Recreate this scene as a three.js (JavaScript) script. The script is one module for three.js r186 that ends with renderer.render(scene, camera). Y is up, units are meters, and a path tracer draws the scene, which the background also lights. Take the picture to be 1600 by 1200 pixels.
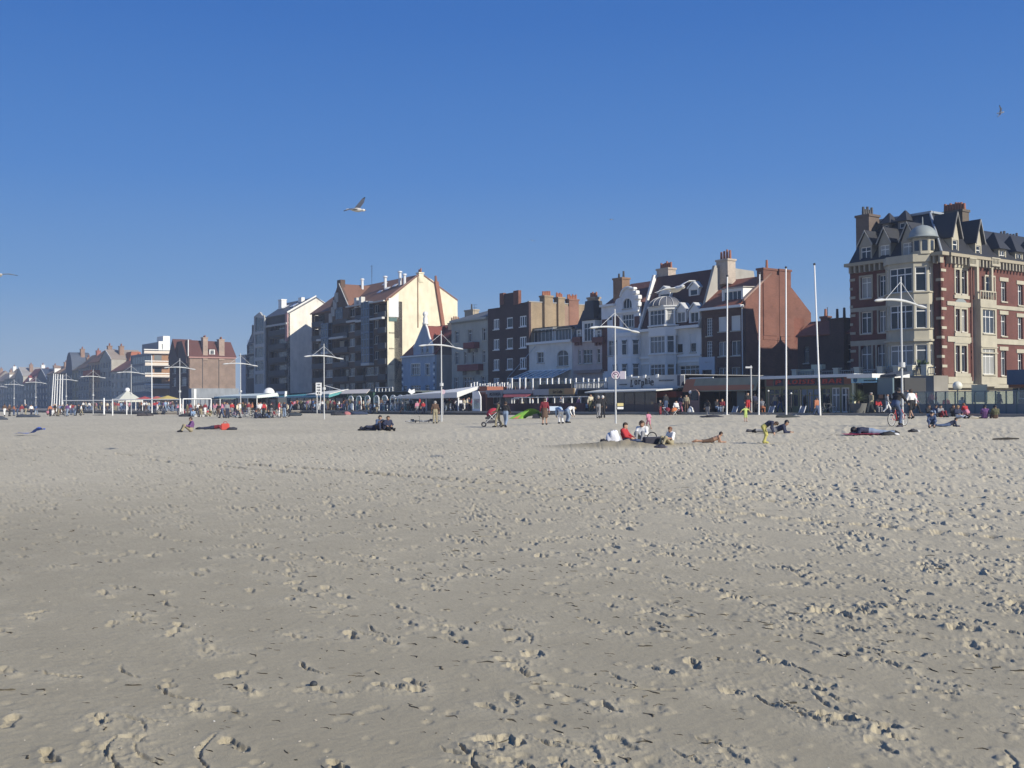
import * as THREE from 'three';
import { mergeGeometries, mergeVertices } from 'three/addons/utils/BufferGeometryUtils.js';
import { MarchingCubes } from 'three/addons/objects/MarchingCubes.js';
import { RoundedBoxGeometry } from 'three/addons/geometries/RoundedBoxGeometry.js';
import { FontLoader } from 'three/addons/loaders/FontLoader.js';
import { TextGeometry } from 'three/addons/geometries/TextGeometry.js';

// ---------------------------------------------------------------- camera, sky, sun, exposure
const scene = new THREE.Scene();
const FL = 1648;                                   // focal length in photo pixels (1600 wide)
const camera = new THREE.PerspectiveCamera(2 * Math.atan(600 / FL) * 180 / Math.PI, 4 / 3, 0.1, 6000);
camera.position.set(0, 1.6, 0);
camera.rotation.set(Math.atan(29 / FL), 0, -0.0065, 'YXZ');
camera.updateMatrixWorld(true);
const renderer = new THREE.WebGLRenderer({ antialias: true });
renderer.setSize(1024, 768);
renderer.toneMapping = THREE.LinearToneMapping;
renderer.toneMappingExposure = 1.12;
renderer.shadowMap.enabled = true;
renderer.shadowMap.type = THREE.PCFSoftShadowMap;

{ // clear blue sky, paler towards the horizon
  const w = 512, h = 512, d = new Float32Array(w * h * 4);
  const st = [[-90, .16, .16, .15], [-2, .20, .22, .26], [0, .305, .395, .50], [2.5, .235, .36, .535], [6, .128, .280, .55], [12, .070, .207, .525], [20, .041, .148, .45], [35, .031, .115, .365], [90, .026, .095, .31]];
  for (let j = 0; j < h; j++) {
    const el = -90 + 180 * (j + .5) / h;
    let k = 0; while (k < st.length - 2 && st[k + 1][0] < el) k++;
    const a = st[k], b = st[k + 1], t = Math.min(1, Math.max(0, (el - a[0]) / (b[0] - a[0])));
    for (let i = 0; i < w; i++) {
      const o = (j * w + i) * 4;
      // hazier towards the side away from the sun (west, left of the view)
      const az = (i + .5) / w * 2 * Math.PI - Math.PI * .5, hz = (.5 + .5 * Math.cos(az - 3.55 + Math.PI)) * Math.exp(-Math.max(0, el) / 7) * .35;
      for (let c = 0; c < 3; c++) d[o + c] = (a[c + 1] + (b[c + 1] - a[c + 1]) * t) * (1 - hz) + [.33, .39, .47][c] * hz;
      d[o + 3] = 1;
    }
  }
  const t = new THREE.DataTexture(d, w, h, THREE.RGBAFormat, THREE.FloatType);
  t.mapping = THREE.EquirectangularReflectionMapping;
  t.magFilter = THREE.LinearFilter; t.minFilter = THREE.LinearFilter; t.needsUpdate = true;
  scene.background = t; scene.environment = t;
}
const sun = new THREE.DirectionalLight(new THREE.Color().setRGB(1, .945, .83), 5);
sun.position.set(68, 47, 59).multiplyScalar(3.5);
sun.castShadow = true;
sun.shadow.mapSize.set(4096, 4096);
Object.assign(sun.shadow.camera, { left: -320, right: 320, top: 260, bottom: -160, near: 1, far: 900 });
scene.add(sun);
scene.fog = new THREE.FogExp2(new THREE.Color().setRGB(.62, .72, .88), 0.00045);

// ---------------------------------------------------------------- helpers
const V = (x, y, z) => new THREE.Vector3(x, y, z);
function RNG(s) { return () => { s |= 0; s = s + 0x6D2B79F5 | 0; let t = Math.imul(s ^ s >>> 15, 1 | s); t = t + Math.imul(t ^ t >>> 7, 61 | t) ^ t; return ((t ^ t >>> 14) >>> 0) / 4294967296; }; }
const rnd = RNG(20240);
const rr = (a, b) => a + (b - a) * rnd();
const pick = a => a[Math.floor(rnd() * a.length) % a.length];
const clamp = (x, a = 0, b = 1) => Math.min(b, Math.max(a, x));
const sst = (a, b, x) => { const t = clamp((x - a) / (b - a)); return t * t * (3 - 2 * t); };
const lerp = (a, b, t) => a + (b - a) * t;
function h2(x, y) { let n = Math.imul(x, 374761393) + Math.imul(y, 668265263) | 0; n = Math.imul(n ^ n >>> 13, 1274126177); return ((n ^ n >>> 16) >>> 0) / 4294967296; }
function vn(x, y) { const xi = Math.floor(x), yi = Math.floor(y), fx = x - xi, fy = y - yi, u = fx * fx * (3 - 2 * fx), v = fy * fy * (3 - 2 * fy); return lerp(lerp(h2(xi, yi), h2(xi + 1, yi), u), lerp(h2(xi, yi + 1), h2(xi + 1, yi + 1), u), v); }
function fbm(x, y, o = 4) { let s = 0, a = .5, t = 0; for (let i = 0; i < o; i++) { s += a * vn(x, y); t += a; x = x * 2.03 + 17.1; y = y * 2.03 + 5.7; a *= .5; } return s / t; }

const used = {};
const numbered = n => { const k = used[n] = (used[n] ?? -1) + 1; return k ? n + '_' + String(k).padStart(3, '0') : n; };
function tag(o, label, category, group, kind) { if (label) o.userData.label = label; if (category) o.userData.category = category; if (group) o.userData.group = group; if (kind) o.userData.kind = kind; return o; }
function thing(name, label, category, pos, turn = 0, group) {
  const g = new THREE.Group(); g.name = numbered(name); scene.add(g); g.position.copy(pos); g.rotation.y = turn; g.updateMatrixWorld(true);
  return tag(g, label, category, group);
}
function mesh(name, geo, mat, parent) { const m = new THREE.Mesh(geo, mat); m.name = parent === scene ? numbered(name) : name; m.castShadow = m.receiveShadow = true; parent.add(m); return m; }
function copy(o, label) { const c = o.clone(); c.name = numbered(o.name.replace(/_\d{3}$/, '')); if (label) c.userData = { ...o.userData, label }; scene.add(c); return c; }

// photo pixel (1600 x 1200) to a direction from the camera
const C0 = camera.position.clone(), CQ = camera.quaternion.clone();
const ray = (px, py) => V((px - 800) / FL, -(py - 600) / FL, -1).applyQuaternion(CQ);
// street frame: a runs along the sea front to the right, b towards the sea; a = b = 0 at the corner of the corner building
const EX = .5751, EZ = .8181, NX = -EZ, NZ = EX, OX = 42.4, OZ = -104, TH = Math.atan2(NX, NZ);
const PH = .5;                                      // height of the promenade
const W = (a, y, b) => V(OX + EX * a + NX * b, y, OZ + EZ * a + NZ * b);
function aAt(px, b, py = 600) { const d = ray(px, py), ox = OX + NX * b, oz = OZ + NZ * b; const t = (ox * NX + oz * NZ) / (d.x * NX + d.z * NZ); return (d.x * t - ox) * EX + (d.z * t - oz) * EZ; }

// planar uv in metres
function muv(g0) {
  const g = g0.index ? g0.toNonIndexed() : g0;
  if (!g.attributes.normal) g.computeVertexNormals();
  const p = g.attributes.position, n = g.attributes.normal, uv = new Float32Array(p.count * 2);
  for (let i = 0; i < p.count; i++) {
    const ax = Math.abs(n.getX(i)), ay = Math.abs(n.getY(i)), az = Math.abs(n.getZ(i));
    if (az >= ax && az >= ay) { uv[2 * i] = p.getX(i); uv[2 * i + 1] = p.getY(i); }
    else if (ax >= ay) { uv[2 * i] = p.getZ(i); uv[2 * i + 1] = p.getY(i); }
    else { uv[2 * i] = p.getX(i); uv[2 * i + 1] = p.getZ(i); }
  }
  g.setAttribute('uv', new THREE.BufferAttribute(uv, 2));
  for (const k of Object.keys(g.attributes)) if (!['position', 'normal', 'uv'].includes(k)) g.deleteAttribute(k);
  return g;
}
const bx = (x0, x1, y0, y1, z0, z1) => { const g = new THREE.BoxGeometry(Math.abs(x1 - x0), Math.abs(y1 - y0), Math.abs(z1 - z0)); g.translate((x0 + x1) / 2, (y0 + y1) / 2, (z0 + z1) / 2); return muv(g); };
const merge = a => mergeGeometries(a.map(g => muv(g)));
function tube(p0, p1, r0, r1 = r0, seg = 8) { const d = p1.clone().sub(p0), g = new THREE.CylinderGeometry(r1, r0, d.length(), seg); g.applyQuaternion(new THREE.Quaternion().setFromUnitVectors(V(0, 1, 0), d.clone().normalize())); g.translate(...p0.clone().add(p1).multiplyScalar(.5)); return muv(g); }
// solid between two point loops of the same length (closed, convex-ish caps)
function hull(lo, hi) {
  const pos = [], n = lo.length, q = (a, b, c) => pos.push(...a, ...b, ...c);
  for (let i = 0; i < n; i++) { const j = (i + 1) % n; q(lo[i], lo[j], hi[j]); q(lo[i], hi[j], hi[i]); }
  for (let i = 1; i < n - 1; i++) { q(hi[0], hi[i], hi[i + 1]); q(lo[0], lo[i + 1], lo[i]); }
  const g = new THREE.BufferGeometry(); g.setAttribute('position', new THREE.Float32BufferAttribute(pos, 3)); g.computeVertexNormals(); return muv(g);
}
function slab(ps, th) { // a flat polygon given a thickness along its normal (counter-clockwise seen from outside)
  const a = V(...ps[0]), n = V(...ps[1]).sub(a).cross(V(...ps[2]).sub(a)).normalize().multiplyScalar(-th);
  return hull(ps.map(p => [p[0] + n.x, p[1] + n.y, p[2] + n.z]), ps);
}
function noiseTex(n, fn, rep, srgb = true) {
  const d = new Uint8Array(n * n * 4);
  for (let j = 0; j < n; j++) for (let i = 0; i < n; i++) { const c = fn(i / n, j / n, i, j), o = (j * n + i) * 4; d[o] = c[0] * 255; d[o + 1] = c[1] * 255; d[o + 2] = c[2] * 255; d[o + 3] = 255; }
  const t = new THREE.DataTexture(d, n, n); t.wrapS = t.wrapT = THREE.RepeatWrapping; t.magFilter = THREE.LinearFilter; t.minFilter = THREE.LinearMipmapLinearFilter; t.generateMipmaps = true;
  if (srgb) t.colorSpace = THREE.SRGBColorSpace; t.repeat.set(rep, rep); t.needsUpdate = true; return t;
}
// tiling fbm
function tfbm(u, v, f, o, seed) { let s = 0, a = .5, t = 0; for (let k = 0; k < o; k++) { const x = u * f, y = v * f, xi = Math.floor(x), yi = Math.floor(y), fx = x - xi, fy = y - yi, U = fx * fx * (3 - 2 * fx), Q = fy * fy * (3 - 2 * fy), m = (i, j) => h2((i % f) + seed * 131, (j % f) + seed * 57 + k * 977); s += a * lerp(lerp(m(xi, yi), m(xi + 1, yi), U), lerp(m(xi, yi + 1), m(xi + 1, yi + 1), U), Q); t += a; a *= .5; f *= 2; } return s / t; }
const g3 = v => [v, v, v];
const TX = {
  plaster: noiseTex(256, (u, v) => { const a = tfbm(u, v, 4, 5, 1), s = tfbm(u * 1, v * .25 % 1, 16, 3, 2); return g3(clamp(.70 + .38 * a + .18 * (s - .5))); }, 1 / 7, false),
  brick: noiseTex(256, (u, v, i, j) => { const row = Math.floor(j / 4), col = Math.floor((i + (row % 2) * 6) / 12) % 21, m = h2(col, row), a = tfbm(u, v, 4, 4, 3), joint = (j % 4 === 0 || (i + (row % 2) * 6) % 12 === 0) ? .10 : 0; const k = .50 + .44 * a + .18 * m; return [clamp(k + joint * .9), clamp(k * .98 + joint), clamp(k * .96 + joint)]; }, 1 / 4.8, false),
  roof: noiseTex(256, (u, v, i, j) => { const row = Math.floor(j / 8), c = Math.floor((i + (row % 2) * 4) / 8), m = h2(c % 32, row), a = tfbm(u, v, 3, 4, 5); return g3(clamp((.72 + .2 * a + .12 * m) * (j % 8 < 1 ? .78 : 1))); }, 1 / 6.4, false),
};
const mats = {};
function M(r, g, b, rough = .9, tex = null, o = {}) {
  const k = [r, g, b, rough, tex, JSON.stringify(o)].join();
  return mats[k] ??= new THREE.MeshStandardMaterial({ color: new THREE.Color().setRGB(r, g, b), roughness: rough, map: tex ? TX[tex] : null, ...o });
}
const WHITE = M(.74, .73, .69, .55), CREAM = M(.68, .62, .46, .8, 'plaster'), STONE = M(.52, .48, .39, .9, 'plaster');
const GLASS = [M(.018, .024, .032, .06), M(.03, .04, .055, .08), M(.05, .06, .075, .12), M(.012, .015, .02, .05), M(.16, .17, .17, .25), M(.30, .30, .28, .35)];
const glass = () => GLASS[Math.min(5, Math.floor(Math.pow(rnd(), 1.35) * 6))];
const SLATE = M(.026, .028, .034, .55, 'roof'), REDTILE = M(.26, .095, .06, .85, 'roof'), BROWNTILE = M(.13, .055, .045, .85, 'roof');
const POT = M(.30, .12, .07, .9), IRON = M(.03, .03, .035, .5), STEEL = M(.62, .63, .64, .4), WHITEPAINT = M(.82, .82, .80, .4);
// ---------------------------------------------------------------- sand
function sandBase(x, z) {
  const d = Math.hypot(x, z);
  return .32 * sst(-12, 26, x) * sst(14, 50, d) + .05 * sst(30, 120, d) + .035 * (fbm(x * .13 + 3, z * .13 + 9, 2) - .5) * sst(1, 6, d);
}
const PRINTS = new Map(), PC = .6;
{
  const R = RNG(77), gauss = () => R() + R() + R() + R() - 2;
  const add = s => { const r = s.r; for (let i = Math.floor((s.x - r) / PC); i <= Math.floor((s.x + r) / PC); i++) for (let j = Math.floor((s.z - r) / PC); j <= Math.floor((s.z + r) / PC); j++) { const k = i * 4096 + j; let l = PRINTS.get(k); if (!l) PRINTS.set(k, l = []); l.push(s); } };
  const put = (x, z, kind) => {
    const a = (R() < .8 ? Math.PI - .62 + gauss() * .45 : R() * 6.28) + (R() < .25 ? Math.PI : 0);
    const big = kind === 2;
    add({ x, z, c: Math.cos(a), s: Math.sin(a), kind, L: big ? .03 + R() * .05 : kind === 3 ? .10 + R() * .16 : .10 + R() * .045, D: kind === 0 ? .008 + R() * R() * .026 : kind === 3 ? .008 + R() * .012 : .008 + R() * .014, rim: .3 + R() * .9, seed: R() * 100, r: big ? .35 : .42, toe: kind === 3 ? .004 * R() : .002 + R() * R() * .018, crumb: R() });
  };
  // density grows to the right and with distance, in uneven patches
  for (let d = 3.2; d < 46; d += .5) for (let k = 0, n = Math.ceil(d * 1.35 / .5 * 1.0); k < n; k++) {
    const z = -(d + R() * .5), x = (R() - .5) * d * 1.35;
    const patch = fbm(x * .33 + 40, z * .22 + 11, 3), right = sst(-.45, .5, x / d);
    const dens = (.38 + .95 * right + .85 * sst(7, 16, d)) * (.6 + .85 * sst(.36, .62, patch)) * .25 * 7.5;
    for (let q = dens; q > 0; q--) if (R() < q) put(x + R() * .4, z + R() * .4, R() < .42 ? 0 : R() < .45 ? 3 : R() < .65 ? 1 : 2);
  }
  // small pits and clods everywhere
  for (let k = 0; k < 8000; k++) { const d = 3.4 + 30 * Math.pow(R(), .75), x = (R() - .5) * d * 1.3; if (R() > .35 + .65 * sst(-.5, .4, x / d)) continue; add({ x, z: -d, c: 1, s: 0, kind: 4, L: .012 + .03 * R(), D: (R() < .6 ? 1 : -.8) * (.003 + .007 * R()), rim: 0, seed: R() * 100, r: .09, toe: 0, crumb: R() }); }
  // a few walked lines of prints
  for (let t = 0; t < 14; t++) {
    let x = (R() - .35) * 16, z = -4.5 - R() * 16; const a = .5 + gauss() * .5, n = 8 + Math.floor(R() * 10);
    for (let i = 0; i < n; i++) { const side = (i % 2 ? 1 : -1) * .09; put(x + Math.cos(a) * side, z - Math.sin(a) * side, R() < .7 ? 0 : 1); x += Math.sin(a) * .62; z += -Math.cos(a) * .62 * (t % 2 ? 1 : -1); }
  }
}
// two vehicle tracks: a line through two points, half-width, tread length
const TRACKS = [[-11.1, -31.4, 7, -10.7, .09], [-7, -28, 10, -11, .09], [-14, -36, 3, -17, .07], [-3, -27, 13, -12.5, .07]].map(([x0, z0, x1, z1, w]) => { const l = Math.hypot(x1 - x0, z1 - z0); return { x0, z0, ux: (x1 - x0) / l, uz: (z1 - z0) / l, l, w }; });
// returns [height, looseness 0..1]
let damp = 0;
function sandAt(x, z, fine) {
  let h = sandBase(x, z), loose = 0; damp = 0;
  const d = Math.hypot(x, z);
  if (!fine || d > 125) return [h, .5];
  const near = 1 - sst(22, 46, d), wob = fbm(x * 1.6 + 7, z * 1.6, 3) - .5;
  // low drifts running across the beach
  h += .010 * (fbm(x * .55 + z * .25, z * .9 - x * .3, 3) - .5) * near * 2;
  const cl = PRINTS.get(Math.floor(x / PC) * 4096 + Math.floor(z / PC));
  if (cl) for (const s of cl) {
    const dx = x - s.x, dz = z - s.z, u = dx * s.s - dz * s.c, v = dx * s.c + dz * s.s;
    if (u * u + v * v > s.r * s.r) continue;
    const nz = (vn(x * 26 + s.seed, z * 26) - .5), nf = vn(x * 60 + s.seed, z * 60) - .5;
    if (s.kind === 4) { const w = Math.hypot(u, v * (1.3 + nf)) - s.L; if (w < .016) { h -= s.D * sst(.016, -.008, w); loose = Math.max(loose, .4 * s.crumb); } continue; }
    let q; // signed distance to the sole outline
    if (s.kind === 2) q = Math.hypot(u * .8, v * 1.1) - s.L + nz * .07;
    else if (s.kind === 3) q = Math.max(Math.abs(u) - s.L, 0) * .6 + Math.abs(v + .25 * u * u / s.L + nz * .02) - .016 * (1 - .7 * Math.abs(u) / s.L);
    else {
      const f = Math.hypot((u - s.L * .38) / 1.5, v) - .041, e = Math.hypot((u + s.L * .62) / 1.15, v) - .031, w = Math.max(Math.abs(u) - s.L * .6, Math.abs(v) - .022);
      q = Math.min(f, e, w) + nz * (s.kind === 1 ? .045 : .012);
    }
    if (q < 0) {
      const t = sst(.002, -.009, q); let dep = s.D * t;
      if (s.kind === 0) dep *= 1 - .25 * (Math.sin(u * 190) > .3 ? 1 : 0) * t;
      else dep += (nf * .010 + nz * .008) * t;
      h -= dep; loose = Math.max(loose, (s.kind ? .9 : .45) * t * s.crumb);
    } else {
      const rim = Math.exp(-q * q / .0011) * (.25 + s.rim * (.5 + nz * 1.2)) * s.D * .5;
      h += Math.max(0, rim); loose = Math.max(loose, .8 * Math.exp(-q * q / .004) * s.crumb);
      const tq = Math.hypot((u - s.L * 1.12) * .8, v + .03 * nz) - .022 + nz * .03;                                     // sand kicked up past the toe
      if (tq < .05) { const t = sst(.05, -.004, tq); h += s.toe * t * (.7 + nz * .9 + nf * .8); loose = Math.max(loose, t * .8); }
      if (s.crumb > .55) { const t = Math.exp(-(u * u + v * v) / .035); h += Math.max(0, nf + nz * .5 - .12) * .017 * t; loose = Math.max(loose, t * .8); }
    }
  }
  // crumbled crust in patches
  const cr = sst(.56, .70, fbm(x * .8 + 60, z * .5 + 20, 4)) * (.25 + .75 * sst(-.4, .3, x / d));
  if (cr > 0) { const a = vn(x * 22, z * 22), b = vn(x * 48 + 9, z * 48); h += cr * (Math.max(0, a - .5) * .022 + Math.max(0, b - .55) * .016); loose = Math.max(loose, cr * .8 * a); }
  for (const t of TRACKS) {
    const u = (x - t.x0) * t.ux + (z - t.z0) * t.uz, v = -(x - t.x0) * t.uz + (z - t.z0) * t.ux + wob * .3;
    if (u < 0 || u > t.l || Math.abs(v) > .6) continue;
    const k = sst(t.w + .05, t.w, Math.abs(v)), tread = Math.sin(u * 19 + Math.sin(u * .7) * 3) > 0 ? 1 : -.75, gap = sst(.25, .45, vn(u * .45, t.w * 90));
    h -= .030 * k * tread * gap; damp = Math.max(damp, k * gap * (tread > 0 ? .75 : .2) * (.4 + .6 * vn(u * 2.1, 3))); h += .018 * Math.exp(-Math.pow((Math.abs(v) - t.w - .08) / .06, 2)) * gap * (.4 + vn(x * 9, z * 9)); loose = Math.max(loose, .6 * k * gap);
  }
  // the trampled dry beach further up, coarser with distance
  const far = sst(9, 24, d) * (1 - .45 * sst(40, 110, d)), sc = lerp(3.0, .9, sst(15, 90, d));
  if (far > 0) { const n1 = fbm(x * sc + 31, z * sc * .8, 3), n2 = vn(x * sc * 2.6, z * sc * 2.2 + 50); h += far * lerp(.6, 1.0, sst(-.4, .3, x / d)) * ((n1 - .5) * .055 + Math.max(0, n2 - .62) * .085 - Math.max(0, .3 - n2) * .07) * (.45 + 1.1 * sst(26, 75, d)); loose = Math.max(loose, far * .5 + far * (n1 - .5)); }
  // heap of damp sand dug out beside the picnic
  const m = Math.hypot((x - 3.9) / 3.3, (z + 36.6) / 2.2); if (m < 1) { h += .15 * (1 - sst(0, 1, m)) * (.5 + .7 * vn(x * 2.2, z * 2.2) + .5 * vn(x * 5, z * 4)); }
  return [h, clamp(loose)];
}
const sandH = (x, z) => sandAt(x, z, Math.hypot(x, z) < 30)[0];
{
  // a disc round the viewer, finest where the photograph looks
  const ang = []; for (let i = 0; i <= 900; i++) ang.push(-29 + 58 * i / 900); for (let i = 1; i < 64; i++) ang.push(29 + 302 * i / 64);
  const rad = [.4, 1.2, 2.2]; for (let p = 640; p > 20; p -= p > 330 ? 1.5 : p > 60 ? 1.2 : 1.0) rad.push(1.6 * FL / p); rad.push(160, 210, 300, 450, 700, 1200, 2500, 5000);
  const nc = ang.length, nr = rad.length, pos = new Float32Array((nc * nr + 1) * 3), col = new Float32Array((nc * nr + 1) * 3), uv = new Float32Array((nc * nr + 1) * 2), idx = [];
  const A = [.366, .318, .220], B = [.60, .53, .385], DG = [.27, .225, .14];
  for (let j = 0; j < nr; j++) for (let i = 0; i < nc; i++) {
    const t = ang[i] * Math.PI / 180, r = rad[j], x = Math.sin(t) * r, z = -Math.cos(t) * r, fine = Math.abs(ang[i]) <= 29.5 && r < 126 && r > 3;
    const [h, lo] = sandAt(x, z, fine), o = j * nc + i;
    pos[3 * o] = x; pos[3 * o + 1] = h; pos[3 * o + 2] = z; uv[2 * o] = x; uv[2 * o + 1] = z;
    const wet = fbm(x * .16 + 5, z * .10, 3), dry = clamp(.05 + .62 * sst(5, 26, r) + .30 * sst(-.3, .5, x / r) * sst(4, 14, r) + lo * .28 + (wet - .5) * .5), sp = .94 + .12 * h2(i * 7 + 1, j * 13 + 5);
    const m = Math.hypot((x - 3.9) / 3.5, (z + 36.6) / 2.4), dg = Math.max(fine ? damp : 0, m < 1 ? (1 - sst(.4, 1, m)) * .8 : 0);
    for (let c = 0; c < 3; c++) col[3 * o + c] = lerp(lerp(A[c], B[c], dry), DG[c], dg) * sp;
  }
  const e = nc * nr; pos[3 * e + 1] = sandBase(0, 0); for (let c = 0; c < 3; c++) col[3 * e + c] = A[c];
  for (let i = 0; i < nc; i++) idx.push(e, (i + 1) % nc, i);
  for (let j = 0; j < nr - 1; j++) for (let i = 0; i < nc; i++) { const a = j * nc + i, b = j * nc + (i + 1) % nc, c = a + nc, d = b + nc; idx.push(a, b, c, b, d, c); }
  const g = new THREE.BufferGeometry(); g.setAttribute('position', new THREE.BufferAttribute(pos, 3)); g.setAttribute('color', new THREE.BufferAttribute(col, 3)); g.setAttribute('uv', new THREE.BufferAttribute(uv, 2)); g.setIndex(idx); g.computeVertexNormals();
  const grain = noiseTex(1024, (u, v, i, j) => { const f = h2(i, j), a = tfbm(u, v, 8, 6, 11); return g3(clamp(.86 + .12 * a + .10 * (f - .5) - (f < .002 ? .35 : 0))); }, 1 / 1.7, false);
  const bump = noiseTex(1024, (u, v, i, j) => g3(clamp(.35 * h2(i + 3, j) + .65 * tfbm(u, v, 32, 5, 21))), 1 / 1.3, false);
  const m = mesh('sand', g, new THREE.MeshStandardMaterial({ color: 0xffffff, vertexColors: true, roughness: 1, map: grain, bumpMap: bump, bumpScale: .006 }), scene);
  tag(m, null, null, null, 'structure');
}
// promenade: paved strip behind the beach with a low wall towards the sand
{
  const pts = [[60, 22], [-103, 22], [-109, 44], [-900, 44], [-900, -60], [60, -60]].map(([a, b]) => { const p = W(a, 0, b); return new THREE.Vector2(p.x, -p.z); });
  const g = new THREE.ExtrudeGeometry(new THREE.Shape(pts), { depth: PH + .6, bevelEnabled: false }); g.rotateX(-Math.PI / 2); g.translate(0, -.6, 0);
  tag(mesh('promenade', muv(g), M(.20, .18, .165, .95, 'plaster'), scene), null, null, null, 'structure');
  const k = (a0, b0, a1, b1) => { const p = W(a0, 0, b0), q = W(a1, 0, b1), d = q.clone().sub(p), g = new THREE.BoxGeometry(d.length(), .22, .35); g.rotateY(Math.atan2(-d.z, d.x)); g.translate((p.x + q.x) / 2, PH + .004 - .05, (p.z + q.z) / 2); return g; };
  tag(mesh('kerb', merge([k(60, 22.1, -103, 22.1), k(-109, 44.1, -900, 44.1), k(-103, 22.1, -109, 44.1)]), M(.30, .28, .25, .95, 'plaster'), scene), null, null, null, 'structure');
}
const onProm = (x, z) => { const b = (x - OX) * NX + (z - OZ) * NZ, a = (x - OX) * EX + (z - OZ) * EZ; return b < (a > -103 ? 22 : 44); };
const groundY = (x, z) => onProm(x, z) ? PH : sandH(x, z);
// where a photo pixel meets the ground
function at(px, py) { const d = ray(px, py); for (let t = 4; t < 600; t += .1) { const x = d.x * t, z = d.z * t, y = C0.y + d.y * t; if (y <= groundY(x, z)) return V(x, groundY(x, z), z); } return V(d.x * 300, groundY(d.x * 300, d.z * 300), d.z * 300); }
const onStreet = (px, b) => W(aAt(px, b), b < 22 || aAt(px, b) < -105 ? PH : 0, b);
// ---------------------------------------------------------------- building kit
function mkFace(g, O, dx, dz) {
  const m = new THREE.Matrix4().makeBasis(V(dx, 0, dz), V(0, 1, 0), V(-dz, 0, dx)); m.setPosition(O);
  g.updateMatrixWorld(true);
  const L = g.matrixWorld.clone().invert().multiply(m), N = V(-dz, 0, dx), D = V(dx, 0, dz);
  const hit = (px, py, off) => { const d = ray(px, py), o = O.clone().addScaledVector(N, off), t = o.sub(C0).dot(N) / d.dot(N); return C0.clone().addScaledVector(d, t).sub(O); };
  return { g, O, L, X: (px, py = 560, off = 0) => hit(px, py, off).dot(D), Y: (px, py, off = 0) => hit(px, py, off).y };
}
const put = (F, name, geo, mat, parent = F.g) => mesh(name, geo.applyMatrix4(F.L), mat, parent);
// wall: outline in face coordinates with holes, th thick, outer side at z = 0
function wall(F, pts, holes, mat, th = .35, name = 'wall', z = 0) {
  const s = new THREE.Shape(pts.map(p => new THREE.Vector2(p[0], p[1])));
  for (const h of holes) s.holes.push(holePath(h));
  const g = new THREE.ExtrudeGeometry(s, { depth: th, bevelEnabled: false, curveSegments: 6 }); g.translate(0, 0, z - th);
  return put(F, name, muv(g), mat);
}
function holePath({ x0, x1, y0, y1, arch }) {
  const p = new THREE.Path();
  if (!arch) { p.moveTo(x0, y0); p.lineTo(x1, y0); p.lineTo(x1, y1); p.lineTo(x0, y1); p.closePath(); return p; }
  const r = (x1 - x0) / 2, k = arch === true ? 1 : arch, n = 8; p.moveTo(x0, y0); p.lineTo(x1, y0);
  for (let i = 0; i <= n; i++) { const t = Math.PI * i / n; p.lineTo((x0 + x1) / 2 + r * Math.cos(t), y1 - r * k + r * k * Math.sin(t)); }
  p.closePath(); return p;
}
// window: frame (with bars), pane and sill; z is the wall's outer side
function win(F, r, o = {}) {
  const { x0, x1, y0, y1, arch } = r, { nx = 2, ny = 1, tr = .3, inset = .16, fm = WHITE, pane = glass(), sill = STONE, bar = .075, parent = F.g, z = 0, surround = null, sub = false, sw = .16 } = o;
  const zi = z - inset, f = [], b = Math.min(bar, (x1 - x0) * .14), d = .07;
  f.push(bx(x0, x0 + b, y0, y1 - (arch ? (x1 - x0) * .3 : 0), zi - d, zi), bx(x1 - b, x1, y0, y1 - (arch ? (x1 - x0) * .3 : 0), zi - d, zi), bx(x0 + b, x1 - b, y0, y0 + b, zi - d, zi), bx(x0 + b, x1 - b, y1 - b, y1, zi - d, zi));
  for (let i = 1; i < nx; i++) { const x = lerp(x0, x1, i / nx); f.push(bx(x - b / 2, x + b / 2, y0 + b, y1 - b, zi - d + .01, zi - .005)); }
  if (tr) { const y = lerp(y1, y0, tr); f.push(bx(x0 + b, x1 - b, y - b / 2, y + b / 2, zi - d + .015, zi - .01)); }
  for (let i = 1; i < ny; i++) { const y = lerp(y0, y1, i / ny); f.push(bx(x0 + b, x1 - b, y - b * .3, y + b * .3, zi - d + .015, zi - .01)); }
  const w = put(F, sub ? 'window_frame' : 'window', merge(f), fm, parent), pp = sub ? parent : w;
  put(F, 'pane', bx(x0 + .01, x1 - .01, y0 + .01, y1 - .01, zi - d + .02, zi - d + .035), pane, pp);
  if (sill) put(F, 'sill', bx(x0 - .1, x1 + .1, y0 - .14, y0 - .002, z - .1, z + .12), sill, pp);
  if (surround) {
    const q = sw, g = [bx(x0 - q, x0 - .003, y0, y1 + q, z + .002, z + .07), bx(x1 + .003, x1 + q, y0, y1 + q, z + .002, z + .07), bx(x0 - .003, x1 + .003, y1 + .003, y1 + q, z + .002, z + .07)];
    put(F, 'surround', merge(g), surround, pp);
  }
  return w;
}
const rect = (F, l, r, t, b, off = 0, arch) => { const m = (l + r) / 2; return { x0: F.X(l, (t + b) / 2, off), x1: F.X(r, (t + b) / 2, off), y0: F.Y(m, b, off), y1: F.Y(m, t, off), arch }; };
// columns [left, right] and rows [top, bottom] in photo pixels, rows read at pixel column px
const grid = (F, cols, rows, px, off = 0) => cols.flatMap(([l, r]) => rows.map(([t, b]) => ({ x0: F.X(l, (t + b) / 2, off), x1: F.X(r, (t + b) / 2, off), y0: F.Y(px, b, off), y1: F.Y(px, t, off) })));
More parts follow.
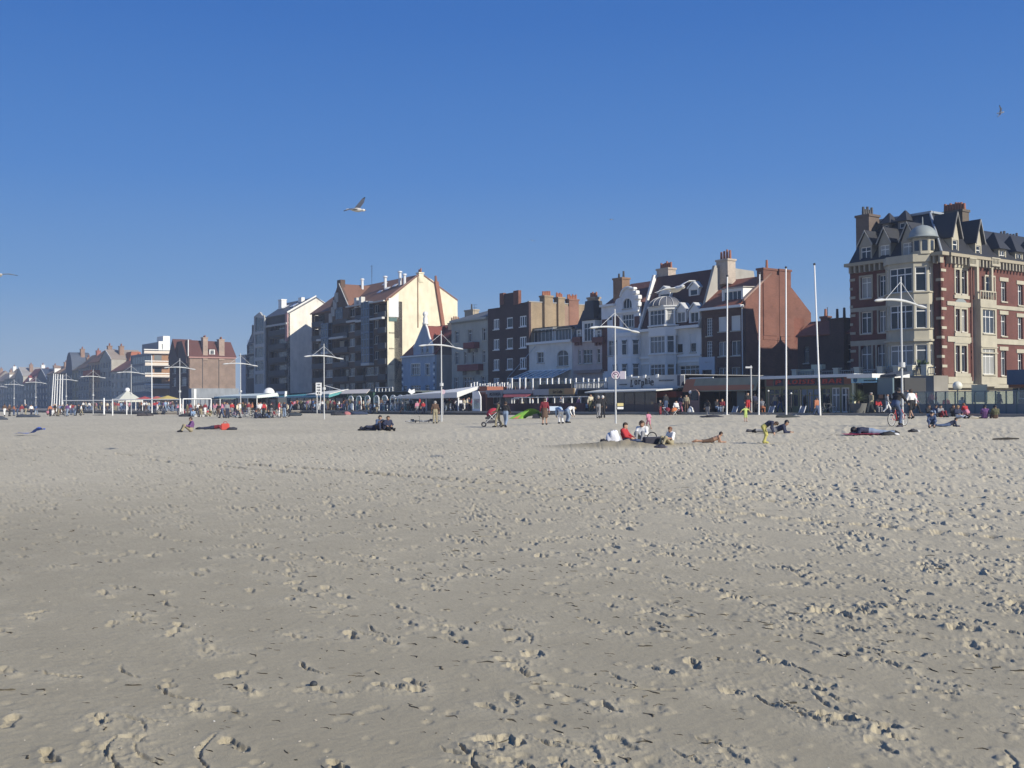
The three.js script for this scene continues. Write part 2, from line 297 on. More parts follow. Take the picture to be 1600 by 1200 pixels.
// solid with profile pts [(depth behind the face, height)] from x0 to x1
function prism(F, pts, x0, x1, mat, name = 'wall', parent = F.g) {
  const s = new THREE.Shape(pts.map(p => new THREE.Vector2(p[0], p[1]))), g = new THREE.ExtrudeGeometry(s, { depth: x1 - x0, bevelEnabled: false });
  g.applyMatrix4(new THREE.Matrix4().set(0, 0, 1, x0, 0, 1, 0, 0, -1, 0, 0, 0, 0, 0, 0, 1));
  return put(F, name, muv(g), mat, parent);
}
const box = (F, name, a, mat, parent) => put(F, name, bx(...a), mat, parent);
function chimney(F, x0, x1, z0, z1, y0, y1, mat, n, parent = F.g, capMat = null, potH = .75, potMat = POT) {
  const c = put(F, 'chimney', merge([bx(x0, x1, y0, y1 - .25, z0, z1), bx(x0 - .1, x1 + .1, y1 - .25, y1, z0 - .1, z1 + .1)]), mat, parent);
  for (let i = 0; i < n; i++) {
    const long = Math.abs(x1 - x0) >= Math.abs(z1 - z0), t = (i + .5) / n, x = long ? lerp(x0, x1, t) : (x0 + x1) / 2, z = long ? (z0 + z1) / 2 : lerp(z0, z1, t), hh = potH * (.8 + .4 * rnd());
    put(F, 'chimney_pot', tube(V(x, y1 - .02, z), V(x, y1 + hh, z), .17, .13, 8), potMat, c);
  }
  return c;
}
function dormer(F, x0, x1, y0, y1, z, depth, mat, roofMat, o = {}) {
  const { peak = .9, over = .18, kind = 'gable', nx = 2, inset = .1, fw = .16, tr = .3, pane, fm = WHITE } = o;
  const d = put(F, 'dormer', merge([bx(x0, x0 + fw, y0, y1, z - depth, z), bx(x1 - fw, x1, y0, y1, z - depth, z), bx(x0 + fw, x1 - fw, y1 - fw, y1, z - depth, z), bx(x0 + fw, x1 - fw, y0, y1 - fw, z - depth, z - .3)]), mat, F.g);
  win(F, { x0: x0 + fw, x1: x1 - fw, y0: y0 + .03, y1: y1 - fw }, { parent: d, sub: true, nx, inset, z, tr, sill: null, fm, ...(pane ? { pane } : {}) });
  const a = x0 - over, b = x1 + over, m = (x0 + x1) / 2, zf = z + over, zb = z - depth;
  if (kind === 'gable') {
    put(F, 'dormer_roof', merge([slab([[a, y1, zf], [m, y1 + peak, zf], [m, y1 + peak, zb], [a, y1, zb]].reverse(), .1), slab([[b, y1, zf], [b, y1, zb], [m, y1 + peak, zb], [m, y1 + peak, zf]].reverse(), .1)]), roofMat, d);
    put(F, 'dormer_gable', hull([[x0, y1, z - .2], [x1, y1, z - .2], [m, y1 + peak - .12, z - .2]], [[x0, y1, z], [x1, y1, z], [m, y1 + peak - .12, z]]), mat, d);
    if (o.verge) put(F, 'verge_board', merge([slab([[a, y1 - .1, zf + .05], [m, y1 + peak - .1, zf + .05], [m, y1 + peak + .08, zf + .05], [a, y1 + .08, zf + .05]], .06), slab([[m, y1 + peak - .1, zf + .05], [b, y1 - .1, zf + .05], [b, y1 + .08, zf + .05], [m, y1 + peak + .08, zf + .05]], .06)]), o.verge === true ? WHITE : o.verge, d);
  } else if (kind === 'pyramid') {
    const q = .06; put(F, 'dormer_roof', hull([[a, y1, zf], [b, y1, zf], [b, y1, zb], [a, y1, zb]], [[m - q, y1 + peak, (zf + zb) / 2 + q], [m + q, y1 + peak, (zf + zb) / 2 + q], [m + q, y1 + peak, (zf + zb) / 2 - q], [m - q, y1 + peak, (zf + zb) / 2 - q]]), roofMat, d);
  } else put(F, 'dormer_roof', slab([[a, y1 + .12, zf], [b, y1 + .12, zf], [b, y1 + peak, zb], [a, y1 + peak, zb]], .12), roofMat, d);
  return d;
}
// a building whose front spans photo columns l..r on the line b
function building(name, label, l, r, b = 0, cat = 'house') {
  const a1 = aAt(r, b), a0 = aAt(l, b), g = thing(name, label, cat, W(a1, PH, b), TH);
  const F = mkFace(g, W(a1, PH, b), EX, EZ), R = mkFace(g, W(a1, PH, b), -NX, -NZ);
  return { g, F, R, w: a1 - a0, a0, a1 };
}
const P4 = (w, h) => [[-w, 0], [0, 0], [0, h], [-w, h]];
// ---------------------------------------------------------------- corner building at the right
{
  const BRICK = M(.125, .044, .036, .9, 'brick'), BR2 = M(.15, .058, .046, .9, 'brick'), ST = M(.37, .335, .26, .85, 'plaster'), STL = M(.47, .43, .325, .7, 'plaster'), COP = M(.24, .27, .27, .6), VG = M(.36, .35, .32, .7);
  const { g, F, R, w } = building('corner_building', 'large red brick corner building with cream bay windows and steep slate roof', 1330, 1472, 0, 'building');
  const H = F.Y(1472, 399), D = 24, wn = [], rw = [];
  // front
  wn.push(...grid(F, [[1345.3, 1361.7], [1373.4, 1384.5]], [[433, 466], [487.6, 521]], 1353));
  const doors = grid(F, [[1345, 1362], [1371, 1383]], [[539, 581]], 1353); doors.forEach(r => r.arch = true);
  wall(F, P4(w, H), [...wn, ...doors], BRICK);
  wn.forEach(r => win(F, r, { nx: 2, tr: .27, surround: ST, sw: .2 })); doors.forEach(r => win(F, r, { nx: 2, tr: .35, surround: ST, sw: .22, pane: GLASS[2] }));
  // side facing right
  const col1 = [[1492.5, 1499], [1502, 1510]], c3 = [[1564, 1572.5]], c4 = [[1590.5, 1598]];
  const g1 = [...grid(R, col1, [[422, 459], [483, 518], [540, 581]], 1500)], g2 = grid(R, c3, [[440, 471], [492, 525], [548, 587]], 1568), g3_ = grid(R, c4, [[445, 477], [496, 530], [552, 590]], 1594);
  const x5 = R.X(1612), x6 = R.X(1620), extra = g3_.map(r => ({ ...r, x0: x5, x1: x6 }));
  const low = grid(R, [[1448.5 + 30, 1484], [1488, 1494], [1500, 1510]], [[603, 640]], 1490).map(r => ({ ...r, arch: true, y0: .05 }));
  rw.push(...g1, ...g2, ...g3_, ...extra, ...low);
  wall(R, [[0, 0], [D, 0], [D, H], [0, H]], rw.map(r => r), BR2, .35);
  g1.forEach(r => win(R, r, { nx: 1, tr: .3, surround: STL, sw: .2, inset: .2 })); [...g2, ...g3_, ...extra].forEach(r => win(R, r, { nx: 2, tr: .3, inset: .2, sill: STL }));
  low.forEach(r => win(R, r, { nx: 1, tr: 0, sill: null, pane: GLASS[0] }));
  // lintel blocks over and beside the side windows
  for (const r of [...g2, ...g3_]) box(R, 'lintel', [r.x0 - .3, r.x1 + .3, r.y1 + .02, r.y1 + .42, .003, .08], STL);
  for (const r of g1.filter((_, i) => i < 3)) { const a = g1[0].x0 - .35, b = g1[3].x1 + .35; box(R, 'lintel', [a, b, r.y1 + .22, r.y1 + .5, .003, .12], STL); box(R, 'sill_course', [a, b, r.y0 - .5, r.y0 - .15, .003, .14], STL); }
  { // rounded panels between the storeys
    for (const [t, b] of [[466, 480], [524, 537]]) { const r = rect(R, 1490, 1511, t, b), n = 8, pts = []; for (let i = 0; i <= n; i++) { const q = Math.PI * i / n; pts.push([(r.x0 + r.x1) / 2 + (r.x1 - r.x0) / 2 * Math.cos(q), r.y0 + (r.y1 - r.y0) * Math.sin(q)]); } wall(R, pts, [], COP, .09, 'arch_panel', .09); }
  }
  // core behind the outer walls
  box(F, 'wall', [-w, -.36, 0, H, -6.5, -.36], BRICK); box(F, 'wall', [-4, -.36, 0, H, -D, -6.5], BRICK);
  // corner quoins and bands
  for (let k = 0; k < 17; k++) { const y = 4.3 + k * .95; if (y > H - .8) break; const l = k % 2 ? .45 : .85; box(R, 'quoin', [.02, l, y, y + .27, .003, .06], STL); if (k % 2) box(F, 'quoin', [-.5, .06, y, y + .27, .003, .06], ST); box(F, 'quoin', [-w - .02, -w + l * .8, y, y + .27, .003, .06], ST); }
  for (const [px, t, b] of [[1568, 478, 484], [1568, 530, 538], [1568, 590, 600]]) { const y0 = R.Y(px, b), y1 = R.Y(px, t); box(R, 'string_course', [.95, D, y0, y1, .003, .10], STL); box(F, 'string_course', [-w + .05, -5.2, y0, y1, .003, .09], ST); }
  box(R, 'ground_storey', [.0, D, 0, R.Y(1480, 606), .005, .05], M(.50, .44, .31, .9, 'plaster')); box(R, 'cornice', [-.1, D, R.Y(1480, 606), R.Y(1480, 600), .003, .5], STL);
  // eaves cornice with brackets
  box(F, 'cornice', [-w - .2, .7, H - .02, H + .32, -.4, .75], M(.33, .29, .21, .8)); box(R, 'cornice', [.76, D, H - .015, H + .3, -.4, .7], M(.33, .29, .21, .8));
  for (let x = -w + .3; x < .3; x += .62) box(F, 'bracket', [x, x + .2, H - .75, H - .03, .003, .6], ST);
  for (let x = .9; x < 17; x += .62) box(R, 'bracket', [x, x + .2, H - .75, H - .03, .003, .6], ST);
  for (const [l, r] of [[1504, 1515], [1539, 1552]]) { const q = rect(R, l, r, 404, 416); const bs = [bx(q.x0, q.x1, q.y0, q.y0 + .12, .62, .8), bx(q.x0, q.x1, q.y1 - .12, q.y1, .62, .8)]; for (let i = 0; i < 6; i++) bs.push(bx(lerp(q.x0, q.x1, (i + .2) / 6), lerp(q.x0, q.x1, (i + .6) / 6), q.y0, q.y1, .66, .76)); box(R, 'balconet', [q.x0, q.x1, q.y0 - .1, q.y0, .0, .8], ST); put(R, 'balconet_rail', merge(bs), STL); }
  put(R, 'downpipe', tube(V(R.X(1517.5), 3, .14), V(R.X(1517.5), H - .2, .14), .07), M(.24, .12, .09, .6));
  // canted bay on the front
  const pb = 1.8, c = 1.0, bX0 = F.X(1388, 480, pb), bX1 = F.X(1428, 480, pb), lv = [[571, 538], [513, 475], [455, 416]], yv = y => F.Y(1440, y, 1.2), bt = yv(397);
  const ringP = (e, y) => [[bX0 - c - e * .4, y, 0], [bX0 - c - e, y, pb - c + e * .4], [bX0 - e * .4, y, pb + e], [bX1 + e * .4, y, pb + e], [bX1 + c + e, y, pb - c + e * .4], [bX1 + c + e * .4, y, 0]].reverse();
  const band = (y0, y1, e, m, n) => put(F, n, hull(ringP(e, y0), ringP(e, y1)), m);
  const segs = [[yv(600), yv(571)], [yv(538), yv(513)], [yv(475), yv(455)], [yv(416), yv(409)]];
  segs.forEach(([a, b]) => band(a, b, 0, STL, 'bay_wall')); band(yv(409), bt, .18, STL, 'bay_parapet'); band(yv(533), yv(530), .28, STL, 'cornice'); band(yv(514.5), yv(512.5), .15, STL, 'cornice'); band(yv(457), yv(455), .15, STL, 'cornice');
  band(yv(571), yv(416), -.55, M(.05, .05, .05), 'bay_core');
  const O2 = W(0, PH, 0), wp = (x, z) => O2.clone().add(V(EX * x + NX * z, 0, EZ * x + NZ * z));
  const facets = [[bX0 - c, pb - c, bX0, pb, 1], [bX0, pb, bX1, pb, 3], [bX1, pb, bX1 + c, pb - c, 1], [bX1 + c, pb - c, bX1 + c, 0, 1]];
  for (const [x0, z0, x1, z1, nx] of facets) {
    const p = wp(x0, z0), q = wp(x1, z1), d = q.clone().sub(p), l = d.length(); d.normalize(); const f = mkFace(g, p, d.x, d.z);
    for (const [b, t] of lv) { const y0 = yv(b), y1 = yv(t), e = .17; box(f, 'bay_pier', [0, e, y0, y1, -.34, -.001], STL); box(f, 'bay_pier', [l - e, l, y0, y1, -.34, -.001], STL); win(f, { x0: e, x1: l - e, y0, y1 }, { nx, tr: .28, sill: null, inset: .12, bar: .1 }); }
  }
  // roof: steep slate, flat on top
  const top = F.Y(1453, 333, -3.4), tz = -3.4, zb = -5.5;
  const HB = H + .32, tr = [-3.3, top, tz], tl = [-w + .2, top, tz];
  const roof = put(F, 'roof', hull([[-w + .1, HB, .35], [.35, HB, .35], [.35, HB, zb - 1], [-w + .1, HB, zb - 1]], [tl, tr, [-3.3, top, zb], [-w + .2, top, zb]]), SLATE);
  put(F, 'roof_ridge', merge([bx(-w + .1, -3.1, top - .02, top + .22, tz - .25, tz + .12), bx(-3.35, -3.05, top - .02, top + .2, zb, tz - .26), tube(V(.38, HB, .38), V(-3.25, top, tz + .05), .13, .13, 6)]), M(.30, .33, .36, .4), roof);
  const hw = R.Y(1560, 364, -2.6); prism(F, [[zb * -1 - 2.5, HB], [D, HB], [D, hw], [zb * -1 - 2.5, hw]], -4, -3.0, SLATE, 'roof'); put(R, 'roof', hull([[4, HB, .35], [D, HB, .35], [D, HB, -3.0], [4, HB, -3.0]], [[7, hw, -2.6], [D, hw, -2.6], [D, hw, -3.0], [7, hw, -3.0]]), SLATE);
  // dormers on the front
  const dm = (Fc, l, r, t, b, off, o) => { const q = rect(Fc, l, r, t, b, off); return dormer(Fc, q.x0 - .12, q.x1 + .12, q.y0 - .1, q.y1 + .1, off, 2.2, o.m || ST, SLATE, o); };
  dm(F, 1344.5, 1361, 385, 408, .1, { peak: 1.55, verge: VG, nx: 2 }); dm(F, 1374.5, 1390, 382, 405, .1, { peak: 1.65, verge: VG, nx: 2 });
  for (const [l, r, t, b] of [[1381, 1391, 350, 357], [1405, 1417, 346, 353]]) { const q = rect(F, l, r, t, b, -2.4); dormer(F, q.x0, q.x1, q.y0 - .3, q.y1, -2.2, 1.6, M(.24, .22, .2), SLATE, { kind: 'pyramid', peak: 1.2, over: .35, nx: 1, tr: 0, pane: GLASS[3] }); }
  // little gabled front and cupola over the bay
  dm(F, 1410, 1428, 378, 398, .7, { peak: 1.9, verge: VG, nx: 2 });
  { const cx = (bX1 + c) - .75, cz = .55, y0 = bt, y1 = F.Y(1431, 374, .6), rr_ = 1.1, oct = (r, y) => Array.from({ length: 8 }, (_, i) => { const t = -Math.PI * 2 * (i + .5) / 8; return [cx + r * Math.cos(t), y, cz + r * Math.sin(t)]; });
    const dr = put(F, 'cupola_drum', hull(oct(rr_, y0), oct(rr_, y1)), STL);
    for (let i = 0; i < 8; i++) { const t = Math.PI * 2 * i / 8, s = rr_ * .925, q = new THREE.BoxGeometry(.5, (y1 - y0) * .62, .06); q.rotateY(-t + Math.PI / 2); q.translate(cx + s * Math.cos(t), lerp(y0, y1, .5), cz + s * Math.sin(t)); put(F, 'pane', muv(q), GLASS[1], dr); }
    const prof = []; for (let i = 0; i <= 8; i++) { const t = Math.PI / 2 * i / 8; prof.push(new THREE.Vector2(1.32 * Math.cos(t) + .01, y1 + .12 + 1.2 * Math.sin(t))); }
    const dome = new THREE.LatheGeometry([new THREE.Vector2(1.12, y1 - .06), new THREE.Vector2(1.5, y1), new THREE.Vector2(1.5, y1 + .1), ...prof, new THREE.Vector2(.07, y1 + 1.34), new THREE.Vector2(.05, y1 + 2.1), new THREE.Vector2(0, y1 + 2.2)], 16); dome.translate(cx, 0, cz); put(F, 'cupola_dome', muv(dome), COP);
  }
  // dormers on the right side
  dm(R, 1488.5, 1497, 374, 397, .05, { peak: 2.6, over: .3, nx: 1, m: STL, verge: VG }); dm(R, 1525, 1532.5, 383, 406, .05, { peak: 2.5, over: .3, nx: 1, m: STL, verge: VG });
  for (const [l, r, t, b] of [[1561.5, 1571, 391, 415], [1587.5, 1597, 396, 420], [1612, 1621, 402, 425]]) dm(R, l, r, t, b, .05, { kind: 'pyramid', peak: 1.9, over: .35, nx: 2, m: STL });
  // bay on the right side
  { const q = rect(R, 1533, 1558, 468, 600, .9), y0 = q.y0, y1 = q.y1, wins = grid(R, [[1536, 1555]], [[484, 521], [545, 585]], 1545, .9);
    const bw = wall(R, [[q.x0, y0], [q.x1, y0], [q.x1, y1], [q.x0, y1]], wins, STL, .3, 'bay_wall', .9); wins.forEach(r => win(R, r, { nx: 3, tr: .3, z: .9, sill: STL }));
    box(R, 'bay_wall', [q.x0, q.x1, y0, y1, .003, .58], STL); box(R, 'cornice', [q.x0 - .1, q.x1 + .1, y0 - .25, y0, .003, 1.05], STL); for (const k of [.36, .43, .9]) box(R, 'cornice', [q.x0 - .06, q.x1 + .06, lerp(y0, y1, k), lerp(y0, y1, k) + .12, .003, .98], STL);
    const rb = [bx(q.x0, q.x1, y1 + .75, y1 + .87, .8, .9)]; for (let i = 0; i <= 6; i++) rb.push(bx(lerp(q.x0, q.x1 - .1, i / 6), lerp(q.x0, q.x1 - .1, i / 6) + .1, y1, y1 + .75, .8, .9)); put(R, 'balcony_rail', merge(rb), STL);
    box(R, 'loggia_post', [q.x0 - .05, q.x0 + .3, y1, H, .3, .6], STL); box(R, 'loggia_post', [q.x1 - .3, q.x1, y1, H, .3, .6], STL); const lw = rect(R, 1536, 1550, 433, 464); win(R, lw, { z: .24, nx: 2, inset: .1, sill: null, surround: STL }); }
  // terrace balustrade in front
  // chimneys
  chimney(F, -w - .05, -w + 1.6, -3.0, -1.2, H - 1, F.Y(1358, 336, -2), M(.15, .115, .095, .9, 'brick'), 5, g, null, .8, IRON);
  { const z = -6.6, x0 = F.X(1470, 350, z), x1 = F.X(1504, 350, z); chimney(F, x0, x1, z - 1.2, z, HB, F.Y(1488, 329, z), M(.14, .115, .09, .9, 'brick'), 8, g, null, .8); }
  { const x0 = R.X(1566, 370, -3), x1 = R.X(1595, 370, -3); chimney(R, x0, x1, -3.9, -2.7, HB, R.Y(1580, 374, -3), M(.24, .17, .10, .9, 'brick'), 6, g, null, .8, IRON); }
}
// ---------------------------------------------------------------- dark house set back beside it
{
  const b = -5, { g, F, R, w } = building('brick_house', 'low dark house with orange tiled roof between brick gable and corner building', 1247, 1334, b), DK = M(.085, .055, .05, .9, 'brick');
  const H = F.Y(1290, 521), zr = -2.5, yr = F.Y(1265, 503, zr);
  const ws = grid(F, [[1256, 1264], [1323, 1330]], [[540, 566]], 1290); wall(F, P4(w, H), ws, DK); ws.forEach(r => win(F, r, { nx: 1, fm: M(.25, .25, .25) }));
  prism(F, [[.36, 0], [5, 0], [5, H], [2.5, yr - .15], [.36, H]], -w, 0, DK);
  put(F, 'roof', slab([[-w - .1, H - .1, .3], [.1, H - .1, .3], [.1, yr, zr], [-w - .1, yr, zr]], .18), REDTILE); put(F, 'roof', slab([[.1, yr, zr - .01], [.1, H, -5.2], [-w - .1, H, -5.2], [-w - .1, yr, zr - .01]], .18), REDTILE);
  { const x0 = F.X(1297, 540, .6), x1 = F.X(1319, 540, .6); chimney(F, x0, x1, -.9, .65, 0, F.Y(1308, 497, .6), DK, 2, g, null, 1.0, IRON); }
  { const z = -2.5, x0 = F.X(1282, 500, z), x1 = F.X(1293, 500, z); chimney(F, x0, x1, z - .6, z, yr - .5, F.Y(1287, 494, z), M(.2, .1, .08, .9, 'brick'), 1); put(F, 'antenna_mast', tube(V(x1, yr, z), V(x1, F.Y(1293, 480, z), z), .04), IRON); }
}
// ---------------------------------------------------------------- brick house with the tall red gable
{
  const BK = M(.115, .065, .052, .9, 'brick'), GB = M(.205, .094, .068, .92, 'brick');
  const { g, F, R, w } = building('gable_house', 'dark brick house whose tall red brick gable carries broad chimneys', 1097, 1163), D = R.X(1268, 560), H = F.Y(1163, 477);
  const sw = grid(F, [[1103.6, 1113]], [[497, 525], [533, 565]], 1108), w2 = grid(F, [[1122.5, 1135], [1142.5, 1157]], [[494, 517], [533, 556], [574, 592]], 1140);
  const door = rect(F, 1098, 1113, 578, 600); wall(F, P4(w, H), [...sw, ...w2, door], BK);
  sw.forEach(r => win(F, r, { nx: 3, ny: 6, tr: 0, pane: GLASS[1] })); w2.forEach((r, i) => win(F, r, i % 3 === 0 ? { nx: 1, tr: 0, pane: M(.62, .62, .58, .7), inset: .08 } : { nx: 2, tr: 0, surround: null })); box(F, 'door', [door.x0, door.x1, door.y0, door.y1, -.3, -.2], IRON); put(F, 'door_surround', merge([bx(door.x0 - .5, door.x0, 0, door.y1 + 1.6, .003, .12), bx(door.x1, door.x1 + .5, 0, door.y1 + 1.6, .003, .12), bx(door.x0, door.x1, door.y1, door.y1 + 1.6, .003, .12)]), M(.5, .52, .54, .8));
  const xr = R.X(1205, 450), yr = R.Y(1205, 428), xe = D, ye = R.Y(1268, 489), xc0 = R.X(1193, 440), xc1 = R.X(1237, 430);
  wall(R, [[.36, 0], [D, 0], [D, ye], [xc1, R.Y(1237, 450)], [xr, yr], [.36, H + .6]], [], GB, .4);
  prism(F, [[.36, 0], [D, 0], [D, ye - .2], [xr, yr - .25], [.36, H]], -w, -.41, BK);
  const rf = put(F, 'roof', slab([[-w, H + .05, .5], [-.42, H + .05, .5], [-.42, yr - .1, -xr], [-w, yr - .1, -xr]], .2), REDTILE); put(F, 'roof', slab([[-.42, yr - .1, -xr - .01], [-.42, ye - .1, -D - .1], [-w, ye - .1, -D - .1], [-w, yr - .1, -xr - .01]], .2), REDTILE);
  box(F, 'gutter', [-w, .1, H - .2, H + .1, .06, .6], WHITE); put(R, 'verge', slab([[0, H + .5, .12], [xr, yr, .12], [xr, yr + .22, .12], [0, H + .75, .12]], .3), M(.3, .2, .16));
  { const z = -.6, q = rect(F, 1128, 1161, 454, 469, z); dormer(F, q.x0, q.x1, q.y0 - .2, q.y1 + .25, z, 2.6, WHITE, M(.35, .33, .3), { kind: 'shed', peak: .25, nx: 4, tr: 0, fw: .3 }); }
  { const p = rect(R, 1241, 1257, 497, 538); put(R, 'brick_patch', slab([[p.x0, p.y0, .004], [p.x1 - .8, p.y0, .004], [p.x1 - .8, lerp(p.y0, p.y1, .6), .004], [p.x1, lerp(p.y0, p.y1, .75), .004], [p.x1, p.y1, .004], [p.x0, p.y1, .004]], .0035), M(.20, .078, .054, .92, 'brick')); box(R, 'brick_patch', [R.X(1203), R.X(1222), R.Y(1212, 520), R.Y(1212, 505), .003, .012], M(.20, .08, .057, .92, 'brick')); }
  // chimney breast rising flush with the gable
  const yc = R.Y(1205, 422), c1 = chimney(R, R.X(1193), R.X(1214), -.9, .12, 9, R.Y(1200, 419), GB, 1, g, null, 1.0); const c2 = chimney(R, R.X(1218), R.X(1236), -.9, .12, 9, R.Y(1226, 421), GB, 0, g);
  box(R, 'wall', [R.X(1193) - .02, R.X(1236), 8.5, R.Y(1215, 430), -.4, .06], GB);
  put(F, 'downpipe', tube(V(-.15, 0, .1), V(-.15, H, .1), .06), WHITE);
}
// ---------------------------------------------------------------- tall white house with dark red mansard
{
  const WL = M(.74, .72, .66, .8, 'plaster'), { g, F, R, w } = building('white_house', 'wide white house with domed bay under a high dark red roof', 1000.5, 1096.5), H = F.Y(1096, 510), zr = -2.9, yr = F.Y(1117, 420, zr), D = 11;
  const sh = grid(F, [[1056.7, 1066.5], [1078, 1087.5]], [[522, 551]], 1072), big = rect(F, 1061, 1093, 571, 600);
  wall(F, P4(w, H), [...sh, big], WL); sh.forEach(r => { win(F, r, { nx: 1, tr: 0, pane: GLASS[0] }); box(F, 'shutter', [r.x0, r.x1, lerp(r.y0, r.y1, .48), r.y1, -.14, -.06], M(.6, .6, .57, .6)); }); win(F, big, { nx: 4, tr: .2, pane: GLASS[0], inset: .25, sill: null });
  prism(F, [[.36, 0], [D, 0], [D, H], [.36, H]], -w, 0, WL);
  box(F, 'cornice', [-w, .05, H - .1, H + .25, -.3, .55], WHITE); box(F, 'string_course', [-w, 0, F.Y(1075, 557), F.Y(1075, 554), .003, .2], WHITE); box(F, 'string_course', [-w, 0, F.Y(1075, 566), F.Y(1075, 563), .003, .1], WHITE);
  put(F, 'roof', hull([[-w + .3, H + .25, .1], [-.3, H + .25, .1], [-.3, H + .25, -D], [-w + .3, H + .25, -D]], [[-w + .3, yr, zr], [-.3, yr, zr], [-.3, yr - .3, -D + 2], [-w + .3, yr - .3, -D + 2]]), M(.085, .032, .03, .8, 'roof'));
  const PW = M(.40, .38, .34, .95, 'plaster');
  prism(F, [[-.5, H - .2], [D, H - .2], [D - 1.5, yr + .1], [-zr + .1, yr + .35], [-zr - .5, yr + .35]], -.29, .1, PW, 'party_wall'); prism(F, [[-.5, H - .2], [2, H - .2], [-zr + 1, yr + .3], [-zr - .5, yr + .3]], -w - .1, -w + .25, WHITE, 'party_wall');
  { const z = -3.2; chimney(F, F.X(1119, 410, z), F.X(1137, 410, z), z - 1.4, z, yr - 2, F.Y(1128, 405, z), M(.5, .43, .36, .9, 'brick'), 4, g, null, 1.1); chimney(F, F.X(1026, 425, z), F.X(1044, 425, z), z - 1.4, z, yr - 2, F.Y(1035, 419, z), M(.45, .38, .32, .9, 'brick'), 6, g, null, .8); }
  for (const [l, r] of [[1056, 1072], [1076.5, 1093]]) { const q = rect(F, l, r, 485, 504, .1); dormer(F, q.x0, q.x1, q.y0, q.y1, .1, 1.2, WHITE, M(.5, .5, .5, .7), { peak: .95, over: .12, nx: 2, fw: .22, tr: 0, verge: true }); }
  { const q = rect(F, 1077, 1092, 450, 462, -1.4); dormer(F, q.x0, q.x1, q.y0, q.y1, -1.3, 1.2, WHITE, M(.5, .5, .5, .7), { peak: .8, over: .14, nx: 1, fw: .18, tr: 0, verge: true }); }
  { const q = rect(F, 1030, 1048, 457, 466, -1.4); dormer(F, q.x0, q.x1, q.y0, q.y1, -1.3, 1.2, WHITE, M(.5, .5, .5, .7), { peak: .8, over: .14, nx: 1, fw: .18, tr: 0, verge: true }); }
  // canted bay and its domed top storey
  const p = 1.3, c = .9, X0 = F.X(1014, 540, p), X1 = F.X(1040, 540, p), ring = (e, y) => [[X0 - c - e, y, -.2], [X0 - c - e, y, p - c], [X0, y, p + e], [X1, y, p + e], [X1 + c + e, y, p - c], [X1 + c + e, y, -.2]].reverse();
  const yv = y => F.Y(1030, y, p), seg = (a, b, e, m, n) => put(F, n, hull(ring(e, yv(a)), ring(e, yv(b))), m);
  seg(660, 590, 0, WL, 'bay_wall'); seg(569, 552, 0, WL, 'bay_wall'); seg(525, 511, .05, WHITE, 'bay_wall'); seg(590, 510, -.4, M(.04, .04, .04), 'bay_core'); seg(510, 508, .25, WHITE, 'cornice'); seg(554, 552, .2, WHITE, 'cornice'); seg(508, 484, -.5, M(.04, .04, .04), 'bay_core'); seg(484, 480, .1, WHITE, 'cornice'); seg(480, 478, .3, WHITE, 'cornice');
  const O = F.O, wp = (x, z) => O.clone().add(V(EX * x + NX * z, 0, EZ * x + NZ * z));
  for (const [x0, z0, x1, z1, nx] of [[X0 - c, p - c, X0, p, 1], [X0, p, X1, p, 2], [X1, p, X1 + c, p - c, 1]]) { const a = wp(x0, z0), d = wp(x1, z1).sub(a), l = d.length(); d.normalize(); const f = mkFace(g, a, d.x, d.z); for (const [b, t] of [[590, 569], [552, 525], [508, 484]]) { const y0 = yv(b), y1 = yv(t); box(f, 'bay_pier', [0, .18, y0, y1, -.3, -.002], WHITE); box(f, 'bay_pier', [l - .18, l, y0, y1, -.3, -.002], WHITE); win(f, { x0: .18, x1: l - .18, y0, y1 }, { nx: nx === 2 ? 4 : 1, tr: .3, sill: null, inset: .1 }); } }
  const dm = []; for (let i = 0; i <= 7; i++) { const t = Math.PI / 2 * i / 7; dm.push(new THREE.Vector2(2.35 * Math.cos(t) + .005, 1.3 * Math.sin(t))); } const dg = new THREE.LatheGeometry(dm, 18); dg.translate((X0 + X1) / 2, yv(478), -.4); const dome = put(F, 'bay_dome', muv(dg), M(.13, .13, .14, .6));
  for (let i = 0; i < 9; i++) { const t = Math.PI * i / 8, pts = []; for (let k = 0; k <= 6; k++) { const q = Math.PI / 2 * k / 6; pts.push(V((X0 + X1) / 2 + 2.38 * Math.cos(q) * Math.cos(t), yv(478) + 1.33 * Math.sin(q), -.4 + 2.38 * Math.cos(q) * Math.sin(t))); } put(F, 'dome_rib', muv(new THREE.TubeGeometry(new THREE.CatmullRomCurve3(pts), 8, .05, 5)), M(.42, .42, .42), dome); }
}
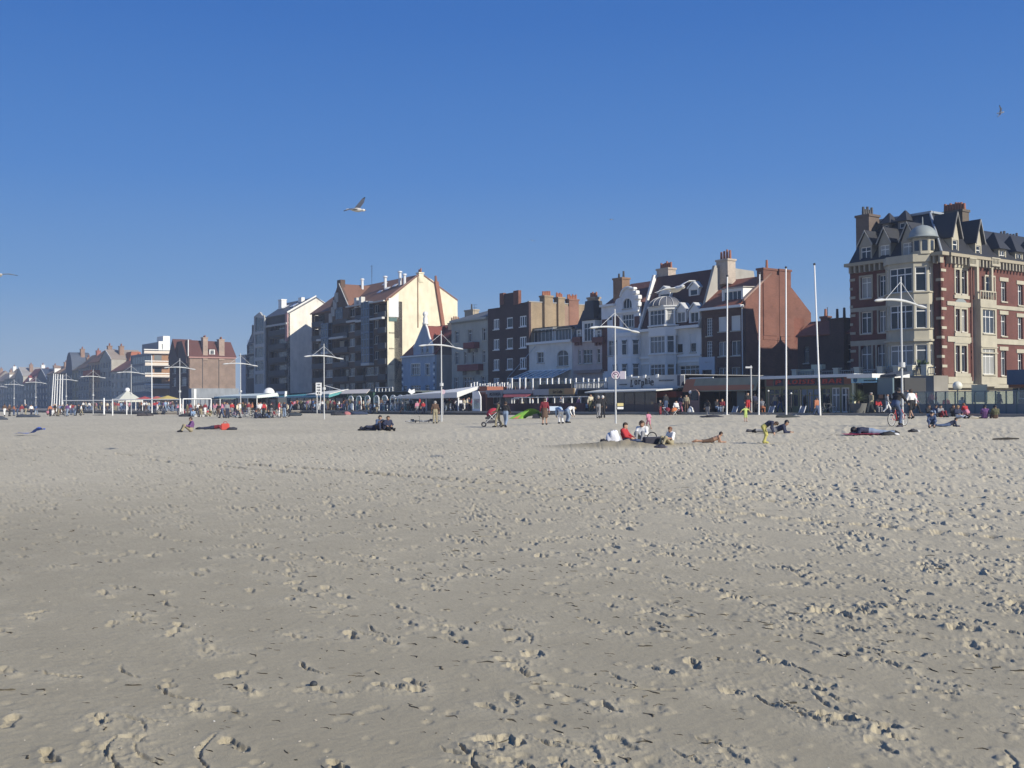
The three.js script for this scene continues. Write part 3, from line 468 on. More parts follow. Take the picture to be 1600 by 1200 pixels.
// ---------------------------------------------------------------- white house with curved gable
{
  const WL = M(.78, .79, .79, .7, 'plaster'), BK = M(.14, .06, .055, .9, 'brick'), { g, F, R, w } = building('gabled_house', 'white house with scrolled curved gable and bow window between brick strips', 940.5, 1000), D = 11;
  const yl = F.Y(958, 477), gx0 = F.X(960), gx1 = F.X(999.5), ym = F.Y(985, 500), pk = F.Y(983, 450), mx = F.X(983);
  const arch = rect(F, 973, 987, 466, 482, 0, true), mid = rect(F, 972, 990, 491, 512), round = rect(F, 950, 956, 494, 501, 0, true), lc = rect(F, 950, 957, 532, 556);
  const K = [[-w, 0], [gx1, 0], [gx1, F.Y(998, 476)], [lerp(mx, gx1, .92), F.Y(996, 466)], [lerp(mx, gx1, .72), F.Y(993, 462)], [lerp(mx, gx1, .55), F.Y(990, 455)], [lerp(mx, gx1, .2), pk], [lerp(mx, gx0, .2), pk], [lerp(mx, gx0, .42), F.Y(972, 456)], [lerp(mx, gx0, .55), F.Y(970, 464)], [lerp(mx, gx0, .85), F.Y(963, 468)], [gx0, yl], [-w, yl]];
  wall(F, K, [arch, mid, round, lc], WL); win(F, arch, { nx: 3, tr: 0 }); win(F, mid, { nx: 4, tr: .4, pane: GLASS[1] }); win(F, round, { nx: 1, tr: 0, pane: GLASS[0], sill: null }); win(F, lc, { nx: 2, tr: .35, pane: GLASS[1] });
  for (const [px0, px1, py0, py1] of [[984, 993, 449, 453], [990, 997, 454, 460], [993, 1000.5, 461, 468], [996, 1000.5, 472, 479]]) { const q = rect(F, px0, px1, py0, py1); put(F, 'scroll', muv(new RoundedBoxGeometry(q.x1 - q.x0, q.y1 - q.y0, .7, 2, .14).translate((q.x0 + q.x1) / 2, (q.y0 + q.y1) / 2, .0)), WHITE); }
  { const pts = K.slice(3, 10).map(p => V(p[0], p[1] + .05, .05)); put(F, 'coping', muv(new THREE.TubeGeometry(new THREE.CatmullRomCurve3(pts), 24, .17, 6)), WHITE); }
  const strip = (l, r, t, b) => { const q = rect(F, l, r, t, b); box(F, 'brick_panel', [q.x0, q.x1, q.y0, q.y1, .003, .05], BK); };
  strip(991.5, 999.3, 494, 512); strip(992.5, 999.3, 520, 590); strip(941, 949, 499, 580); strip(958, 968, 494, 510);
  box(F, 'cornice', [-w, gx0 + .3, yl - .1, yl + .2, .003, .4], WHITE); box(F, 'cornice', [gx0, gx1, F.Y(985, 488), F.Y(985, 485.5), .003, .25], WHITE);
  prism(F, [[.36, 0], [D, 0], [D, yl], [D * .5, yl + 2.8], [.36, yl]], -w, -.02, BK);
  put(F, 'roof', slab([[-w, yl + .1, -.3], [-.05, yl + .1, -.3], [-.05, yl + 3.5, -D * .5], [-w, yl + 3.5, -D * .5]], .2), BROWNTILE); put(F, 'roof', slab([[-.05, yl + 3.5, -D * .5 - .01], [-.05, yl, -D], [-w, yl, -D], [-w, yl + 3.5, -D * .5 - .01]], .2), BROWNTILE);
  { const z = -1.2; chimney(F, F.X(958, 445, z), F.X(972, 445, z), z - 1.4, z, yl, F.Y(965, 434, z), M(.26, .16, .10, .9, 'brick'), 2, g, null, .8, IRON); }
  // bow window
  const bc = F.X(978, 550, .4), br = 2.5, bow = (r, y) => { const a = []; for (let i = 0; i <= 8; i++) { const t = Math.PI * i / 8; a.push([bc + r * Math.cos(t), y, .003 + r * .62 * Math.sin(t)]); } return a.reverse().reverse(); };
  const bs = (t, b, r, m, n) => put(F, n, hull(bow(r, F.Y(978, b, 1)).slice().reverse().map(p => p), bow(r, F.Y(978, t, 1)).slice().reverse()), m);
  bs(526, 600, br, WL, 'bow_wall'); bs(520, 526, br + .2, WHITE, 'cornice'); bs(557, 559.5, br + .12, WHITE, 'cornice'); bs(590, 592, br + .12, WHITE, 'cornice');
  for (const [y0, y1] of [[555, 531], [592, 568]]) for (let i = 0; i < 4; i++) { const t = Math.PI * (.14 + .24 * i), q = 1.02, s = { O: F.O.clone().add(V(EX * (bc + br * Math.cos(t)) + NX * (.02 + br * .62 * Math.sin(t)), 0, EZ * (bc + br * Math.cos(t)) + NZ * (.02 + br * .62 * Math.sin(t)))) }; const nx = Math.cos(t) * .62, nz = Math.sin(t), L = Math.hypot(nx, nz), dx = nz / L, dz = -nx / L, wd = V(EX * dx + NX * dz, 0, EZ * dx + NZ * dz), f = mkFace(g, s.O, wd.x, wd.z); win(f, { x0: -.42, x1: .42, y0: F.Y(978, y0, 1), y1: F.Y(978, y1, 1), arch: true }, { nx: 1, tr: .3, inset: -.06, sill: null, pane: GLASS[1] }); }
}
// ---------------------------------------------------------------- pinkish house with slate turret
{
  const WL = M(.56, .47, .43, .85, 'plaster'), { g, F, R, w } = building('turret_house', 'narrow pinkish house with blue slate turret roof and red balconies', 895, 942), H = F.Y(942, 527), D = 10;
  const ws = grid(F, [[910.5, 925.6], [903, 907.5], [932.5, 937.5]], [[546, 568]], 918); wall(F, P4(w, H), ws, WL); ws.forEach((r, i) => win(F, r, { nx: i ? 1 : 3, tr: .35 }));
  prism(F, [[.36, 0], [D, 0], [D, H], [.36, H]], -w, 0, WL);
  const yt = F.Y(930, 484, -2.2); put(F, 'roof', hull([[-w, H, .2], [0, H, .2], [0, H, -D], [-w, H, -D]], [[-w + .5, yt, -1.6], [-.3, yt, -1.6], [-.3, yt, -D + 1], [-w + .5, yt, -D + 1]]), SLATE);
  const q = rect(F, 911, 928, 504, 528, .5); dormer(F, q.x0 - .2, q.x1 + .2, q.y0 - .5, q.y1 + .3, .5, 2, WHITE, SLATE, { kind: 'shed', peak: .5, nx: 3, fw: .35, tr: .3 }); for (const [l, r] of [[901, 907.5], [931.5, 939]]) { const k = rect(F, l, r, 515, 532, .25); dormer(F, k.x0, k.x1, k.y0, k.y1, .25, 1.5, WHITE, SLATE, { kind: 'shed', peak: .4, nx: 2, fw: .12, tr: .3 }); }
  const T = (l, r, z, n) => { const x0 = F.X(l, 480, z), x1 = F.X(r, 480, z), y0 = F.Y(918, 500, z); put(F, 'turret', hull([[x0, y0, z], [x1, y0, z], [x1, y0, z - 2], [x0, y0, z - 2]], [[x0 + .4, F.Y(918, 470, z), z - .2], [x1 - .4, F.Y(918, 470, z), z - .2], [x1 - .4, F.Y(918, 470, z), z - 1.8], [x0 + .4, F.Y(918, 470, z), z - 1.8]]), SLATE); chimney(F, x0 + .5, x1 - .5, z - 1.6, z - .5, F.Y(918, 471, z), F.Y(918, 464, z), M(.45, .36, .27, .9, 'brick'), 4, g, null, .7); }; T(910, 928, -.4);
  for (const [l, r] of [[894.5, 907], [925.5, 942]]) { const b = rect(F, l, r, 526.5, 534, .5); put(F, 'balcony', merge([bx(b.x0, b.x1, b.y0, b.y1, .5, .58), bx(b.x0, b.x0 + .08, b.y0, b.y1, .003, .5), bx(b.x1 - .08, b.x1, b.y0, b.y1, .003, .5), bx(b.x0, b.x1, b.y0 - .08, b.y0, .003, .58)]), M(.16, .06, .05, .8)); for (let i = 0; i < 3; i++) box(F, 'bracket', [lerp(b.x0, b.x1, .15 + .3 * i), lerp(b.x0, b.x1, .25 + .3 * i), b.y0 - .5, b.y0 - .1, .003, .4], M(.2, .09, .08)); }
  { const k = rect(F, 898, 940, 578, 583, .4); box(F, 'ledge', [k.x0, k.x1, k.y0, k.y1, .003, .6], M(.3, .22, .19)); }
}
// ---------------------------------------------------------------- low white house with glass canopy
{
  const WL = M(.76, .73, .65, .8, 'plaster'), { g, F, R, w } = building('low_house', 'low white two storey house with glass canopy and ribbon of attic windows', 826, 894.5), H = F.Y(894, 530), D = 10;
  const a = rect(F, 839, 850, 550, 567), b = rect(F, 870.6, 888, 547, 572, 0, .6); wall(F, P4(w, H), [a, b], WL); win(F, a, { nx: 2, ny: 2, tr: 0, pane: GLASS[1], surround: WHITE }); win(F, b, { nx: 2, tr: .35, pane: GLASS[1] });
  prism(F, [[.36, 0], [D, 0], [D, H], [.36, H]], -w, 0, WL); box(F, 'cornice', [-w - .1, .05, H - .35, H, -.3, .4], WHITE);
  const ya = F.Y(890, 509, -.8), z = -.9; for (const [l, r, n] of [[833, 864, 5], [866.5, 893, 5]]) { const q = rect(F, l, r, 513, 529, z); dormer(F, q.x0, q.x1, H, q.y1, z, 3, WHITE, SLATE, { kind: 'shed', peak: .3, nx: n, fw: .14, tr: 0, pane: pick(GLASS.slice(1, 3)) }); }
  put(F, 'roof', hull([[-w, H + 1.6, -.7], [0, H + 1.6, -.7], [0, H + 1.6, -D], [-w, H + 1.6, -D]], [[-w, H + 2.3, -2.2], [0, H + 2.3, -2.2], [0, H + 2.3, -D], [-w, H + 2.3, -D]]), SLATE);
  // sloping glass canopy
  const yt = F.Y(870, 578, 0), yb = F.Y(850, 590, 3.4), n = 7; const cf = []; for (let i = 0; i <= n; i++) { const x = lerp(-w, -.3, i / n); cf.push(tube(V(x, yt, .1), V(x, yb, 3.4), .06, .06, 6)); } cf.push(tube(V(-w, yb, 3.4), V(-.3, yb, 3.4), .08), tube(V(-w, yt, .1), V(-.3, yt, .1), .08), tube(V(-.3, 0, 3.4), V(-.3, yb, 3.4), .07), tube(V(-w, 0, 3.4), V(-w, yb, 3.4), .07));
  const cp = put(F, 'glass_canopy', merge(cf), WHITEPAINT); for (let i = 0; i < n; i++) put(F, 'pane', slab([[lerp(-w, -.3, i / n) + .06, yb, 3.4], [lerp(-w, -.3, (i + 1) / n) - .06, yb, 3.4], [lerp(-w, -.3, (i + 1) / n) - .06, yt, .1], [lerp(-w, -.3, i / n) + .06, yt, .1]], .03), new THREE.MeshPhysicalMaterial({ color: 0xaac4cc, roughness: .12, transmission: .5, thickness: 0 }), cp);
  { const i0 = F.X(836, 545, .2), c1 = tube(V(F.X(838, 541), F.Y(838, 541), .15), V(-w - 1.2, F.Y(818, 590), 3), .05); put(F, 'canopy_stay', c1, M(.3, .38, .42)); }
}
// ---------------------------------------------------------------- dark brick house, four storeys
{
  const BK = M(.060, .036, .040, .92, 'brick'), YB = M(.34, .26, .17, .92, 'brick'), { g, F, R, w } = building('brick_house', 'dark brown four storey brick house with white framed windows and stepped parapet', 763, 827), H = F.Y(827, 471), D = 11;
  const ws = grid(F, [[771, 780], [791.6, 801.2], [812, 822.5]], [[496, 512.5], [528, 545], [560, 577.5], [590, 604]], 796); const hc = F.Y(795, 467), s0 = F.X(781.5), s1 = F.X(811);
  wall(F, [[-w, 0], [0, 0], [0, H], [s1, H - .1], [s1, hc + .9], [s0, hc + .9], [s0, H - .3], [-w, H - .3]], ws, BK, .4); ws.forEach((r, i) => win(F, r, { nx: i >= 4 && i < 8 ? 1 : 3, tr: 0, fm: WHITEPAINT, inset: .08, bar: .16, pane: GLASS[i % 3 ? 0 : 2], sill: WHITE }));
  for (const [l, r, t] of [[781.5, 787.5, 458], [803, 811, 454]]) { const q = rect(F, l, r, t, 476); box(F, 'parapet_pier', [q.x0, q.x1, q.y0, q.y1, -.42, .12], M(.2, .085, .06, .9, 'brick')); }
  prism(F, [[.41, 0], [D, 0], [D, H - .6], [.41, H - .4]], -w, -.36, BK);
  wall(R, [[.41, 0], [D, 0], [D, R.Y(903, 476)], [.41, H]], [], YB, .35); box(R, 'coping', [0, D, H - .05, H + .1, -.4, .06], M(.3, .3, .3));
  const rb = M(.27, .14, .10, .92, 'brick'); chimney(R, R.X(848, 470), R.X(861, 470), -.8, .5, 6, R.Y(855, 462), YB, 5, g, null, .8); chimney(R, R.X(870, 470), R.X(880, 470), -.8, .4, 6, R.Y(875, 464.5), YB, 4, g, null, .7); chimney(R, R.X(888, 470), R.X(903, 470), -.8, .2, 6, R.Y(896, 467.5), rb, 6, g, null, .7);
  wall(R, [[R.X(880), H - 5], [R.X(905), H - 5], [R.X(905), R.Y(905, 480)], [R.X(880), R.Y(880, 478)]], [], M(.33, .22, .165, .92, 'brick'), .1, 'wall', .1);
}
// ---------------------------------------------------------------- grey house with red balconies
{
  const WL = M(.42, .42, .37, .9, 'plaster'), RB = M(.16, .028, .03, .7), { g, F, R, w } = building('grey_house', 'grey rendered house with two dark red balconies and low hipped roof', 706, 762.5), H = F.Y(762, 496.5), D = 11;
  const ws = [...grid(F, [[711, 717], [731.5, 738], [754, 760]], [[515, 534]], 735), ...grid(F, [[711, 717], [725.3, 729.8], [737.5, 742], [753.5, 759]], [[549, 568]], 735), ...grid(F, [[724, 741], [710, 716], [752, 759]], [[589, 610]], 735)];
  wall(F, P4(w, H), ws, WL); ws.forEach(r => win(F, r, { nx: r.x1 - r.x0 > 2 ? 4 : 2, tr: .3, fm: M(.7, .7, .68), pane: GLASS[rnd() < .6 ? 0 : 1], surround: M(.36, .36, .33), sw: .12 }));
  prism(F, [[.36, 0], [D, 0], [D, H], [.36, H]], -w, 0, WL);
  for (const [l, r, t, b] of [[724, 741, 535, 543], [714.5, 747, 569.5, 578]]) { const q = rect(F, l, r, t, b, 1); put(F, 'balcony', merge([bx(q.x0, q.x1, q.y0, q.y1, .95, 1.03), bx(q.x0, q.x0 + .08, q.y0, q.y1, .003, .95), bx(q.x1 - .08, q.x1, q.y0, q.y1, .003, .95), bx(q.x0 - .04, q.x1 + .04, q.y0 - .14, q.y0, .003, 1.08)]), RB); for (const t2 of [.15, .8]) box(F, 'bracket', [lerp(q.x0, q.x1, t2), lerp(q.x0, q.x1, t2) + .18, q.y0 - .8, q.y0 - .15, .003, .6], M(.26, .25, .23)); }
  box(F, 'cornice', [-w, .05, H - .15, H + .2, -.3, .45], M(.4, .4, .36)); for (let x = -w + .3; x < 0; x += .55) box(F, 'bracket', [x, x + .16, H - .4, H - .16, .003, .35], M(.36, .36, .32));
  put(F, 'roof', hull([[-w, H + .2, .4], [.2, H + .2, .4], [.2, H + .2, -D], [-w, H + .2, -D]], [[-w + 2, H + 1.5, -4], [-.2, H + 2.2, -4], [-.2, H + 2.2, -6], [-w + 2, H + 1.5, -6]]), M(.16, .17, .18, .7, 'roof'));
  { const z = -2.2; chimney(F, F.X(726, 492, z), F.X(739, 492, z), z - 1.2, z, H, F.Y(732, 484, z), M(.42, .35, .26, .9, 'plaster'), 1, g, null, 1.0, IRON); const ax = F.X(741, 485, z), ay = F.Y(741, 476, z); put(F, 'antenna', merge([tube(V(ax, H + .5, z), V(ax, ay, z), .03, .03, 5), ...[0, .5, 1].map(k => tube(V(ax - .2, ay - k, z), V(ax + .9, ay - k - .1, z), .025, .025, 4))]), IRON); }
}
// ---------------------------------------------------------------- blue house
{
  const BL = M(.36, .44, .53, .85, 'plaster'), { g, F, R, w } = building('blue_house', 'small blue house with tall curved gable, white finial and red roof', 628, 679.5, 1), H = F.Y(679, 554), D = 12;
  const pkx = F.X(663), py = F.Y(663, 507), gx0 = F.X(646), gx1 = F.X(676);
  const ws = [rect(F, 643, 656.5, 568.5, 586), rect(F, 665, 671.5, 568.5, 586), ...grid(F, [[657.5, 661.5], [665.5, 670]], [[541, 551]], 663), ...grid(F, [[642, 657], [664.5, 671], [630, 636]], [[602, 614]], 655)];
  wall(F, [[-w, 0], [0, 0], [0, H], [gx1, H], [gx1 - .3, F.Y(674, 540)], [lerp(pkx, gx1, .55), F.Y(670, 527)], [lerp(pkx, gx1, .3), F.Y(667, 515)], [pkx + .3, py], [pkx - .3, py], [lerp(pkx, gx0, .3), F.Y(657, 517)], [lerp(pkx, gx0, .6), F.Y(652, 529)], [gx0, F.Y(646, 543)], [gx0, H], [-w, H]], ws, BL);
  ws.forEach((r, i) => win(F, r, { nx: i === 0 || i === 4 ? 4 : 2, tr: .3, pane: GLASS[i ? 1 : 4], surround: i < 2 ? WHITE : null, sw: .14 }));
  for (let k = 0; k < 12; k++) { const y = 1 + k * .62; if (y > H - .6) break; const l = k % 2 ? .35 : .6; for (const x of [-w, -l]) box(F, 'quoin', [x, x + l, y, y + .36, .003, .06], k % 2 ? M(.1, .11, .13) : WHITE); }
  prism(F, [[.36, 0], [D, 0], [D, H], [.36, H]], -w, -.01, M(.40, .39, .36, .9, 'plaster')); box(F, 'cornice', [-w - .1, .1, H - .12, H + .12, .003, .3], WHITE);
  const yr = F.Y(680, 510, -5); put(F, 'roof', slab([[-w, H + .1, .1], [.2, H + .1, .1], [.2, yr, -5], [-w + 2.6, yr, -5]], .2), M(.22, .06, .045, .85, 'roof')); put(F, 'roof', slab([[.2, yr, -5.01], [.2, H, -D], [-w, H, -D], [-w + 2.6, yr, -5.01]], .2), M(.22, .06, .045, .85, 'roof'));
  prism(F, [[.36, H], [D, H], [5, yr - .2]], -.3, 0, M(.2, .16, .15, .9, 'plaster'), 'wall');
  put(F, 'gable_roof', merge([slab([[gx1, H + .4, -.36], [gx1, H + .4, -5], [pkx, py - .2, -5], [pkx, py - .2, -.36]], .15), slab([[pkx, py - .2, -.36], [pkx, py - .2, -5], [gx0, H + 1, -5], [gx0, H + 1, -.36]], .15)]), M(.22, .06, .045, .85, 'roof'));
  { const pts = [[gx1, F.Y(676, 552)], [gx1 - .1, F.Y(674, 540)], [lerp(pkx, gx1, .58), F.Y(670, 527)], [lerp(pkx, gx1, .34), F.Y(667, 514)], [pkx + .25, py + .1]].map(p => V(p[0], p[1], -.1)); put(F, 'coping', muv(new THREE.TubeGeometry(new THREE.CatmullRomCurve3(pts), 20, .2, 6)), WHITE); const p2 = [[gx0, F.Y(646, 543)], [lerp(pkx, gx0, .6), F.Y(652, 528)], [lerp(pkx, gx0, .3), F.Y(657, 516)], [pkx - .25, py + .1]].map(p => V(p[0], p[1], -.1)); put(F, 'coping', muv(new THREE.TubeGeometry(new THREE.CatmullRomCurve3(p2), 20, .15, 6)), WHITE); }
  { const lg = new THREE.LatheGeometry([[.0, 0], [.62, 0], [.62, .5], [.45, .7], [.5, 1.6], [.34, 2.0], [.55, 2.4], [.5, 2.9], [.2, 3.2], [0, 3.25]].map(p => new THREE.Vector2(p[0] * .85, p[1] * .74)), 12); lg.translate(pkx + .1, py - .1, -.2); put(F, 'finial', muv(lg), WHITE); }
  { const z = -4; const q = rect(F, 700, 714, 505, 520, z); chimney(F, F.X(700, 505, z), F.X(713, 505, z), z - 1.2, z, H - 1, F.Y(706, 504, z), M(.55, .48, .33, .9, 'plaster'), 4, g, null, 1.0, POT); box(F, 'wall', [F.X(690, 520, z) , F.X(712, 520, z), 0, F.Y(706, 533, z), z - 4, z - .05], M(.42, .41, .37, .9, 'plaster')); }
}
// ---------------------------------------------------------------- brown apartment block with cream gable
{
  const BK = M(.115, .075, .055, .92, 'brick'), DP = M(.035, .04, .05, .6), CG = M(.78, .71, .52, .85, 'plaster'), BLU = M(.07, .12, .20, .5), OFF = M(.55, .54, .50, .8);
  const { g, F, R, w } = building('apartment_block', 'brown balconied apartment block with blank cream gable wall', 487.5, 605.5, 0, 'building'), H = F.Y(605, 470), D = R.X(715, 520), xr = R.X(657, 430), yr = R.Y(657, 428.5), ye = R.Y(714, 470);
  const nf = 6, y0 = 2.6, fh = (H - y0) / nf, lay = [[.02, .19, 'b'], [.20, .30, 'o', 1], [.32, .52, 'b'], [.53, .60, 's'], [.62, .73, 'b'], [.74, .84, 'o', 2], [.85, .90, 's'], [.905, .99, 'b']], holes = [];
  for (let f = 0; f < nf; f++) for (const [a, b, t, k] of lay) { const r = { x0: -w + a * w, x1: -w + b * w, y0: y0 + f * fh + .1, y1: y0 + f * fh + fh * .86, f, t }; if (t === 'b') holes.push({ ...r }); else if (t === 's' || (t === 'o' && (k === 1 ? f < 3 : f < 2))) holes.push({ ...r, y0: r.y0 + .9, t: 's' }); }
  wall(F, P4(w, H), holes, BK, .3);
  for (const r of holes) {
    if (r.t === 's') { win(F, r, { nx: 2, tr: 0, inset: .12, fm: OFF, pane: GLASS[rnd() < .7 ? 0 : 4] }); continue; }
    box(F, 'balcony_parapet', [r.x0 - .05, r.x1 + .05, r.y0 - .12, r.y0 + .95, .003, .35], DP); box(F, 'loggia_side', [r.x0, r.x0 + .15, r.y0, r.y1, -1.5, -.31], BK);
    win(F, { x0: r.x0 + .16, x1: r.x1, y0: r.y0, y1: r.y1 }, { nx: 3, tr: 0, z: -1.2, inset: .1, fm: M(.12, .14, .18), pane: GLASS[Math.floor(rnd() * 3)], sill: null });
    if (rnd() < .45) box(F, 'curtain', [r.x0 + .3, r.x0 + .3 + (r.x1 - r.x0) * .3, r.y0 + .3, r.y1 - .1, -1.22, -1.17], M(.42, .40, .36, .9));
  }
  box(F, 'wall', [-w, 0, 0, H, -3.2, -1.5], M(.06, .05, .045)); for (let f = 0; f <= nf; f++) box(F, 'floor_slab', [-w, 0, y0 + f * fh - .22, y0 + f * fh + .04, -1.5, -.31], M(.12, .11, .10));
  // glazed oriels with white undersides
  const ori = (a, b, f0, f1) => { const x0 = -w + a * w, x1 = -w + b * w, ya = y0 + f0 * fh, yb = y0 + f1 * fh; box(F, 'oriel_base', [x0, x1, ya - .1, ya + .35, .003, 1.1], OFF); box(F, 'oriel_core', [x0 + .1, x1 - .1, ya + .35, yb, .003, .9], M(.03, .05, .08)); for (let f = f0; f < f1; f++) { const q = y0 + f * fh; win(F, { x0, x1, y0: q + .36, y1: q + fh + .34 }, { nx: 3, ny: 1, tr: .45, z: 1.05, inset: .01, fm: BLU, bar: .16, pane: GLASS[f % 2 ? 1 : 2], sill: null }); const f2 = mkFace(g, F.O.clone().add(V(EX * x1 + NX * 1.05, 0, EZ * x1 + NZ * 1.05)), -NX, -NZ); win(f2, { x0: .02, x1: 1.0, y0: q + .36, y1: q + fh + .34 }, { nx: 1, tr: .45, inset: .01, fm: BLU, bar: .16, pane: GLASS[1], sill: null }); } };
  ori(.20, .30, 3, 5); ori(.74, .84, 2, 6);
  for (const [a, b, f, e] of [[.12, .34, 4, .5], [.34, .52, 4, .8], [.53, .66, 5, .4], [.66, .99, 4.92, .6], [.02, .14, 3, .4]]) box(F, 'ledge', [-w + a * w, -w + b * w, y0 + f * fh - .18, y0 + f * fh + .2, .36, .36 + e], OFF);
  // body with the gable profile, cream at the side
  wall(R, [[.31, 0], [D, 0], [D, ye], [lerp(xr, D, .3), lerp(yr, ye, .18)], [xr, yr], [.31, H + .2]], [], CG, .4); wall(R, [[0, 0], [.3, 0], [.3, H + .1], [0, H]], [], CG, .02, 'wall', .02);
  prism(F, [[3.2, 0], [D, 0], [D, ye - .3], [xr, yr - .5], [3.2, H]], -w, -.41, BK); prism(F, [[.31, H - .25], [4, H - .25], [xr, yr - .5], [.31, H - .2]], -w, -.41, BK);
  put(F, 'roof', slab([[-w, H - .05, .5], [-.2, H - .05, .5], [-.2, yr, -xr], [-w, yr, -xr]], .22), M(.20, .10, .065, .85, 'roof')); put(F, 'roof', slab([[-.2, yr, -xr - .01], [-.2, ye, -D - .2], [-w, ye, -D - .2], [-w, yr, -xr - .01]], .22), M(.20, .10, .065, .85, 'roof'));
  put(R, 'verge', merge([slab([[-.3, H + .15, .1], [xr, yr + .1, .1], [xr, yr + .38, .1], [-.3, H + .45, .1]], .3), slab([[xr, yr + .1, .1], [D, ye, .1], [D, ye + .28, .1], [xr, yr + .38, .1]], .3)]), M(.2, .12, .1));
  box(F, 'gutter', [-w * .47, .05, H - .1, H + .14, .51, .85], OFF);
  // front gable over the third bay
  { const a = -w + .29 * w, b = -w + .55 * w, m = (a + b) / 2, pk = F.Y(529, 446); wall(F, [[a, H - 2.2], [b, H - 2.2], [b, H + .3], [m + .6, pk], [m - .6, pk], [a, H + .3]], [], BK, .4, 'front_gable', .42); put(F, 'gable_roof', merge([slab([[b + .2, H + .2, .45], [b + .2, H + .2, -6], [m, pk + .2, -7], [m, pk + .2, .45]], .2), slab([[m, pk + .2, .45], [m, pk + .2, -7], [a - .2, H + .2, -6], [a - .2, H + .2, .45]], .2)]), M(.20, .10, .065, .85, 'roof')); put(F, 'verge_board', slab([[b + .25, H - .1, .55], [b + .25, H + .25, .55], [m + .3, pk + .3, .55], [m + .3, pk, .55]].reverse(), .1), OFF); box(F, 'chimney', [m - .9, m + .7, pk - .6, pk + 1.0, -.6, .44], BK);
    const st = [[a - .1, H - 1.6], [a + 1.0, H - .4], [a + 1.9, H + 1.0], [a + 2.6, H + 2.4]]; for (const [x, y] of st) box(F, 'gable_step', [x, x + 1.5, y - 1, y + .9, .43, .62], M(.38, .37, .34, .9)); win(F, { x0: m - 1.6, x1: m + 1.6, y0: H - 2.1, y1: H + .2 }, { nx: 3, z: .52, inset: .02, tr: .4, fm: BLU, sill: null }); }
  for (const t of [.62, .68, .74]) box(F, 'dormer_wall', [-w + t * w, -w + (t + .03) * w, H - .4, H + 1.6 - (t > .7 ? 1 : 0), -.4, .44], OFF);
  // wall details
  const q = R.X(623); box(R, 'white_panel', [.35, q, R.Y(612, 495), R.Y(612, 466), .003, .03], M(.66, .66, .66)); wall(R, [[.32, R.Y(612, 495)], [q, R.Y(612, 495)], [q, lerp(H, yr, q / xr) - .3], [.32, H - .1]], [], M(.66, .67, .68, .8), .03, 'white_panel', .036);
  box(R, 'sign_board', [.33, R.X(620), R.Y(612, 502), R.Y(612, 496), .04, .1], M(.09, .15, .14)); box(R, 'wall_pipe', [R.X(652.5), R.X(653.8), R.Y(653, 512), yr - .4, .003, .12], M(.25, .15, .1));
  put(R, 'flue', slab([[R.X(679), R.Y(681, 440), .45], [R.X(690), R.Y(692, 512), .45], [R.X(694.5), R.Y(692, 512), .45], [R.X(684), R.Y(681, 440), .45]], .44), M(.27, .115, .075, .9)); put(R, 'flue_cap', tube(V(R.X(681), R.Y(681, 440), .2), V(R.X(680.5), R.Y(681, 431), .2), .3, .2, 8), M(.2, .1, .08));
  chimney(R, R.X(655), R.X(662), -.9, .13, yr - 1.5, R.Y(658, 425.5), CG, 3, g, null, .7);
  for (const [px, py, hh] of [[566, 442, 1.4], [602, 440, 1.6], [625, 436, 2], [632, 437, 1.6]]) { const z = -xr * .62, x = F.X(px, py, z), y = F.Y(px, py + 6, z); put(F, 'roof_vent', merge([tube(V(x, y - 1.5, z), V(x, y + hh, z), .3, .3, 8), tube(V(x, y + hh, z), V(x, y + hh + .25, z), .5, .42, 8)]), STEEL); }
  for (const [px, py] of [[588, 460], [600, 455], [596, 448], [612, 450]]) { let t = .05; while (t < .9 && F.Y(px, py, -xr * t) > lerp(H, yr, t)) t += .02; const z = -xr * t, x = F.X(px, py, z), y = lerp(H, yr, t) + .24, m = (yr - H) / xr; put(F, 'skylight', slab([[x, y, z], [x + 1.3, y, z], [x + 1.3, y + .7 * m, z - .7], [x, y + .7 * m, z - .7]], .06), M(.62, .64, .66, .15)); }
  { const z = -xr, x = F.X(581, 440, z), y = F.Y(581, 414, z), ar = [tube(V(x, yr - .5, z), V(x, y, z), .04, .04, 5)]; for (let i = 0; i < 5; i++) ar.push(tube(V(x - .6 + .1 * i, y - .3 - i * .5, z), V(x + .6 - .1 * i, y - .3 - i * .5, z), .03, .03, 4)); put(F, 'antenna', merge(ar), IRON); }
}
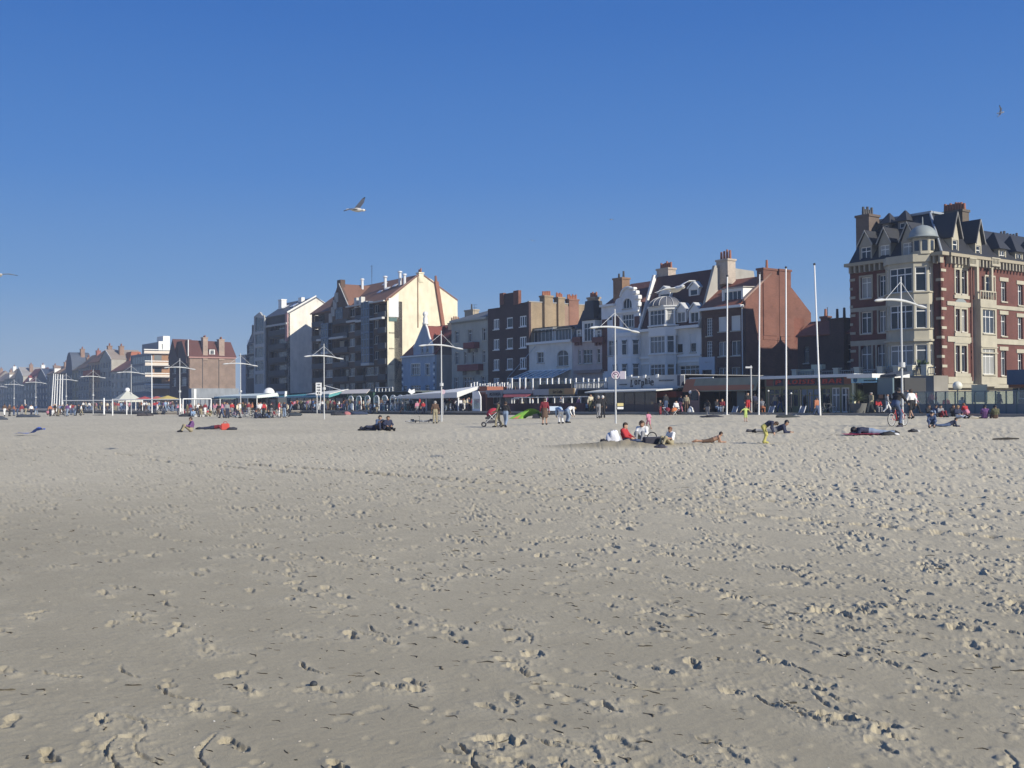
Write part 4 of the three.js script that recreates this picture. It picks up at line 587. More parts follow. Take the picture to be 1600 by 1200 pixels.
// ---------------------------------------------------------------- dark glazed block with white gable
{
  const DK = M(.05, .052, .058, .8, 'brick'), WG = M(.82, .77, .67, .85, 'plaster'), FR = M(.42, .42, .40, .8), RO = M(.075, .085, .11, .6, 'roof');
  const { g, F, R, w } = building('apartment_block', 'dark glazed apartment block with plain white gable and slate roof', 402, 451, 0, 'building'), H = F.Y(450, 490), xr = R.X(494, 465), yr = R.Y(494, 464), D = xr * 2, sp = F.X(418.5);
  wall(R, [[0, 0], [D, 0], [D, H + .5], [xr, yr], [0, H + .3]], [], WG, .4); prism(F, [[1.3, 0], [D, 0], [D, H], [xr, yr - .4], [1.3, H]], -w, -.42, DK);
  put(F, 'roof', slab([[sp, H, .3], [.05, H, .3], [.05, yr, -xr], [sp - 4, yr, -xr]], .25), RO); put(F, 'roof', slab([[.05, yr, -xr - .01], [.05, H, -D], [-w, H, -D], [-w, yr, -xr - .01]], .25), RO);
  put(R, 'verge', slab([[-.3, H + .15, .08], [xr, yr + .1, .08], [xr, yr + .4, .08], [-.3, H + .45, .08]], .25), WHITE);
  const rows = [[499, 517], [521, 539], [542, 560], [563, 581], [584, 602]].map(([t, b]) => [F.Y(450, t + 5), F.Y(450, b + 3)]);
  const hs = []; for (const [t, b] of rows) hs.push({ x0: sp + 1.4, x1: -1.2, y0: b, y1: t });
  wall(F, [[sp, 0], [0, 0], [0, H], [sp, H]], hs, DK, .35); hs.forEach(r => { win(F, r, { nx: 5, tr: 0, z: -.9, inset: .1, fm: M(.25, .22, .2), pane: GLASS[Math.floor(rnd() * 3)], sill: null }); box(F, 'balcony_parapet', [r.x0 - .2, r.x1 + .2, r.y0 - .3, r.y0 + .9, .003, .4], M(.05, .06, .07)); });
  box(F, 'pilaster', [-1.1, -.003, F.Y(450, 533), H + .2, .003, .35], M(.36, .22, .22)); box(F, 'pilaster', [sp, 0, F.Y(450, 507), F.Y(450, 504), .36, .6], FR);
  // glazed bay, taller, with a slanted dormer top
  const h2s = F.Y(410, 492, .8), rw = [[521, 537], [542, 558], [563, 579], [584, 600]].map(([t, b]) => ({ x0: -w + .7, x1: sp - .5, y0: F.Y(410, b, .8), y1: F.Y(410, t, .8) })), topw = { x0: -w + .7, x1: sp - .5, y0: F.Y(410, 517, .8), y1: F.Y(410, 493, .8) };
  wall(F, [[-w, 0], [sp, 0], [sp, h2s - 1], [sp - 3, h2s + .8], [-w, h2s]], [...rw, topw], FR, .4, 'bay_wall', .8); [...rw, topw].forEach(r => win(F, r, { nx: 3, tr: 0, z: .8, inset: .15, fm: FR, pane: GLASS[1 + Math.floor(rnd() * 2)], sill: null }));
  prism(F, [[-.4, 0], [4, 0], [4, h2s - .4], [-.4, h2s - 1.2]], -w, sp, DK);
  { const z = -3.5; chimney(F, F.X(435, 475, z), F.X(440, 475, z), z - 1.2, z, H, F.Y(437, 468, z), WHITE, 0); } { const z = -xr * .8; box(F, 'roof_vent', [F.X(466, 466, z), F.X(471, 466, z), yr - 2, F.Y(468, 465, z), z - .8, z], WHITE); }
  for (const px of [438, 452]) { const z = -xr * .45, x = F.X(px, 480, z), y = lerp(H, yr, .45) + .3; put(F, 'skylight', slab([[x, y, z], [x + 2, y, z], [x + 2, y + .8, z - .8 * xr / (yr - H)], [x, y + .8, z - .8 * xr / (yr - H)]], .06), M(.6, .62, .66, .15)); }
}
{
  const DK = M(.055, .06, .07, .8, 'brick'), { g, F, R, w } = building('apartment_block', 'narrow dark glass fronted block beside the white gabled one', 386, 401.8, 0, 'building'), H = F.Y(394, 540), top = F.Y(398, 502);
  const rows = [[540, 552], [556, 572], [577, 590]].map(([t, b]) => ({ x0: -w + .5, x1: -.5, y0: F.Y(393, b), y1: F.Y(393, t) })); wall(F, P4(w, H), rows, DK); rows.forEach(r => win(F, r, { nx: 5, ny: 2, tr: 0, fm: M(.3, .33, .36), pane: GLASS[2] }));
  box(F, 'wall', [-w, 0, 0, H, -14, -.36], DK); const m = -w * .55, tw = { x0: m + .3, x1: -.4, y0: H + .5, y1: top - .8 }; wall(F, [[m, H], [0, H], [0, top], [m + 2, top]], [tw], M(.3, .3, .3), .4, 'dormer_wall'); win(F, tw, { nx: 2, tr: .5, fm: M(.5, .5, .5), pane: GLASS[2] });
  put(F, 'roof', hull([[-w, H, .1], [m, H, .1], [0, H, -.4], [0, H, -14], [-w, H, -14]], [[m, top - .5, -3], [m + 2, top, -.5], [0, top, -.5], [0, top, -13], [m, top - .5, -13]]), M(.09, .10, .12, .6, 'roof')); for (let i = 0; i < 4; i++) box(F, 'balcony_rail', [-w, m, H + .3 + i * .35, H + .38 + i * .35, -.1, 0], STEEL);
}
// ---------------------------------------------------------------- small white house in the gap
{
  const { g, F, R, w } = building('house', 'small white house just left of the dark glass block', 376, 384.5), H = F.Y(384, 556), D = 9; const ws = grid(R, [[378, 384]], [[570, 581], [592, 604]], 380).map(r => r);
  wall(F, P4(w, H), [], M(.4, .4, .42)); box(F, 'wall', [-w, -.36, 0, H, -D, -.36], WHITE); wall(R, [[0, 0], [D, 0], [D, H], [0, H]], [], M(.72, .70, .64, .8, 'plaster'), .35); for (const [t, b] of [[572, 582], [591, 604]]) { const y0 = R.Y(390, b), y1 = R.Y(390, t); win(R, { x0: 1.2, x1: D - 1.5, y0, y1 }, { nx: 5, tr: 0, inset: -.06, fm: WHITE, pane: GLASS[2] }); } box(R, 'string_course', [0, D, H * .62, H * .62 + .5, .003, .15], M(.5, .33, .25)); box(F, 'roof', [-w - .1, .4, H, H + .3, -D, .4], M(.45, .42, .38));
}
// ---------------------------------------------------------------- pink brick house with dark red mansard
{
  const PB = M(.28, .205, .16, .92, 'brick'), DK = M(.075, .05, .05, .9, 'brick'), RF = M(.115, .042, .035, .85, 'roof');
  const { g, F, R, w } = building('mansard_house', 'tall house with pinkish brick side wall and dark red mansard roof', 265, 294.5), D = R.X(368, 590), H = R.Y(300, 556.5), H2 = R.Y(366, 558.5), top = R.Y(295, 531.5, -3), t2 = R.Y(364, 535, -3);
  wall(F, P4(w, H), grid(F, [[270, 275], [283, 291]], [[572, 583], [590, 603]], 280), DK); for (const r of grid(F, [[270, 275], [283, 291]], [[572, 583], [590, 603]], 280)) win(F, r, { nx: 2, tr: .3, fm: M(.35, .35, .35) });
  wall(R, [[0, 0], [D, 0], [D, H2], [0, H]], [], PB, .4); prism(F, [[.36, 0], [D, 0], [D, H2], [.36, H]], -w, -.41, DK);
  put(R, 'roof', hull([[-.2, H, .4], [D + .2, H2, .4], [D + .2, H2, -w], [-.2, H, -w]], [[.6, top, -2.2], [D - .6, t2, -2.2], [D - .6, t2, -w + 2], [.6, top, -w + 2]]), RF); box(R, 'cornice', [0, D, H - .5, H - .1, .003, .35], M(.36, .2, .17)); put(R, 'verge', slab([[-.3, H, .5], [-.1, H, .5], [.75, top + .1, -2.1], [.55, top + .1, -2.1]], .2), WHITE);
  for (const [l, r, t] of [[317, 324.5, 527], [342, 350.5, 530]]) chimney(R, R.X(l), R.X(r), -1.5, .2, H - 1, R.Y((l + r) / 2, t), M(.38, .29, .23, .9, 'brick'), 4, g, null, .6);
  for (const l of [316, 341.5]) box(R, 'downpipe', [R.X(l), R.X(l + .8), 4, H - .2, .003, .12], IRON); { const q = rect(R, 326.5, 335, 547, 554, -.3); dormer(R, q.x0, q.x1, q.y0, q.y1 + .2, .1, 2, WHITE, RF, { kind: 'shed', peak: .3, nx: 2, fw: .25, tr: 0 }); }
  // pointed dark gables of the front
  for (const [a, b, k] of [[-w * .98, -w * .52, 1], [-w * .5, -w * .03, .85]]) { const m = (a + b) / 2; wall(F, [[a, H - 2], [b, H - 2], [b, H], [m, H + 5.2 * k], [a, H]], [], DK, .4, 'front_gable', .42); put(F, 'gable_roof', merge([slab([[b + .2, H, .5], [b + .2, H, -5], [m, H + 5.4 * k, -5], [m, H + 5.4 * k, .5]], .15), slab([[m, H + 5.4 * k, .5], [m, H + 5.4 * k, -5], [a - .2, H, -5], [a - .2, H, .5]], .15)]), RF); }
  box(R, 'annex_wall', [0, D, 0, R.Y(320, 607), .003, 2.5], M(.28, .30, .32, .9, 'plaster')); box(R, 'annex_post', [.6, 1.3, 0, R.Y(297, 608), 2.51, 2.7], WHITE);
}
// ---------------------------------------------------------------- modern block with white balconies at its side
{
  const GR = M(.16, .18, .21, .7), { g, F, R, w } = building('apartment_block', 'modern stepped apartment block with white balconies along its side', 204, 237, 0, 'building'), D = R.X(265, 580), H = F.Y(236, 551), HT = F.Y(236, 534);
  const rows = [[556, 567], [571, 582], [586, 597], [601, 612]].map(([t, b]) => ({ x0: -w + .6, x1: -.6, y0: F.Y(228, b), y1: F.Y(228, t) })); wall(F, P4(w, H), rows, GR); rows.forEach(r => win(F, r, { nx: 8, tr: 0, fm: M(.3, .33, .36), pane: GLASS[2] }));
  box(F, 'wall', [-w, -.4, 0, H, -D, -.36], GR); box(F, 'penthouse', [-w * .75, -.02, H + .003, HT, -D * .75, -2], M(.22, .24, .27)); box(R, 'penthouse_wall', [2, D * .7, H + .02, HT + .2, .003, .3], WHITE); box(R, 'penthouse_glass', [3, D * .6, H + .8, HT - .6, .31, .36], GLASS[4]); box(R, 'stair_tower', [D * .62, D, H, R.Y(258, 525), -6, .31], WHITE);
  wall(R, [[0, 0], [D, 0], [D, H], [0, H]], [], M(.36, .20, .11, .9, 'plaster'), .38);
  for (const [t, b, e] of [[546, 553, .5], [564, 572, 1.5], [583, 590, 1.5], [600, 607, 1.5], [619, 622, 1.5]]) { const y0 = R.Y(250, b), y1 = R.Y(250, t); box(R, 'balcony', [-2.5, D, y0, y0 + .3, .003, e + .3], M(.5, .46, .42)); box(R, 'balcony_parapet', [-2.4, D - .05, y0 + .31, y0 + (y1 - y0) * .62, e, e + .15], M(.66, .58, .48)); box(R, 'handrail', [-2.5, D, y1 - .25, y1, e - .05, e + .2], WHITE); }
  for (const [t, b] of [[555, 563], [574, 582], [592, 599]]) box(R, 'pane', [.8, D * .55, R.Y(250, b), R.Y(250, t), .003, .06], GLASS[t < 560 ? 4 : 0]);
}
// ---------------------------------------------------------------- the row running off into the distance
{
  // [left, right, eaves y, ridge y, wall rgb, roof rgb, kind, label]
  const rows = [
    [174, 203, 579, 564, [.42, .44, .46], [.20, .075, .06], 'p', 'pale house with wide red brown roof left of the modern block'],
    [156, 174, 562, 549.5, [.30, .33, .36], [.33, .27, .22], 'g', 'tall grey house with pointed front gable'],
    [139, 156, 566, 549, [.33, .28, .24], [.22, .12, .08], 'p', 'house with broad brown roof peak behind a red canopy roof'],
    [122, 139, 575, 556, [.24, .26, .30], [.18, .12, .085], 'p', 'house with tall brown roof and red chimney'],
    [113, 122, 579, 566, [.20, .21, .17], [.15, .12, .09], 'p', 'narrow olive house beside the round topped tower house'],
    [103, 113, 583, 553, [.07, .10, .15], [.08, .10, .14], 'r', 'narrow dark blue tower house with rounded top'],
    [90, 103, 584, 571, [.26, .27, .30], [.24, .15, .10], 'p', 'low brown roofed house behind the row of five flagpoles'],
    [74, 90, 584, 573, [.24, .25, .28], [.28, .19, .14], 'p', 'low tan roofed house left of the five flagpoles'],
    [56, 74, 594, 578, [.08, .11, .18], [.05, .07, .12], 'g', 'dark navy house with white edged gable'],
    [36, 56, 598, 577, [.17, .20, .23], [.25, .045, .045], 'p', 'house with big dark red roof and white chimney'],
    [24, 36, 588, 576, [.30, .34, .38], [.35, .33, .31], 'g', 'grey white gabled house near the left edge'],
    [7, 24, 592, 577, [.17, .22, .25], [.34, .27, .20], 'p', 'house with beige roof and white chimney at the far left'],
    [-8, 7, 596, 584, [.27, .27, .28], [.33, .24, .19], 'p', 'partly cut off house at the left edge'],
    [-24, -8, 596, 582, [.2, .22, .25], [.3, .18, .14], 'p', 'house beyond the left edge of the row'],
  ];
  for (const [l, r, ye, yr, wc, rc, kind, label] of rows) {
    const { g, F, R, w } = building('terraced_house', label, l, r), H = F.Y((l + r) / 2, ye), top = F.Y((l + r) / 2, yr, -3), D = 11, WM = M(wc[0] * 1.3, wc[1] * 1.12, wc[2] * .88, .9, 'plaster'), RM = M(...rc, .85, 'roof');
    g.userData.group = 'distant houses of the sea front row';
    const ns = Math.max(2, Math.round(H / 3.3)), nw = Math.max(2, Math.min(4, Math.round(w / 4))), ws = []; for (let i = 0; i < ns; i++) for (let k = 0; k < nw; k++) { const x = -w + (k + .5) * w / nw, y = .9 + i * (H - .6) / ns; ws.push({ x0: x - w / nw * .3, x1: x + w / nw * .3, y0: y, y1: y + (H - .6) / ns * .62 }); }
    wall(F, P4(w, H), ws, WM, .35); ws.forEach(q => win(F, q, { nx: 2, tr: 0, fm: M(.45, .46, .48), sill: null }));
    if (kind === 'g') { prism(F, [[.36, 0], [D, 0], [D, H], [.36, H]], -w, -.02, WM); wall(F, [[-w, H], [0, H], [-w / 2 + .3, top], [-w / 2 - .3, top]], [], WM, .35, 'front_gable'); put(F, 'roof', merge([slab([[.1, H, .2], [.1, H, -D], [-w / 2, top + .2, -D], [-w / 2, top + .2, .2]], .2), slab([[-w / 2, top + .2, .2], [-w / 2, top + .2, -D], [-w - .1, H, -D], [-w - .1, H, .2]], .2)]), RM); put(F, 'verge_board', slab([[.15, H - .1, .26], [-w / 2, top, .26], [-w / 2, top + .35, .26], [.15, H + .3, .26]].reverse(), .1), WHITE); }
    else if (kind === 'r') { prism(F, [[.36, 0], [D, 0], [D, H], [.36, H]], -w, -.02, WM); const n = 10, lo = [], hi = []; for (let i = 0; i <= n; i++) { const t = Math.PI * i / n, x = -w / 2 + w / 2 * Math.cos(t), y = H + (top - H) * Math.sin(t); hi.push([x, y, .1]); lo.push([x, y, -7]); } put(F, 'roof', hull(lo, hi), RM); }
    else { prism(F, [[.36, 0], [D, 0], [D, H], [5, top - .3], [.36, H]], -w, -.02, WM); put(F, 'roof', slab([[-w, H, .4], [0, H, .4], [0, top, -5], [-w, top, -5]], .2), RM); put(F, 'roof', slab([[0, top, -5.01], [0, H, -D], [-w, H, -D], [-w, top, -5.01]], .2), RM); if (rnd() < .6) { const x = -w * rr(.35, .75); dormer(F, x, x + 2, H + .2, H + 2.2, -.1, 2.4, WHITE, RM, { peak: 1, nx: 2, tr: 0 }); } }
    const ch = /white chimney/.test(label) ? WHITE : /red chimney/.test(label) ? M(.34, .14, .12, .9, 'brick') : M(.30, .20, .15, .9, 'brick'); const cx = /beige/.test(label) ? -w + 1.5 : -w * .25; chimney(F, cx - .8, cx + .8, -5, -3.5, H, top + 1.3, ch, 3);
    if (/red brown roof/.test(label)) { const q = M(.36, .12, .06, .85, 'roof'); for (const [a, b] of [[182, 190], [192, 202]]) { const z = -5, x0 = F.X(a, 560, z), x1 = F.X(b, 560, z), m = (x0 + x1) / 2, y0 = top - .4, y1 = F.Y(190, 551, z); put(F, 'upper_roof', hull([[x0, y0, z], [x1, y0, z], [x1, y0, z - 5], [x0, y0, z - 5]], [[x0 + 1, y1, z - 1], [x1 - 1, y1, z - 1], [x1 - 1, y1, z - 4], [x0 + 1, y1, z - 4]]), q); } }
    if (/red canopy/.test(label)) box(F, 'canopy_roof', [-w * .75, .5, F.Y(150, 587), F.Y(150, 579), .1, 3], M(.36, .10, .06, .85));
  }
}
// far end of the town, closing the row
{
  for (let i = 0; i < 9; i++) { const a = -560 - i * 32, b = -2 - (i % 3) * 3, H = 11 + 5 * h2(i, 3), g = thing('terraced_house', 'hazy far house of plain render at the end of the row', 'house', W(a, PH, b), TH, 'distant houses beyond the frame'), F = mkFace(g, W(a, PH, b), EX, EZ), c = M(.3 + .1 * h2(i, 1), .29, .28, .9, 'plaster'); box(F, 'wall', [-15, 0, 0, H, -11, 0], c); put(F, 'roof', hull([[-15, H, .2], [0, H, .2], [0, H, -11], [-15, H, -11]], [[-14, H + 4, -5], [-1, H + 4, -5], [-1, H + 4, -6], [-14, H + 4, -6]]), i % 2 ? BROWNTILE : REDTILE); }
}
// ---------------------------------------------------------------- lettering
const font = await new FontLoader().loadAsync('fonts/droid/droid_sans_bold.typeface.json');
const fontR = await new FontLoader().loadAsync('fonts/droid/droid_serif_bold.typeface.json');
function letters(F, txt, x0, x1, y0, y1, z, mat, parent, f = font, slant = 0, name = 'lettering') {
  const g = new TextGeometry(txt, { font: f, size: 1, depth: .05, curveSegments: 3 }); g.computeBoundingBox(); const b = g.boundingBox;
  g.translate(-b.min.x, -b.min.y, 0); g.scale((x1 - x0) / (b.max.x - b.min.x), (y1 - y0) / (b.max.y - b.min.y), 1);
  if (slant) g.applyMatrix4(new THREE.Matrix4().makeShear(0, 0, slant, 0, 0, 0));
  g.translate(x0, y0, z); return put(F, name, muv(g), mat, parent);
}
// ---------------------------------------------------------------- one storey shops along the promenade
const SB = 18;
function shop(name, label, l, r, topPy, o = {}) {
  const b = o.b ?? SB, { g, F, w } = building(name, label, l, r, b, o.cat || 'shop'), H = F.Y((l + r) / 2, topPy);
  return { g, F, w, H };
}
{ // red lettered bar at the right
  const { g, F, w, H } = shop('beach_bar', 'long low bar with red letters on a dark signboard', 1196, 1337, 586), OL = M(.24, .22, .11, .7), y1 = F.Y(1260, 592), y0 = F.Y(1260, 603), D = 4;
  const ops = [[1200, 1218, 1], [1221, 1247, 1], [1250, 1280, 0], [1283, 1297, 1], [1299, 1312, 0], [1314, 1327, 0]].map(([l, r, k]) => ({ x0: F.X(l, 620), x1: F.X(r, 620), y0: k ? .5 : .05, y1: y0 - .2, k }));
  wall(F, P4(w, y0), ops, OL, .25); ops.forEach((q, i) => { win(F, q, { nx: q.x1 - q.x0 > 1.5 ? 3 : 2, tr: .3, fm: i === 4 || i === 5 ? WHITE : OL, pane: [GLASS[2], GLASS[2], M(.16, .20, .25, .3), GLASS[1], GLASS[4], GLASS[2]][i], sill: null, inset: .1, bar: .1 }); });
  box(F, 'wall', [-w, 0, 0, y0, -D, -.26], M(.07, .07, .07)); box(F, 'fascia', [-w, 0, y0 + .002, H - .28, -.5, .12], M(.16, .15, .12, .8)); box(F, 'roof', [-w - .2, .2, H - .27, H, -D, .5], M(.66, .68, .68, .8));
  for (const [l, r, t, sl] of [[1212, 1221.5, 'P', .2], [1231, 1274, 'LOISIS', .2], [1285, 1317, 'BAR', .2]]) { const a = F.X(l - 2, 598, .12), b = F.X(r + 2, 598, .12); const sgn = box(F, 'signboard', [a, b, y0 + .05, y1 + .05, .123, .17], M(.03, .03, .05, .5)); letters(F, t, F.X(l, 598, .15), F.X(r - 1, 598, .15), y0 + .18, y1 - .06, .171, M(.42, .05, .03, .6), sgn, font, sl); }
  box(F, 'panel', [F.X(1199), F.X(1209), y0 + .08, y1 + .02, .123, .16], M(.2, .08, .07)); box(F, 'panel', [F.X(1320), F.X(1334), y0 + .1, y1 + .05, .123, .16], M(.24, .1, .06));
}
{ // terrace balustrade in front of the corner building
  const B0 = 2.2, t = thing('terrace_balustrade', 'balustrade of pale posts and railings on terrace before corner building', 'balustrade', W(aAt(1462, B0), PH, B0), TH), F = mkFace(t, W(aAt(1462, B0), PH, B0), EX, EZ), y1 = F.Y(1400, 573), y0 = F.Y(1400, 588), x0 = F.X(1240), xe = 0;
  box(F, 'terrace', [x0, xe, 0, y0 - .02, -2.1, .3], M(.28, .26, .22, .9, 'plaster'));
  for (const px of [1243, 1278, 1308, 1341, 1377, 1402, 1424, 1446]) { const x = F.X(px); box(F, 'post', [x - .3, x + .3, y0, y1, -.3, .3], M(.60, .57, .44, .8)); box(F, 'post_cap', [x - .36, x + .36, y1, y1 + .1, -.36, .36], M(.62, .6, .5)); }
  const rl = [bx(x0, xe, y1 - .25, y1 - .15, -.05, .05), bx(x0, xe, y0 + .1, y0 + .18, -.05, .05)]; for (let x = x0 + .2; x < xe; x += .22) rl.push(bx(x, x + .05, y0 + .18, y1 - .25, -.02, .02)); put(F, 'railing', merge(rl), M(.26, .26, .25));
  box(F, 'wall_coping', [F.X(1240), F.X(1262), y0 + .4, y1 + .1, -1.4, -.8], M(.62, .55, .36)); box(F, 'wall_coping', [F.X(1256), F.X(1272), y1 + .1, y1 + .6, -1.9, -1.2], M(.66, .62, .44));
  for (let i = 0; i < 26; i++) { const x = F.X(1436 + rr(-5, 5)), y = y0 + .2; put(F, 'leaf', hull([[x, y, -.6], [x + .1, y, -.6], [x + .05, y, -.5]], [[x + rr(-.5, .5), y + rr(.6, 1.5), -.6 + rr(-.3, .4)], [x + rr(-.4, .5), y + rr(.6, 1.4), -.6], [x + rr(-.4, .5), y + rr(.5, 1.2), -.5]]), M(.07, .10, .04)); }
}
{ // blue signed kiosk
  const { g, F, w, H } = shop('kiosk', 'kiosk with white roof edge and light blue signboard', 1337, 1402, 584, { b: 18.3, cat: 'kiosk' }), y0 = F.Y(1365, 600);
  box(F, 'roof', [-w, -w * .38, H - .35, H, -4, 1.2], WHITE); put(F, 'awning', slab([[-w * .37, H - .1, .1], [.0, H - .1, .1], [0, H + .2, -2], [-w * .37, H + .2, -2]], .2), M(.05, .06, .08)); const s = box(F, 'signboard', [F.X(1337), F.X(1376), y0 + .1, H - .36, .5, .65], M(.26, .52, .72, .5)); box(F, 'logo_panel', [F.X(1338), F.X(1349), y0 + .15, H - .4, .651, .69], M(.40, .62, .72, .5), s); { const c = new THREE.CircleGeometry(.22, 14); c.translate(F.X(1344), lerp(y0, H, .42), .696); put(F, 'logo', muv(c), M(.03, .12, .25), s); } letters(F, 'LA PLAGE', F.X(1351, 595, .6), F.X(1372, 595, .6), y0 + .35, H - .62, .652, M(.5, .7, .8), s);
  box(F, 'side_panel', [F.X(1376), F.X(1400), y0 - .9, H - .4, .3, .5], M(.12, .17, .19, .5)); box(F, 'wall', [-w, 0, 0, H - .36, -4, -1], M(.05, .05, .05)); box(F, 'counter', [-w * .55, 0, 0, 1.15, -.9, -.2], M(.14, .15, .16)); box(F, 'post', [-w, -w + .22, 0, y0 + .1, .3, .52], M(.6, .58, .4));
  for (let i = 0; i < 5; i++) box(F, 'menu_board', [-w * .6 + i * .6, -w * .6 + i * .6 + .4, 1.25, 1.9, -.98, -.9], M(...pick([[.6, .6, .6], [.55, .3, .2], [.3, .4, .6]])));
}
{ // spiky palm in its planter
  const p = onStreet(1340, 20.2), t = thing('potted_palm', 'spiky green palm in grey planter before the blue signed kiosk', 'palm', p), pl = M(.14, .14, .13, .9);
  mesh('planter', muv(new THREE.CylinderGeometry(.75, .55, .85, 14).translate(0, .425, 0)), pl, t); mesh('trunk', tube(V(0, .8, 0), V(0, 1.2, 0), .16, .12), M(.09, .07, .05), t);
  const lf = []; for (let i = 0; i < 130; i++) { const y = rr(-.2, 1.45), a = rr(0, 6.28), l = rr(.7, 1.15), d = V(Math.cos(a) * Math.cos(y), Math.sin(y), Math.sin(a) * Math.cos(y)), s = V(-Math.sin(a), 0, Math.cos(a)).multiplyScalar(.03), o = V(0, 1.15, 0), e = o.clone().addScaledVector(d, l); e.y -= .12 * l; const m = o.clone().addScaledVector(d, l * .5); lf.push(hull([[...o.clone().add(s)], [...o.clone().sub(s)], [...o.clone().add(V(0, .02, 0))]], [[...e.clone().addScaledVector(s, .2)], [...e.clone().addScaledVector(s, -.2)], [...e.clone().add(V(0, .01, 0))]])); }
  mesh('fronds', merge(lf), M(.065, .085, .035, .7), t);
}
{ // windscreen terrace at the right edge
  const B0 = 19.5, a0 = aAt(1404, B0), a1 = aAt(1640, B0), t = thing('glass_windscreen', 'grey and glass terrace windscreen before the corner building', 'windscreen', W(a1, PH, B0), TH), F = mkFace(t, W(a1, PH, B0), EX, EZ), y1 = F.Y(1500, 611), ym = F.Y(1500, 631), n = 15, gl = new THREE.MeshPhysicalMaterial({ color: 0xdde6e6, roughness: .08, transmission: .9, thickness: 0 });
  box(F, 'rail', [a0 - a1, 0, y1 - .06, y1, -.04, .04], M(.2, .24, .24)); for (let i = 0; i < n; i++) { const x0 = lerp(a0 - a1, 0, i / n), x1 = lerp(a0 - a1, 0, (i + 1) / n); box(F, 'post', [x0, x0 + .09, 0, y1 - .06, -.045, .045], M(.12, .15, .15)); box(F, 'panel', [x0 + .09, x1, 0, ym, -.03, .03], M(.15, .18, .185, .5)); box(F, 'pane', [x0 + .1, x1 - .01, ym, y1 - .07, -.01, .005], gl); }
}
{ const p = onStreet(1530, 18.4), t = thing('menu_board', 'cream notice board behind the terrace windscreen', 'board', p, TH); mesh('board', bx(-.62, .62, .9, 2.25, -.05, .05), M(.58, .55, .40), t); mesh('leg', bx(-.6, -.52, 0, .9, -.04, .04), IRON, t); mesh('leg', bx(.52, .6, 0, .9, -.04, .04), IRON, t); }
{ const { g, F, w, H } = shop('kiosk', 'dark blue kiosk cut by the right edge of the picture', 1580, 1660, 577, { b: 17.5, cat: 'kiosk' }); box(F, 'fascia', [-w, 0, F.Y(1590, 601), H, -4, .6], M(.035, .075, .14, .6)); box(F, 'sign_band', [-w, 0, F.Y(1590, 606), F.Y(1590, 601) - .002, -3, .4], M(.28, .12, .07)); box(F, 'wall', [-w, 0, 0, F.Y(1590, 606) - .01, -4, -.2], M(.05, .08, .11)); box(F, 'window_frame', [-w + .5, -.5, 1.1, 2.2, -.199, -.1], STEEL); box(F, 'pane', [-w + .6, -.6, 1.2, 2.1, -.099, -.06], GLASS[2]); }
{ // orange brown signed restaurant
  const { g, F, w, H } = shop('restaurant', 'restaurant with weathered orange and olive signboard', 1076, 1190, 591), y0 = F.Y(1130, 611), D = 15;
  box(F, 'wall', [-w, 0, 0, H - .1, -D, -3.5], M(.04, .035, .035)); box(F, 'side_wall', [-w, -w + .25, 0, H - .1, -3.49, -.2], M(.1, .06, .05)); box(F, 'roof', [-w, 0, H - .09, H + .06, -D, .2], M(.3, .28, .25));
  const s = put(F, 'signboard', slab([[-w, y0, .9], [0, y0, .9], [0, H, .35], [-w, H, .35]], .12), M(.36, .33, .22, .8, 'plaster')); put(F, 'sign_end', slab([[-w, y0, .91], [-w * .86, y0, .91], [-w * .86, H - .01, .362], [-w, H - .01, .362]], .05), M(.46, .17, .08, .8), s); put(F, 'sign_band', slab([[-w * .85, y0 + .08, .88], [-.3, y0 + .08, .88], [-.3, y0 + .55, .77], [-w * .85, y0 + .55, .77]], .05), M(.42, .17, .09, .8), s);
  box(F, 'railing', [-w + .1, -w * .65, H + .06, H + .16, -.1, 0], WHITE);
  for (let i = 0; i < 4; i++) { const x = -w * .9 + i * w * .24; box(F, 'door_frame', [x, x + 1.6, 0, 2.5, -3.49, -3.4], M(.10, .06, .05)); box(F, 'pane', [x + .15, x + 1.45, .2, 2.3, -3.39, -3.36], GLASS[i % 3], undefined); }
  { const x = F.X(1152, 630); box(F, 'glass_door', [x - .5, x + .5, .1, 2.1, -.6, -.5], M(.14, .18, .19, .3)); }
  const sc = []; for (const px of [1078, 1088]) { const x = F.X(px, 620, 1.2); sc.push(bx(x - .04, x + .04, 0, 1.9, 1.15, 1.25)); }
  { const a = F.X(1078, 630, 1.2), b = F.X(1093, 630, 1.2), pts = []; for (let i = 0; i <= 8; i++) { const t = Math.PI * i / 8; pts.push([(a + b) / 2 + (b - a) / 2 * Math.cos(t), 1.75 + .55 * Math.sin(t)]); } const hp = [{ x0: a + .12, x1: b - .12, y0: 1.2, y1: 2.15, arch: .5 }]; wall(F, [[a, 0], [b, 0], ...pts], hp, M(.36, .22, .17, .8), .1, 'arched_screen', 1.25); box(F, 'pane', [a + .12, b - .12, 1.2, 2.15, 1.18, 1.2], GLASS[0]); }
  put(F, 'globe_lamp', muv(new THREE.SphereGeometry(.2, 12, 8).translate(F.X(1079, 613, 1.2), F.Y(1079, 613, 1.2), 1.2)), M(.75, .74, .7, .4)); put(F, 'lamp_post', tube(V(F.X(1079, 613, 1.2), 0, 1.2), V(F.X(1079, 613, 1.2), F.Y(1079, 615, 1.2), 1.2), .04), IRON);
}
